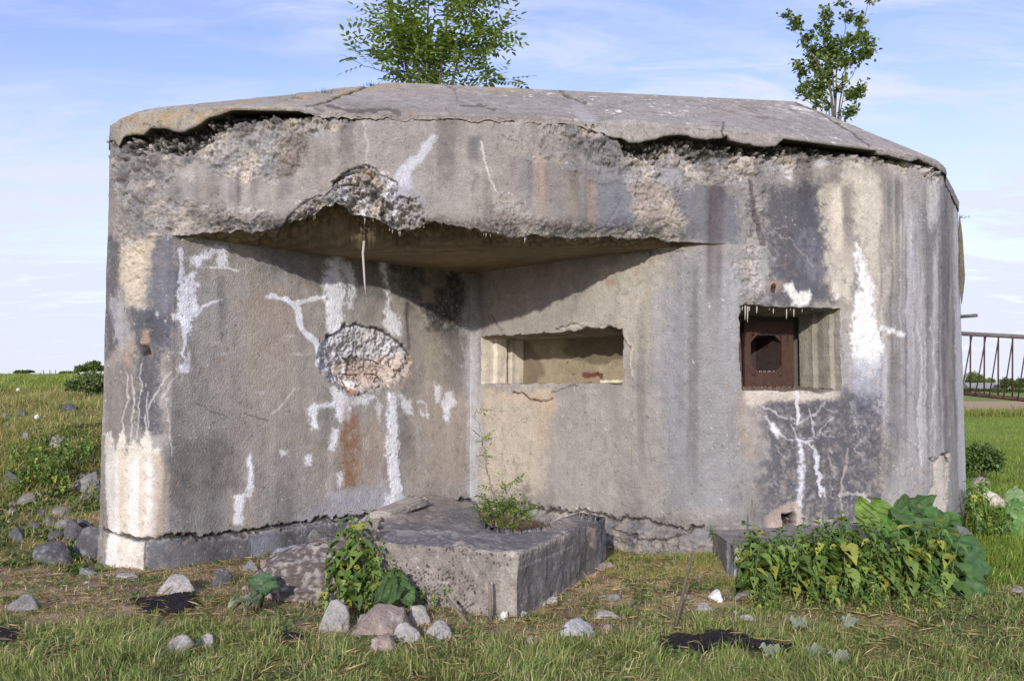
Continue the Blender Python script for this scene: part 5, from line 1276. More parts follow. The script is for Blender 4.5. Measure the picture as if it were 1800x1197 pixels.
R_ = [
 ('pale angular stone with a pointed top, before the lichened rubble lump', 586, 1108, 54, 56, PAL, {}),
 ('broad pinkish flat-topped stone, largest in the cluster before the block', 672, 1112, 108, 58, PNK, {}),
 ('grey upright stone beside the foot of the nettle clump, behind the cluster', 740, 1094, 38, 40, PAL, {}),
 ('wedge-shaped pale stone between the pinkish stone and the round pitted one', 716, 1126, 44, 34, PAL, {}),
 ('pinkish stone lying in front of the broad flat-topped stone', 678, 1140, 48, 32, PNK, {}),
 ('rough pitted grey stone at the outer end of the stone cluster', 770, 1120, 44, 34, PAL, {}),
 ('pale angular stone in the grass, left of its equally pale neighbour', 316, 1146, 50, 38, PAL, {}),
 ('smaller pale rounded stone in the grass touching an angular one', 358, 1138, 42, 28, PAL, {}),
 ('smooth light grey oval stone in the straw before the concrete block', 1010, 1118, 64, 36, (170, 168, 167), {'cuts': 4}),
 ('white pointed stone standing in the straw near the nettle bed', 1259, 1056, 24, 30, (226, 222, 216), {}),
 ('grey stone half sunk in the grass by the picture edge', 46, 1072, 50, 36, GRY, {'moss': .3}),
 ('long thin pale stone lying flat in the straw behind the oval stone', 1062, 1088, 48, 14, PAL, {}),
 ('large pitted dark grey stone, biggest below the bank', 95, 986, 64, 48, DRK, {'dark': .5}),
 ('dark grey leaning stone against the foot of the white pillar', 168, 982, 60, 56, DRK, {'dark': .3}),
 ('grey stone on the bank just above the two dark ones', 128, 944, 40, 36, DRK, {'dark': .3}),
 ('small dark stone low on the bank near a white pebble', 30, 946, 36, 22, DRK, {'dark': .3}),
 ('large grey slab-like stone tucked against the pillar on the bank', 160, 860, 44, 36, GRY, {'dark': .2}),
 ('lichened grey stone on the bank in the brown grass', 48, 884, 38, 24, GRY, {'moss': .5}),
 ('grey stone high on the bank under the bush', 121, 722, 30, 16, DRK, {'dark': .5}),
 ('small dark grey stone high on the bank, in long grass', 40, 729, 20, 12, DRK, {}),
 ('pale stone at the picture edge high on the bank', 10, 734, 22, 12, GRY, {}),
 ('grey square stone among the bank weeds', 45, 774, 22, 18, GRY, {}),
 ('broken pale stone with mossy hollow, mid bank', 106, 790, 38, 28, PAL, {'moss': .6}),
 ('weathered stone half hidden in the bank weeds', 22, 850, 40, 26, DRK, {'moss': .4}),
 ('dark pointed stone on the soil between pillar and rubble lump', 392, 1026, 38, 30, DRK, {'dark': .3}),
 ('flat pale stone flush with the soil at the pillar foot', 222, 1016, 44, 14, PAL, {}),
 ('grey stone in grass below the bank', 156, 1012, 32, 18, GRY, {}),
 ('crumbling heap of pale mortar on the soil', 312, 1040, 72, 34, PAL, {'sub': 5, 'cuts': 3}),
 ('grey stone lying on the wall foot, left of the rubble lump', 555, 962, 64, 44, GRY, {'dark': .3}),
 ('rounded grey stone at the wall foot beside yellow grass', 440, 1004, 28, 20, GRY, {}),
 ('second rounded grey stone at the wall foot, touching the lump', 468, 998, 24, 18, PNK, {}),
 ('bluish stone block below the cracked foundation line', 500, 985, 56, 32, (140, 142, 150), {}),
 ('tall grey stone standing behind the nettle clump', 612, 960, 24, 48, GRY, {'dark': .2}),
 ('white stone leaning at the block foot behind the broken stick', 835, 1078, 20, 16, (214, 210, 200), {}),
 ('white lump at the corner foot of the concrete block', 884, 1090, 18, 22, (214, 206, 196), {}),
 ('pale stone right of the block corner', 915, 1082, 20, 14, PAL, {}),
 ('pale angular stone in the straw along the block side', 945, 1064, 24, 14, PAL, {}),
 ('grey white stone next to the block side in the straw', 968, 1060, 24, 14, PAL, {}),
 ('flat grey stone embedded where straw meets soil', 1075, 1052, 40, 12, GRY, {}),
 ('flat bluish stone sunk in the straw behind the thin stick', 1300, 1052, 40, 16, GRY, {}),
 ('mottled stone lying in straw right of the thin stick', 1236, 1072, 30, 16, PAL, {}),
 ('pale flat stone near the nettle bed edge', 1312, 1088, 30, 10, PAL, {}),
 ('brown stone broken off by the end of the block', 1066, 1000, 38, 14, PNK, {}),
 ('pale stone at the far picture edge in the green grass', 1788, 1042, 34, 14, PAL, {}),
 ('pale lump at the end of the large burnt patch', 1152, 1140, 14, 14, PAL, {}),
 ('pinkish stone in grass before the oval stone', 935, 1130, 22, 14, PNK, {}),
 ('grey stone behind the cluster in the nettle shade', 640, 1100, 30, 26, GRY, {}),
 ('thin pale stone in grass before the oval stone', 1034, 1130, 18, 20, PAL, {}),
]
for k, (lab, px, py, w, h, c_, kw) in enumerate(R_): rock('stone', lab, 'stone', px, py, w, h, c_, 900 + k, **kw)
# three squared stone blocks in the grass behind the bunker's corner
rock('stone_block', 'brownish concrete block in the grass behind the corner, topmost of three', 'stone block', 1718, 858, 44, 26, (150, 140, 128), 71, cuts=14)
rock('stone_block', 'whitish squared concrete block, largest of the three behind the corner', 'stone block', 1726, 880, 52, 30, (214, 206, 192), 72, cuts=14)
rock('stone_block', 'pale squared block with a broken end, lowest of the three', 'stone block', 1752, 890, 34, 26, (196, 184, 166), 73, cuts=14)
# pebbles scattered on the bare ground: one kind of small stone, copied
rgp = np.random.default_rng(77)
protos = []
for k in range(6):
    o = rock('pebble', 'small pale pebble lying on the bare trodden ground', 'pebble', 900 + k, 1080, 12, 8, [PAL, GRY, PNK][k % 3], 960 + k, group='pebbles on the trodden ground', sub=2, cuts=6)
    protos.append(o)
zones = [((880, 1000, 1310, 1110), 60), ((60, 1000, 560, 1090), 60), ((560, 1080, 880, 1140), 30), ((0, 860, 180, 960), 22), ((940, 965, 1290, 1000), 18)]
first = list(protos)
for (x0, y0, x1, y1), n in zones:
    for k in range(n):
        q = gpt(rgp.uniform(x0, x1), rgp.uniform(y0, y1))
        if blocked(np.array([[q.x, q.y, q.z]]))[0]: continue
        if first: o = first.pop()
        else:
            o = protos[rgp.integers(6)].copy(); C.objects.link(o)
        s = rgp.uniform(.3, 1.15) ** 1.3
        o.location = q - Vector((0, 0, .004)); o.scale = (s, s * rgp.uniform(.7, 1.2), s * rgp.uniform(.5, 1)); o.rotation_euler = (0, 0, rgp.uniform(0, 6.28))

def voxel_solid(outlines, z0, z1, vox, top_fn=None):
    """Remeshed solid made of upright prisms: returns vertices and faces."""
    bm = bmesh.new()
    for ol in outlines:
        b_ = [bm.verts.new((x, y, z0)) for x, y in ol]; t_ = [bm.verts.new((x, y, z1)) for x, y in ol]
        n = len(ol)
        bm.faces.new(b_[::-1]); bm.faces.new(t_)
        for k in range(n): bm.faces.new([b_[k], b_[(k + 1) % n], t_[(k + 1) % n], t_[k]])
    bmesh.ops.recalc_face_normals(bm, faces=bm.faces)
    me = bpy.data.meshes.new('tmp'); bm.to_mesh(me); bm.free()
    ob_ = bpy.data.objects.new('tmp', me); C.objects.link(ob_)
    md = ob_.modifiers.new('r', 'REMESH'); md.mode = 'VOXEL'; md.voxel_size = vox
    dg = bpy.context.evaluated_depsgraph_get(); ev = ob_.evaluated_get(dg); m2 = bpy.data.meshes.new_from_object(ev)
    n = len(m2.vertices); Vv = np.zeros(n * 3); m2.vertices.foreach_get('co', Vv); Vv = Vv.reshape(-1, 3)
    Nn = np.zeros(n * 3); m2.vertices.foreach_get('normal', Nn); Nn = Nn.reshape(-1, 3)
    Ff = np.array([list(p.vertices) for p in m2.polygons if len(p.vertices) == 4])
    bpy.data.objects.remove(ob_); bpy.data.meshes.remove(me); bpy.data.meshes.remove(m2)
    return Vv, Nn, Ff
# the concrete block in front of the recess, open at its back like a trough
zt_b = .452
outl = [[(-1.04, 6.5), (.04, 5.97), (.84, 7.66), (.62, 7.95), (.40, 7.5), (.30, 7.18), (.04, 7.0), (-.22, 7.3), (-.30, 8.0), (-.36, 8.75), (-.9, 8.9), (-1.2, 8.0)]]
Vv, Nn, Ff = voxel_solid(outl, -.25, zt_b, .0125)
pb = Paint(Vv, (142, 133, 124), 600)
b1, b2, b3 = fbm(Vv, 1.5, 4, 601), fbm(Vv, 5, 4, 602), fbm(Vv, 18, 3, 603)
topm = sstep(.5, .8, Nn[:, 2]); rightf = sstep(.3, .6, Nn[:, 0]) * (1 - topm)
pb.col *= (1 + .2 * b1 + .2 * b2 + .2 * b3)[:, None]
pb.poly([(660, 925), (860, 890), (980, 935), (1040, 900), (1075, 905), (1060, 925), (930, 962), (820, 960), (700, 950)], (104, 102, 104), .85, 6, 14, mott=.35)
pb.poly([(680, 925), (800, 930), (900, 950), (840, 940), (700, 935)], (186, 180, 172), .6, 5, 8); pb.poly([(800, 965), (905, 975), (1000, 945), (1000, 935), (900, 965), (800, 955)], (188, 176, 160), .6, 4, 6)
pb.poly([(911, 990), (1010, 935), (1075, 900), (1085, 985), (1012, 1020), (911, 1090)], (104, 100, 98), .8, 5, 6); pb.poly([(1030, 925), (1045, 930), (1048, 965), (1035, 960)], (196, 172, 152), .8, 3, 4)  # right face darkened: its shade away from the sun painted in
pb.poly([(1046, 935), (1080, 905), (1080, 980), (1046, 985)], (98, 98, 102), .8, 3, 5)
pb.poly([(880, 990), (912, 985), (912, 1080), (880, 1080)], (176, 168, 156), .5, 6, 6)
pb.line([(905, 1000), (960, 980), (1005, 958)], 2, (176, 168, 160), .5)
d1, gp, cc_ = worley(Vv, 46, 610)
pz = np.maximum.reduce([sstep(-20, 25, polydist(pb.px + 30 * pb.w1, pb.py + 14 * pb.w2, p)) for p in ([(690, 990), (800, 1000), (870, 1060), (860, 1100), (690, 1060)], [(740, 955), (830, 965), (905, 975), (900, 985), (820, 980)], [(600, 1000), (720, 990), (760, 1040), (700, 1060)])])
pit = (d1 < .34) & (cc_ < .12 + .75 * pz) & (pz > .03)
pb.col[pit] = srgb((52, 42, 42)); pb.disp[pit] -= .006
wfl = fbm(Vv, 26, 3, 612) > .62; pb.col[wfl] = pb.col[wfl] * .5 + srgb((210, 206, 200)) * .5
off = .022 * b2 + .009 * b3 + .030 * b1
edge_r = -.02 * sstep(.4, .8, np.minimum(np.abs(Nn[:, 2]), np.hypot(Nn[:, 0], Nn[:, 1])) * 1.3)
notch = sstep(.06, .0, np.abs(pb.px - 1040 + 0 * pb.py) / 300.) * rightf
Vv2 = Vv + Nn * (off + edge_r + pb.disp - .03 * notch * 0)[:, None]
Vv2[:, 2] += topm * (.05 * fbm(Vv, 2.2, 3, 613) - .02 + .035 * sstep(7.2, 8.6, Vv[:, 1]) * (Vv[:, 0] < 0) - .07 * sstep(.35, .8, Vv[:, 0]))
blk = np_mesh('concrete_block', Vv2, [Ff], np.clip(pb.col, .02, .8), M_ROCK, None, True, (-.3, 7.2, 0)); blk.location = (-.3, 7.2, 0)
tag(blk, 'low broken concrete block hollow like a trough, before the recess', 'concrete block')
# soil inside the trough and behind it
sx, sy = np.meshgrid(np.arange(-.9, 1.5, .03), np.arange(6.9, 10.1, .03))
Pq = np.stack([sx, sy, .10 + .1 * sstep(7.2, 9.2, sy) + .05 * fbm(np.stack([sx, sy, sx * 0], -1), 3, 4, 620)], -1).reshape(-1, 3)
ins = polydist(Pq[:, 0], Pq[:, 1], [(-.8, 8.6), (-.28, 7.9), (-.2, 7.2), (.04, 6.95), (.32, 7.15), (.5, 7.6), (.6, 7.95), (.5, 8.5), (.15, 9.2), (-.49, 10.1)])
Pq[:, 2] += -.25 * sstep(0.02, -.15, ins)
so = np_mesh('soil', Pq, [grid_faces(*sx.shape)], srgb((120, 102, 84)) * (1 + .3 * fbm(Pq, 8, 3, 621))[:, None], M_SOIL); tag(so, None, None, None, 'structure')
# ledge along the right wall
Vv, Nn, Ff = voxel_solid([[(1.82, 7.12), (3.0, 7.3), (4.15, 7.75), (4.5, 8.9), (1.82, 8.1)]], -.25, .30, .014)
pl_ = Paint(Vv, (136, 130, 124), 630)
b1, b2, b3 = fbm(Vv, 1.5, 4, 631), fbm(Vv, 5, 4, 632), fbm(Vv, 18, 3, 633)
pl_.col *= (1 + .2 * b1 + .25 * b2 + .2 * b3)[:, None]
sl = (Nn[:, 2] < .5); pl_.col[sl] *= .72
k_ = sstep(.1, .3, fbm(Vv * np.array([9, 9, 1]), 1, 3, 634)) * sl; pl_.col = pl_.col * (1 - .6 * k_[:, None]) + srgb((196, 196, 202)) * .6 * k_[:, None]
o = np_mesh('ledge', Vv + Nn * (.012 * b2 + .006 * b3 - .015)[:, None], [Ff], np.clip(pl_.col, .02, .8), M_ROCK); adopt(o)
# leaning concrete slab at the recess foot
def beam(name, label, cat, a, b, wdt, th, col, seed):
    a, b = Vector(a), Vector(b); mid = (a + b) / 2; dr = (b - a).normalized(); L_n = (b - a).length
    sd_ = Vector((-dr.y, dr.x, 0)).normalized(); upv = dr.cross(sd_)
    bm = bmesh.new(); slab_box(bm, (0, 0, 0), dr, sd_, upv, L_n, wdt, th)
    bmesh.ops.bevel(bm, geom=list(bm.edges), offset=th * .18, segments=2, affect='EDGES'); bmesh.ops.triangulate(bm, faces=bm.faces)
    for _ in range(4):
        es = [e for e in bm.edges if e.calc_length() > .03]
        bmesh.ops.subdivide_edges(bm, edges=es, cuts=1); bmesh.ops.triangulate(bm, faces=[f for f in bm.faces if len(f.verts) > 3])
    bm.normal_update(); me = bpy.data.meshes.new(name); 
    P = np.array([v.co[:] for v in bm.verts]); dn = .012 * fbm(P, 5, 3, seed) + .006 * fbm(P, 18, 3, seed + 1)
    for v, q in zip(bm.verts, dn): v.co += v.normal * q
    bm.to_mesh(me); bm.free()
    set_col(me, srgb(col) * (1 + .25 * fbm(P, 5, 4, seed + 2) + .2 * fbm(P, 18, 3, seed + 3))[:, None])
    o = link(name, me, M_ROCK); o.location = mid; tag(o, label, cat); return o
pa, pc_ = at(664, 914, 7.75), at(738, 893, 8.35)
beam('concrete_slab', 'broken strip of concrete leaning along the recess foot on the block', 'slab', (pa.x, pa.y, .44), (pc_.x, pc_.y, .50), .22, .075, (166, 158, 146), 640)
q = at(1085, 668, 8.62); beam('mortar_chunk', 'flat cream chunk of mortar lying on the sill of the wide embrasure', 'mortar', (.93, 8.82, Z2 + .018), (1.13, 8.63, Z2 + .02), .1, .03, (222, 212, 184), 643)
# lichened lump of rubble concrete
bm = bmesh.new(); bmesh.ops.create_icosphere(bm, subdivisions=6, radius=1.0)
Vv = np.array([v.co[:] for v in bm.verts]); Ff = np.array([[v.index for v in f.verts] for f in bm.faces]); bm.free()
Vv[:, 2] = np.where(Vv[:, 2] > 0, Vv[:, 2] * (1 - .12 * np.clip(-Vv[:, 0], 0, 1)), Vv[:, 2])
sh = Vv * (1 + .16 * fbm(Vv, 1.4, 3, 650) + .07 * fbm(Vv, 4, 3, 651))[:, None] * np.array([.80, .46, .41])
d1, gp, cd = worley(sh, 27, 652); sh = sh + Vv * (.036 * (1 - d1) * sstep(0, .2, gp))[:, None] + Vv * .012 * fbm(sh, 20, 3, 653)[:, None]
cl_ = srgb((160, 152, 144)) * (.7 + .5 * (1 - d1) + .3 * (cd - .5))[:, None]
dkk = (sstep(.30, .36, cd + .35 * fbm(sh, 60, 3, 654, .75) + .3 * fbm(sh, 3, 2, 655)) * .85)[:, None]
cl_ = cl_ * (1 - dkk * .9) + srgb((60, 46, 45)) * dkk * .95
lp = gpt(592, 1062); lp.y += .35
o = np_mesh('rubble_lump', sh, [Ff], np.clip(cl_, .02, .8), M_ROCK); o.location = (lp.x + .10, lp.y + .08, .03); o.rotation_euler = (0, 0, rad(14))
tag(o, 'big lump of pebbly concrete speckled with dark lichen, beside the block', 'boulder')
rock('stone', 'low weathered concrete piece between the nettle clump and the block', 'stone', 680, 960, 70, 60, GRY, 991, dark=.4, sub=4, loc=Vector((-1.02, 6.75, .1)))

BKL = 'grey stone half buried among the bank grass'
bp_ = [rock('stone', BKL, 'stone', px, py, w, h, c_, 1100 + px, group='stones half buried in the bank', sub=3, moss=.25, dark=.3) for px, py, w, h, c_ in ((60, 930, 26, 16, DRK), (110, 905, 30, 16, GRY), (150, 925, 26, 16, DRK), (20, 905, 24, 14, GRY))]
for k in range(34):
    q = gpt(rgp.uniform(0, 180), rgp.uniform(730, 985)); o = bp_[k % 4].copy(); C.objects.link(o); s = rgp.uniform(.4, 1.25)
    o.location = q - Vector((0, 0, .02)); o.scale = (s, s, s * rgp.uniform(.7, 1.1)); o.rotation_euler = (0, 0, rgp.uniform(0, 6.28))
cr = rock('moss_crust', None, None, 1692, 470, 9, 104, (112, 104, 84), 1200, moss=.6, loc=at(1691, 472, 10.3), dark=.4); adopt(cr)
# ------------------------------------------------------------------ plants
def rot_to(dirs, ups, rg=None):
    """matrices whose columns are (side, direction, normal)"""
    d = dirs / np.linalg.norm(dirs, axis=1)[:, None]
    s = np.cross(d, ups); s /= np.linalg.norm(s, axis=1)[:, None] + 1e-9
    n = np.cross(s, d)
    return np.stack([s, d, n], -1)
def inst(TV, TF, M, pos, scale):
    n = len(pos)
    Vv = np.einsum('nij,kj->nki', M, TV) * scale[:, None, None] + pos[:, None]
    Ff = [(np.array(f)[None] + (np.arange(n) * len(TV))[:, None, None]).reshape(-1, np.array(f).shape[1]) for f in TF]
    return Vv.reshape(-1, 3), Ff
# small pointed leaflet (length 1 along y)
LEAFLET = (np.array([(0, 0, 0), (.16, .35, .03), (.12, .72, .0), (0, 1, -.06), (-.12, .72, .0), (-.16, .35, .03), (0, .4, -.02)]), [[(0, 1, 6), (1, 2, 6), (2, 3, 6), (3, 4, 6), (4, 5, 6), (5, 0, 6)]])
# toothed heart-shaped leaf, length 1
def toothed():
    rim = [(0, 0), (.14, -.06), (.27, .02), (.33, .14), (.36, .2), (.31, .27), (.34, .36), (.26, .42), (.28, .52), (.19, .6), (.19, .7), (.1, .8), (.09, .87), (0, 1.05)]
    ptsv = [(x, y, abs(x) * .35 - .25 * max(0, y - .3) ** 2 - .0) for x, y in rim] + [(-x, y, abs(x) * .35 - .25 * max(0, y - .3) ** 2) for x, y in rim[-2:0:-1]]
    mid = [(0, .3, -.02), (0, .6, -.05)]
    n = len(ptsv); V_ = ptsv + mid; f = []
    for i in range(n):
        a, b = i, (i + 1) % n
        ya = (ptsv[a][1] + ptsv[b][1]) / 2
        f.append((a, b, n if ya < .45 else n + 1))
    lo_i = [i for i in range(n) if (ptsv[i][1] + ptsv[(i + 1) % n][1]) / 2 < .45]
    sw = [i for i in range(n) if (i in lo_i) != (((i - 1) % n) in lo_i)]
    for i in sw: f.append((i, n, n + 1))
    return np.array(V_), [f]
NLEAF = toothed()
def big_leaf(name, base, tip, nrm, wide, par, col, seed, wave=.06, veins=True):
    """Large wavy leaf like butterbur, from its stalk end to its tip."""
    base, tip, nrm = Vector(base), Vector(tip), Vector(nrm).normalized()
    d = tip - base; L_n = d.length; d.normalize(); s = d.cross(nrm).normalized(); nn = s.cross(d)
    nu_, nv_ = 34, 26
    P = []; cl_ = []
    rg = random.Random(seed)
    prof = lambda t: (math.sin(math.pi * min(1, (t * .88 + .12)) ** .75) ** .62) if 0 <= t < 1 else 0.0
    for i in range(nu_):
        t = i / (nu_ - 1)
        for j in range(nv_):
            q = j / (nv_ - 1) * 2 - 1
            w_ = wide * .5 * max(.02, prof(t)) * (1 + .05 * math.sin(t * 34 + seed) + .03 * math.sin(t * 61 + seed * 2))
            back_ = .22 * (abs(q) ** 1.5) * (1 - t) ** 3                         # heart lobes at the stalk
            x = q * w_; y = (t - back_) * L_n
            z = wave * .45 * (abs(q) ** 2) * math.sin(t * 9 + q * 3 + seed) + .05 * abs(q) * wide - .22 * L_n * (t - .25) ** 2 + .012 * math.sin(q * 9 + t * 20)
            P.append(base + s * x + d * y + nn * z)
            v_ = math.exp(-(q / .05) ** 2)
            for r in (.15, .32, .5, .68): v_ = max(v_, math.exp(-(((t - r) - abs(q) * .34) / .014) ** 2) * (1 - abs(q)) ** .5)
            n_ = mnoise.noise(Vector((x * 14, y * 14, seed)))
            c = np.array(srgb(col)) * .88 * (1 + .3 * n_); k_ = .35 * v_ if veins else 0
            cl_.append(c * (1 - k_) + srgb((170, 186, 120)) * k_)
    off = sum((p for p in P), Vector()) * 0
    o = np_mesh(name, np.array([p[:] for p in P]), [grid_faces(nu_, nv_)], np.array(cl_), M_LEAF, par, True)
    return o
def put_under(o, par_loc):
    o.matrix_parent_inverse = Matrix.Translation(-Vector(par_loc))
def nettle(h, seed, lean=.1, leaf=.095, top=True, cols=((108, 134, 66), (134, 156, 80), (90, 116, 60), (168, 170, 82)), p=(.4, .3, .24, .06)):
    """stem and foliage meshes for one nettle, rooted at the origin"""
    rg = np.random.default_rng(seed)
    ax = rg.uniform(-lean, lean, 2); npair = int(h / .052)
    curve = lambda t: np.array([ax[0] * t * t * h * 2, ax[1] * t * t * h * 2, h * t])
    stp = [curve(t) for t in np.linspace(0, 1, 7)]
    sv_, sf_, sc_p = tube_np(stp, [.0045] * 3 + [.004, .0035, .0028, .0015], 5)
    pos, dr, upn, sc2 = [], [], [], []
    for k in range(npair):
        t = .18 + .82 * (k + .5) / npair
        if rg.random() < .12 and t < .5: continue
        az = k * math.pi / 2 + rg.uniform(-.4, .4)
        for sgn in (0, math.pi):
            a = az + sgn + rg.uniform(-.25, .25); dn = rg.uniform(-1.3, -.25) if t < .9 else rg.uniform(.0, .6)
            s_ = leaf * (1 - .6 * max(0, t - .55) / .45) * rg.uniform(.75, 1.2)
            dvec = np.array([math.cos(a), math.sin(a), dn])
            pos.append(curve(t) + np.array([math.cos(a), math.sin(a), .1]) * s_ * .3); dr.append(dvec); upn.append([math.cos(a) * .7 + rg.uniform(-.3, .3), math.sin(a) * .7 + rg.uniform(-.3, .3), .8]); sc2.append(s_)
    pos, dr, upn, sc2 = map(np.array, (pos, dr, upn, sc2))
    Vv, Ff = inst(NLEAF[0], NLEAF[1], rot_to(dr, upn), pos, sc2)
    pal = np.array([srgb(c) for c in cols]); n = len(pos)
    ci_ = rg.choice(len(pal), n, p=p); ylow = rg.random(n) < .18 * (pos[:, 2] < h * .5); ci_[ylow] = len(pal) - 1
    cc = np.repeat(pal[ci_] * rg.uniform(.8, 1.2, (n, 1)), len(NLEAF[0]), 0)
    return (sv_, sf_ + sc_p), (Vv, Ff, cc)
def plant_thing(name, label, cat, loc, stem, fol, group=None):
    t = thing(name, label, cat, loc, group)
    me = bpy.data.meshes.new('stem'); me.from_pydata([tuple(v) for v in stem[0]], [], stem[1]); link('stem', me, M_STEM, t)
    np_mesh('foliage', fol[0], fol[1], fol[2], M_LEAF, t, False)
    return t
def dup(root, loc, rz_, sc=1.0, label=None):
    r = root.copy(); C.objects.link(r); r.location = loc; r.rotation_euler = (0, 0, rz_); r.scale = (sc, sc, sc)
    if label: r['label'] = label
    for ch in list(root.children):
        c = ch.copy(); C.objects.link(c); c.parent = r
    return r
NL = 'leafy green nettle, one of many in the bed before the ledge'
NG = 'nettles in the bed before the ledge'
pr = [plant_thing('nettle', NL, 'nettle', (0, 0, 0), *nettle(h, 700 + k, .16, (.08, .11, .1, .12, .09, .115, .105)[k]), NG) for k, h in enumerate((.40, .46, .52, .58, .44, .36, .5))]
rgn = np.random.default_rng(9); usedp = list(pr)
bed = [(1300, 1045, .8), (1330, 1040, .95)]
spots_ = []
for k in range(120):
    px = rgn.uniform(1300, 1668); y_f = rgn.uniform(6.45, 7.25)
    x_ = (px - 900) / F * y_f
    topy = np.interp(px, [1300, 1330, 1400, 1470, 1520, 1580, 1640, 1665], [945, 915, 915, 892, 920, 915, 900, 950])
    hh_ = (680 - topy) / F * y_f + EYE
    hh_ = max(.22, hh_) * rgn.uniform(.55, 1.08)
    spots_.append((x_, y_f, hh_))
for k in range(26):
    px = rgn.uniform(1325, 1640); y_f = rgn.uniform(6.0, 6.5); spots_.append(((px - 900) / F * y_f, y_f, rgn.uniform(.12, .32)))
hs_ = [.40, .46, .52, .58, .44, .36, .5]
for (x_, y_, h_) in spots_:
    k = int(rgn.integers(7)); s = h_ / hs_[k]
    z_ = float(gz(x_, y_)) - .01
    if usedp and k == pr.index(usedp[-1]) and False: pass
    if k < len(pr) and pr[k] in usedp: o = pr[k]; usedp.remove(o); o.location = (x_, y_, z_); o.rotation_euler = (0, 0, rgn.uniform(0, 6.28)); o.scale = (s, s, s)
    else: dup(pr[k], (x_, y_, z_), rgn.uniform(0, 6.28), s)
for k, px in enumerate((1500, 1530, 1560)): pass
# the clump between the rubble lump and the block
CG = 'nettles between the rubble lump and the block'
for k, (px, yy, h_) in enumerate([(600, 6.35, .50), (620, 6.3, .62), (640, 6.35, .5), (585, 6.4, .42), (655, 6.3, .42), (630, 6.15, .36), (610, 6.15, .34), (645, 6.1, .30), (672, 6.25, .34), (690, 6.2, .36), (700, 6.15, .24), (725, 6.1, .24), (575, 6.2, .22), (660, 6.05, .3), (705, 6.3, .38), (690, 6.0, .22), (740, 6.2, .2), (765, 6.15, .16), (615, 6.45, .7), (648, 6.4, .6)]):
    x_ = (px - 900) / F * yy
    dup(pr[k % 7], (x_, yy, float(gz(x_, yy))), k * 1.3, h_ / hs_[k % 7], 'green nettle of the clump between the rubble lump and the block')['group'] = CG
x_, yy = at(628, 900, 6.75).x, 6.75; dup(pr[3], (x_, yy, .30), 2.1, .34 / .58, 'tall nettle shoot rising behind the stones against the wall')['group'] = CG
for k, (px, py, h_, lab) in enumerate([(985, 1028, .2, 'small nettle with reddish leaves at the side of the block'), (1000, 1030, .15, 'smaller nettle at the side of the block, nearer the stub'), (785, 1035, .16, 'tiny yellow green nettle against the block front'), (745, 1050, .2, 'low nettle shoot at the foot of the block front')]):
    q = gpt(px, py)
    if k in (2,): q = at(785, 1030, 6.22); q.z = .06
    dup(pr[k], q, k * 2.0, h_ / hs_[k], lab)
q = at(1250, 938, 7.9); dup(pr[4], (q.x, 7.82, .2), 0, .17 / .44, 'small leafy weed growing out of the wall foot')
q = at(355, 996, 7.4); dup(pr[1], (q.x, 7.4, .0), 1, .1 / .46, 'small bright weed at the foot of the cracked wall')
# weeds on the bank
for k, (px, py, h_) in enumerate([(45, 815, .28), (70, 805, .3), (100, 800, .32), (125, 815, .3), (25, 830, .28), (60, 845, .3), (85, 840, .3), (150, 815, .25), (110, 850, .25), (40, 865, .25), (15, 800, .25), (75, 780, .2), (160, 790, .22), (55, 795, .26), (95, 825, .3), (130, 795, .26), (20, 870, .2), (170, 870, .16), (140, 890, .14)]):
    q = gpt(px, py + 14)
    for j in range(3):
        q2 = gpt(px + rgn.uniform(-16, 16), py + 14 + rgn.uniform(-16, 12)); i_ = (k * 3 + j) % 7
        dup(pr[i_], q2, k * 1.7 + j, h_ * rgn.uniform(.9, 1.45) / hs_[i_], 'dark leafy weed growing among the stones on the bank')['group'] = 'weeds on the bank'
# nettles and tall weeds behind the bunker's corner
for k in range(34):
    yy = rgn.uniform(8.7, 10.8); px = rgn.uniform(1692, 1765) if yy < 9.6 else rgn.uniform(1696, 1740)
    x_ = (px - 900) / F * yy
    hh_ = (rgn.uniform(.35, .6) if px < 1715 else rgn.uniform(.14, .3))
    if yy < 9.3 and px < 1696: continue
    dup(pr[k % 7], (x_, yy, float(gz(x_, yy))), k * 1.1, hh_ / hs_[k % 7], 'tall dark nettle standing behind the bunker corner')['group'] = 'nettles behind the bunker corner'

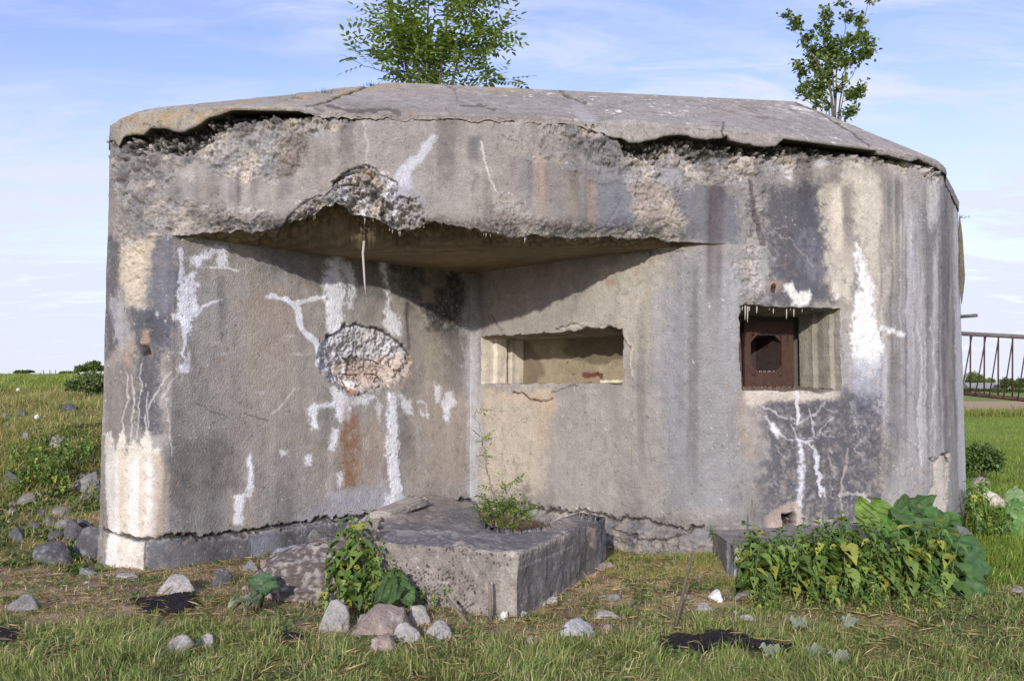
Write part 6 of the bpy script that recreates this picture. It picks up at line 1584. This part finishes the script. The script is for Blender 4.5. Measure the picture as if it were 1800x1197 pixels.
# butterbur-like plants with huge leaves
def stalk(par, a, b, loc, r=.009):
    o = tube_obj('stalk', [Vector(a) - Vector(loc), (Vector(a) * .5 + Vector(b) * .5) - Vector(loc) + Vector((0, 0, .02)), Vector(b) - Vector(loc)], [r, r * .8, r * .6], M_STEM, par); return o
def leaf_plant(label, loc, leaves, col=(70, 112, 50), cat='butterbur', name='butterbur'):
    t = thing(name, label, cat, loc)
    for k, (b, tp, n, w_, c_) in enumerate(leaves):
        L0 = Vector(loc)
        big_leaf('leaf', Vector(b) - L0, Vector(tp) - L0, n, w_, t, c_ or col, k * 3 + int(loc[0] * 10))
        stalk(t, L0, b, L0)
    return t
GN, GL = (86, 116, 66), (120, 150, 90)
A = lambda px, py, Y: at(px, py, Y)
leaf_plant('large butterbur with broad drooping leaves at the end of the nettle bed', (3.45, 7.0, 0), [
    (A(1655, 985, 6.75), A(1720, 1060, 6.5), (.1, -.85, .55), .50, (80, 116, 70)),
    (A(1600, 905, 7.15), A(1700, 965, 6.8), (.2, -.45, .9), .44, GN),
    (A(1560, 915, 7.2), A(1535, 875, 7.2), (-.1, -.8, .3), .20, (126, 156, 76)),
    (A(1530, 925, 7.1), A(1510, 872, 7.15), (-.5, -.8, .2), .17, (134, 162, 76)),
    (A(1580, 900, 7.25), A(1560, 945, 7.0), (0, -.4, .9), .26, (108, 152, 70)),
    (A(1640, 890, 7.3), A(1570, 890, 7.3), (0, -.5, .85), .30, GN),
    (A(1680, 950, 6.9), A(1740, 1010, 6.7), (.3, -.6, .7), .36, (86, 120, 72)),
    (A(1650, 940, 6.95), A(1610, 985, 6.7), (-.2, -.5, .8), .34, (92, 124, 72)),
    (A(1640, 915, 7.1), A(1690, 905, 7.15), (.1, -.4, .9), .28, (96, 140, 72)),
    (A(1660, 960, 6.85), A(1705, 955, 6.9), (.2, -.4, .9), .3, (84, 130, 70))])
leaf_plant('small butterbur with two dark leaves in the clump before the block', (-1.0, 6.0, 0), [
    (A(700, 1030, 6.0), A(655, 1058, 5.85), (0, -.7, .7), .17, (88, 116, 70)), (A(700, 1030, 6.05), A(725, 1060, 5.95), (.1, -.6, .8), .16, (92, 122, 72)), (A(700, 1035, 6.1), A(700, 1000, 6.15), (.2, -.8, .4), .15, GN), (A(690, 1020, 6.1), A(680, 1000, 6.2), (0, -.8, .5), .12, GN)])
leaf_plant('single blue green butterbur leaf beside the lichened lump', (-1.82, 6.28, 0), [(A(470, 1030, 6.25), A(438, 1012, 6.35), (.1, -.6, .8), .17, (84, 116, 78)), (A(462, 1030, 6.2), A(488, 1032, 6.15), (0, -.6, .8), .13, (88, 120, 80))])
leaf_plant('wilted grey green leaves lying on the soil near the lump', (-2.0, 6.1, 0), [(A(440, 1052, 6.1), A(402, 1056, 6.0), (0, -.3, 1), .1, (168, 176, 148)), (A(440, 1052, 6.1), A(462, 1050, 6.1), (.4, -.5, .7), .11, (104, 112, 88)), (A(440, 1050, 6.15), A(430, 1066, 6.0), (0, -.5, .8), .09, (150, 158, 128)), (A(445, 1048, 6.15), A(458, 1040, 6.15), (-.4, -.5, .7), .1, (96, 104, 80))], name='wilted_plant', cat='wilted plant')
leaf_plant('pale butterbur at the picture edge behind the corner', (5.6, 9.3, 0), [(A(1800, 885, 9.3), A(1768, 870, 9.3), (-.2, -.7, .6), .34, (156, 180, 130)), (A(1800, 900, 9.2), A(1766, 905, 9.2), (-.2, -.8, .4), .3, (110, 150, 84)), (A(1805, 930, 9.0), A(1770, 960, 8.9), (0, -.6, .8), .36, (118, 160, 84)), (A(1800, 905, 9.1), A(1815, 945, 9.0), (0, -.6, .8), .34, (140, 172, 110))])
for k, (px, py, lab) in enumerate([(1410, 1108, 'pale dead leaf lying in grass before the nettle bed'), (1362, 1158, 'curled pale leaf in the grass below the large burnt patch'), (1484, 1168, 'crumpled grey green leaf in the foreground grass'), (1440, 1158, 'small pale leaf lying between two larger dead ones'), (1500, 1104, 'grey dead leaf in the dry grass near the nettles')]):
    q = gpt(px, py); o = big_leaf('dead_leaf', (-.06, 0, .04), (.05, .02, .05), (.1, -.5, .8), .09, None, (176, 182, 160), 40 + k, .03, False); o.location = q; tag(o, lab, 'leaf')

# ------------------------------------------------------------------ saplings and bushes
def compound(rg, n_pairs=4, size=.055):
    """leaflets of one feather-like leaf in its own frame (y along the stalk): positions, directions, scale"""
    pos, dr, sc = [], [], []
    Lr = size * (n_pairs * .72 + .8)
    for k in range(n_pairs):
        y = Lr * (.28 + .72 * k / n_pairs)
        for sg in (-1, 1):
            pos.append((0, y, 0)); dr.append((sg * .9, .55, -.15)); sc.append(size * rg.uniform(.8, 1.1))
    pos.append((0, Lr, 0)); dr.append((0, 1, -.1)); sc.append(size * 1.1)
    return np.array(pos), np.array(dr), np.array(sc)
def tree(name, label, cat, base, stems, seed, twig=(.18, .42), per_twig=6, twigs=14, size=.055, pairs=4, cols=((96, 130, 48), (124, 154, 62), (78, 110, 44)), r0=.022, start=.3, group=None, clump_r=.05, simple=False, bark=None):
    rg = np.random.default_rng(seed); base = Vector(base)
    t = thing(name, label, cat, base, group)
    Tv, Tf, n_ = [], [], 0
    LP_, LD, LU, LS = [], [], [], []
    def add(pts, rads, n=6):
        nonlocal n_
        v, f, c = tube_np(pts, rads, n)
        Tv.extend(v); Tf.extend([tuple(i + n_ for i in q) for q in f + c]); n_ += len(v)
    for st_ in stems:
        pts, wgt = st_[0], st_[1]
        pts = [Vector(p) - base for p in pts]
        # resample with wobble
        fine = []
        for a, b in zip(pts[:-1], pts[1:]):
            for k in range(5): fine.append(a.lerp(b, k / 5) + Vector(rg.normal(0, .008, 3)))
        fine.append(pts[-1]); m_ = len(fine)
        add(fine, [r0 * wgt * (1 - .85 * i / m_) for i in range(m_)], 7)
        for k in range(int(twigs * st_[2])):
            u = start + (1 - start) * rg.random(); i = min(m_ - 2, int(u * (m_ - 1))); p = fine[i]
            d_ = (fine[i + 1] - fine[i]).normalized(); az = Vector(rg.normal(0, 1, 3)); az.z = abs(az.z) * .3
            dr_ = (d_ * .55 + az.normalized() * .9).normalized(); L_n = rg.uniform(*twig) * (1.1 - .45 * u)
            q1 = p + dr_ * L_n * .5 + Vector((0, 0, .02)); q2 = p + dr_ * L_n + Vector((0, 0, .06 * rg.random()))
            add([p, q1, q2], [r0 * .22, r0 * .16, r0 * .07], 4)
            for j in range(per_twig):
                s_ = .35 + .65 * (j + rg.random()) / per_twig
                pp = (p.lerp(q1, s_ * 2) if s_ < .5 else q1.lerp(q2, s_ * 2 - 1))
                ld = Vector(rg.normal(0, 1, 3)); ld.z = ld.z * .5 + .1
                ld = (ld.normalized() + dr_ * .5).normalized()
                up_ = Vector(rg.normal(0, .35, 3)) + Vector((0, 0, 1))
                Mx = rot_to(np.array([ld[:]]), np.array([up_[:]]))[0]
                if simple:
                    for _ in range(pairs):
                        o_ = Vector(rg.normal(0, clump_r, 3)); l2 = np.array(rg.normal(0, 1, 3)); LP_.append(np.array((pp + o_)[:])); LD.append(l2); LU.append(np.array(up_[:])); LS.append(size * rg.uniform(.7, 1.2))
                else:
                    a_, b_2, c_ = compound(rg, pairs, size)
                    LP_.extend((a_ @ Mx.T) + np.array(pp[:])); LD.extend(b_2 @ Mx.T); LU.extend([np.array(up_[:])] * len(a_)); LS.extend(c_)
    me = bpy.data.meshes.new('trunk'); me.from_pydata([tuple(v) for v in Tv], [], Tf); link('trunk', me, bark or M_BARK, t)
    LP_, LD, LU, LS = map(np.array, (LP_, LD, LU, LS))
    Vv, Ff = inst(LEAFLET[0] * np.array([1.35 if not simple else 2.0, 1, 1]), LEAFLET[1], rot_to(LD, LU), LP_, LS)
    pal = np.array([srgb(c) for c in cols]); cc = np.repeat(pal[rg.integers(len(pal), size=len(LP_))] * rg.uniform(.75, 1.25, (len(LP_), 1)), len(LEAFLET[0]), 0)
    np_mesh('crown', Vv, Ff, cc, M_LEAF, t, False)
    return t
def pl3(pts, Y0, dys=None): return [at(p[0], p[1], Y0 + (dys[i] if dys else 0)) for i, p in enumerate(pts)]
Yt = 11.0; Bt = at(762, 152, Yt); Bt.z = 4.95
def st_(pts, w, tw, dy): return ([Bt + Vector(((pts[0][0] - 762) / F * Yt, 0, 0))] + [at(p[0], p[1], Yt + dy * (i + 1) / len(pts)) for i, p in enumerate(pts[1:])], w, tw)
tree('ash_sapling', 'bushy young ash tree growing on the bunker roof behind the slab edge', 'tree', Bt, [
    st_([(735, 155), (705, 60), (672, -20), (655, -60)], .9, 1.3, .3), st_([(745, 155), (728, 60), (712, -60)], 1.0, 1.4, -.2), st_([(755, 155), (752, 60), (756, -90)], 1.1, 1.6, .2),
    st_([(765, 155), (782, 60), (800, -80)], 1.1, 1.5, -.3), st_([(772, 155), (815, 70), (838, -10)], .9, 1.3, .3), st_([(780, 155), (835, 100), (878, 66)], .7, 1.3, 0), st_([(775, 155), (810, 95), (850, 60)], .6, 1.0, -.3),
    st_([(740, 155), (715, 100), (690, 60)], .6, 1.0, -.3), st_([(738, 155), (690, 132), (640, 116), (596, 96)], .45, .55, -.1), st_([(785, 155), (830, 148), (895, 140)], .4, .9, -.2), st_([(745, 155), (720, 125), (700, 105)], .4, .6, .1), st_([(765, 155), (770, 120), (790, 90)], .5, 1.0, .3), st_([(735, 155), (700, 95), (668, 40)], .5, .9, .1)],
    31, (.10, .25), 4, 10, .098, 4, ((116, 138, 66), (140, 160, 84), (94, 118, 54), (156, 172, 100)), .020, .22)
Yt = 10.9; Bt = at(1468, 204, Yt); Bt.z = 4.75
def st2(pts, w, tw, dy): return ([Bt] + [at(p[0], p[1], Yt + dy * (i + 1) / len(pts)) for i, p in enumerate(pts)], w, tw)
tree('field_maple_sapling', 'slender open young tree with several stems, growing at the roof corner', 'tree', Bt, [
    st2([(1464, 140), (1455, 80), (1446, 15)], 1.1, 1.1, .1), st2([(1455, 150), (1420, 80), (1388, 24)], .8, .9, -.2), st2([(1470, 120), (1486, 60), (1486, 2)], .8, .8, .2),
    st2([(1482, 130), (1515, 60), (1528, -5)], .8, 1.0, .1), st2([(1485, 150), (1515, 110), (1530, 70)], .5, .6, -.2), st2([(1480, 180), (1500, 170), (1520, 148)], .5, .6, .2), st2([(1455, 175), (1425, 150), (1400, 108)], .6, .7, .2),
    st2([(1450, 190), (1420, 180), (1385, 158)], .4, .5, -.1), st2([(1460, 150), (1435, 110), (1425, 50)], .6, .8, -.1), st2([(1478, 195), (1490, 200), (1500, 204)], .3, .35, -.1)],
    37, (.09, .24), 5, 13, .062, 8, ((100, 120, 60), (124, 142, 76), (146, 160, 98), (80, 102, 50)), .015, .30, simple=True, clump_r=.035)
M_BARK2 = mat_mineral('young_bark', base=(.24, .22, .17), grain=60, var=.2)
Bt = Vector((-.10, 7.55, .15)); 
tree('elder_sapling', 'thin young elder with bare curved stem, rooted in the concrete trough', 'sapling', Bt, [
    ([Bt, at(870, 890, 7.55), at(862, 850, 7.6), at(853, 800, 7.65), at(846, 760, 7.7), at(832, 722, 7.75)], .62, .55), ([Bt + Vector((.03, 0, 0)), at(885, 880, 7.5), at(902, 848, 7.45)], .3, .6), ([Bt + Vector((.05, .0, 0)), at(915, 905, 7.4), at(938, 870, 7.35)], .3, .35),
    ([Bt, at(868, 900, 7.6), at(852, 878, 7.6)], .35, .7), ([Bt, at(885, 905, 7.4), at(895, 885, 7.4)], .35, 1.6), ([Bt, at(862, 915, 7.45), at(858, 893, 7.5)], .3, 1.4), ([Bt, at(905, 918, 7.4), at(925, 900, 7.5)], .3, 1.2), ([Bt, at(895, 920, 7.3), at(915, 905, 7.3)], .35, 1.0)],
    41, (.04, .11), 3, 12, .038, 3, ((124, 148, 60), (144, 166, 78), (98, 126, 52)), .016, .25, bark=M_BARK2)
def bush(name, label, cat, c, rx, ry, rz_, n, leaf, cols, seed, group=None, trunk=False, gap=.35):
    """crown of many leaves gathered in clumps over limbs that spread from the foot"""
    rg = np.random.default_rng(seed); c = Vector(c); t = thing(name, label, cat, c, group)
    cl_n = max(8, int(26 * (1 if n > 1500 else .7)))
    cc_ = rg.normal(0, 1, (cl_n, 3)); cc_ /= np.linalg.norm(cc_, axis=1)[:, None]; cc_ *= rg.uniform(.35, .92, (cl_n, 1)); zoff = rz_ * (1.25 if trunk else .95)
    cc_[:, 2] = np.abs(cc_[:, 2]) * 1.0 - (.35 if trunk else .3)
    k = rg.integers(cl_n, size=n); o_ = rg.normal(0, 1, (n, 3)); o_ /= np.linalg.norm(o_, axis=1)[:, None]; o_ *= (rg.random((n, 1)) ** .45) * gap
    P = (cc_[k] + o_) * np.array([rx, ry, rz_]) + np.array([0, 0, zoff])
    P[:, 2] = np.maximum(P[:, 2], .02)
    d_ = rg.normal(0, 1, (n, 3)); u_ = rg.normal(0, .5, (n, 3)) + np.array([0, 0, 1.0])
    Vv, Ff = inst(LEAFLET[0] * np.array([2.0, 1, 1]), LEAFLET[1], rot_to(d_, u_), P, leaf * rg.uniform(.6, 1.3, n))
    pal = np.array([srgb(q) for q in cols]); clt = rg.uniform(.8, 1.2, cl_n)[k]
    col_ = np.repeat(pal[rg.integers(len(pal), size=n)] * clt[:, None] * rg.uniform(.8, 1.2, (n, 1)), len(LEAFLET[0]), 0)
    np_mesh('crown' if trunk else 'foliage', Vv, Ff, col_, M_LEAF, t, False)
    Tv, Tf, n_ = [], [], 0
    for j in range(min(cl_n, 14)):
        e = Vector(cc_[j] * np.array([rx, ry, rz_]) + np.array([0, 0, zoff])); m_ = Vector((e.x * .3, e.y * .3, e.z * .5))
        v, f, cq = tube_np([Vector((0, 0, -.05)), m_, e], [rz_ * (.06 if trunk else .02), rz_ * .03 if trunk else rz_ * .014, rz_ * .008], 5)
        Tv.extend(v); Tf.extend([tuple(i + n_ for i in q) for q in f + cq]); n_ += len(v)
    me = bpy.data.meshes.new('trunk' if trunk else 'stems'); me.from_pydata([tuple(v) for v in Tv], [], Tf); link('trunk' if trunk else 'stems', me, M_BARK, t)
    return t
# by the bunker, left
q = gpt(156, 700); bush('bush', 'grey green bush on the bank beside the bunker wall', 'bush', q, .42, .5, .36, 2600, .07, ((116, 130, 80), (132, 144, 92), (96, 112, 68)), 51)
def far_at(px, Y): x_ = (px - 900) / F * Y; return Vector((x_, Y, float(gz(x_, Y))))
bush('tree', 'round green tree on the skyline just left of the bunker', 'tree', far_at(160, 62), 1.25, 1.2, .55, 2600, .16, ((104, 124, 56), (86, 106, 50)), 52, trunk=True)
bush('tree', 'dark bush crown peeping over the skyline near the picture edge', 'tree', far_at(42, 96), 1.1, 1.0, .3, 1500, .18, ((92, 112, 58), (76, 96, 54)), 53, trunk=True)
bush('tree', 'bluish distant tree left of the round green one', 'tree', far_at(139, 99) , .6, .6, .55, 1000, .16, ((128, 142, 126), (112, 130, 116)), 54, trunk=True)
bush('hedge', 'low dark hedge on the skyline between fence and trees', 'hedge', far_at(118, 98), 1.3, .6, .28, 1400, .16, ((104, 120, 72), (88, 104, 62)), 55)
# right
q = gpt(1728, 850); bush('bush', 'dark green bush in the grass behind the stone blocks', 'bush', (q.x, q.y, q.z), .36, .4, .42, 2600, .06, ((74, 98, 44), (94, 118, 56), (112, 134, 78)), 56)
M_POST = M_WOOD
for k, px in enumerate((77, 88, 98)):
    q = far_at(px, 97); tag(tube_obj('fence_post', [q - Vector((0, 0, .2)), q + Vector((0, 0, .62))], [.05, .045], M_POST, None, 6, tuple(q)), ['thin fence post on the skyline, nearest the dark bush', 'middle fence post of three on the skyline', 'tallest of three fence posts on the skyline, nearest the hedge'][k], 'fence post', 'fence posts on the skyline')
q = far_at(1777, 43.5); tag(tube_obj('fence_post', [q - Vector((0, 0, .2)), q + Vector((0, 0, .6))], [.055, .05], M_POST, None, 8, tuple(q)), 'single dark post at the edge of the bare field', 'fence post')
FC = ((84, 104, 52), (104, 122, 62), (70, 92, 50))
for k, (px, Y_, rx, rz_, lab) in enumerate([(1712, 255, 3.4, 3.0, 'tall pale green tree beside the barn roof'), (1733, 262, 2.6, 2.4, 'green tree rising behind the barn'), (1768, 240, 2.2, 2.1, 'dark round tree right of the barn'), (1790, 235, 2.2, 1.9, 'dark broad tree at the picture edge'), (1809, 236, 3, 2.4, 'dark tree cut by the picture edge'), (1832, 240, 3, 2.6, 'tree outermost in the far row')]):
    q = far_at(px, Y_); bush('tree', lab, 'tree', q, rx, rx, rz_, 3600, .42, ((112, 134, 74), (128, 148, 84)) if k < 2 else FC, 60 + k, 'far trees beyond the bare field', True)
for k, (px, rx, lab) in enumerate([(1702, 4, 'hedge below the barn, next to the bunker wall'), (1750, 5, 'dark hedge between barn and round tree'), (1795, 6, 'long hedge under the dark far trees')]):
    q = far_at(px, 225); bush('hedge', lab, 'hedge', q, rx, 1.5, .75, 2200, .34, FC, 70 + k, 'far hedges beyond the bare field')
def building(name, label, px, Y_, w_, d_, hwall, hroof, cw, crf):
    q = far_at(px, Y_); t = thing(name, label, 'barn' if 'barn' in name else 'house', q)
    mw = mat_mineral('wall_' + name, base=tuple(srgb(cw)), grain=2, big=.4); mr = mat_mineral('roof_' + name, base=tuple(srgb(crf)), grain=2, big=.4)
    bm = bmesh.new(); slab_box(bm, (0, 0, hwall / 2), (1, 0, 0), (0, 1, 0), (0, 0, 1), w_, d_, hwall); bm_obj('wall', bm, mw, t)
    bm = bmesh.new(); a = w_ / 2 + .3; b = d_ / 2 + .3
    vs = [bm.verts.new(v) for v in ((-a, -b, hwall), (a, -b, hwall), (a, b, hwall), (-a, b, hwall), (-a, 0, hwall + hroof), (a, 0, hwall + hroof))]
    for f in ((0, 1, 5, 4), (2, 3, 4, 5), (0, 4, 3), (1, 2, 5), (0, 3, 2, 1)): bm.faces.new([vs[i] for i in f])
    bm_obj('roof', bm, mr, t)
    bm = bmesh.new(); slab_box(bm, (-w_ * .2, -d_ / 2 - .03, hwall * .45), (1, 0, 0), (0, 1, 0), (0, 0, 1), w_ * .16, .06, hwall * .85); bm_obj('door', bm, mat_mineral('door_' + name, base=(.08, .06, .05)), t)
building('barn', 'long low barn with grey roof among the far trees', 1722, 248, 8.4, 5, .9, 1.9, (150, 140, 130), (138, 138, 142))
building('house', 'small white house right of the barn, almost hidden', 1757, 246, 2.6, 4, 1.5, .8, (226, 222, 214), (130, 120, 116))

# ------------------------------------------------------------------ iron lattice girder and pipe behind the corner
gl = at(1700, 640, 10.45); gird = thing('lattice_girder', 'rusty iron lattice girder jutting out from behind the bunker corner', 'girder', tuple(gl))
def gt(name, a, b, r, n=6, mat=M_RUST): 
    o = tube_obj(name, [Vector(a) - gl, Vector(b) - gl], [r, r], mat, gird, n); return o
def Yg(px): return 10.5 - (px - 1690) * .002
gt('top_rail', at(1672, 585.5, Yg(1672)), at(1880, 596.5, Yg(1880)), .027, 10, mat_mineral('grey_iron', base=(.16, .14, .13), grain=40))
gt('bottom_rail', at(1672, 689, Yg(1672)), at(1880, 711, Yg(1880)), .026, 10)
for x_ in (1706, 1730.5, 1755, 1780, 1805, 1830, 1855):
    yt_ = 585.5 + (x_ - 1672) * .053; yb_ = 689 + (x_ - 1672) * .106
    gt('upright', at(x_, yt_, Yg(x_)), at(x_ - .5, yb_, Yg(x_)), .0095)
    gt('brace', at(x_ + 3 - (2 if x_ > 1740 else 0), yt_, Yg(x_)), at(x_ - 16, yb_ - 1, Yg(x_)), .0075)
pa = at(1684, 557, 10.4); pb_ = at(1717, 554.5, 10.2)
tag(tube_obj('iron_pipe', [pa, pb_], [.021, .021], mat_mineral('pipe_iron', base=(.15, .13, .12), grain=40), None, 12, tuple(pa)), 'short iron pipe stub sticking out above the lattice girder', 'pipe')

# ------------------------------------------------------------------ sticks, dandelions, roof weeds
def stick(label, pts, r, col_m=M_WOOD, name='stick'):
    o = tube_obj(name, pts, [r * (1 - .5 * i / len(pts)) for i in range(len(pts))], col_m, None, 7, tuple(pts[0])); tag(o, label, 'stick'); return o
a = gpt(862, 1094); stick('short upright stick with pale broken tip before the block corner', [a, a + Vector((-.0, 0, .15)), at(860, 1022, a.y)], .015)
a = gpt(824, 1100); stick('forked grey stick leaning in the grass before the block', [a, at(806, 1076, a.y + .03), at(786, 1050, a.y + .12)], .014)
a = gpt(1186, 1106); stick('thin dark leaning stick standing in the straw', [a, at(1196, 1065, a.y + .02), at(1203, 1030, a.y + .05), at(1218, 968, a.y + .05)], .013, M_BARK)
a = gpt(1324, 1010); stick('thin brown upright stem before the square embrasure wall', [a, at(1324, 950, a.y), at(1322, 878, a.y + .05)], .009)
a = at(625, 960, 6.8); stick('grey bent branch rising behind the nettle clump', [Vector((a.x, a.y, .15)), at(608, 935, 6.8), at(640, 905, 6.9)], .02)
M_FLUFF = mat_mineral('seed_fluff', base=(.7, .7, .68), grain=200, var=.1)
for k, (px, py, lab) in enumerate([(64, 762, 'white dandelion clock among the bank weeds'), (31, 706, 'white dandelion clock higher up in the meadow grass')]):
    q = gpt(px, py + 2); t = thing('dandelion', lab, 'dandelion', q)
    tube_obj('stem', [Vector((0, 0, 0)), Vector((0, 0, .22))], [.004, .003], M_STEM, t, 5)
    bm = bmesh.new(); bmesh.ops.create_icosphere(bm, subdivisions=3, radius=.034)
    for v in bm.verts: v.co *= random.uniform(.75, 1.1); v.co.z += .24
    bm_obj('seed_head', bm, M_FLUFF, t)
for k, (px, py, Y_, lab) in enumerate([(520, 173, 8.1, 'grass tuft lying over the roof crest'), (571, 163, 8.6, 'thin grass tuft sprouting on the roof crest near the tree'), (653, 148, 9.2, 'short dry tuft at the corner of the roof crest'), (1690, 380, 10.5, 'tuft growing high on the rear corner')]):
    q = at(px, py + 4, Y_); rg_ = np.random.default_rng(k); n = 26
    P = np.array(q[:])[None] + rg_.normal(0, .02, (n, 3)) * np.array([1.5, 1, .1])
    o = grass('roof_tuft', P, .05, .13, .006, ([(84, 92, 50), (110, 112, 66)], [.6, .4]), 90 + k, 1.0, org=tuple(q)); o.location = q; tag(o, lab, 'grass tuft')
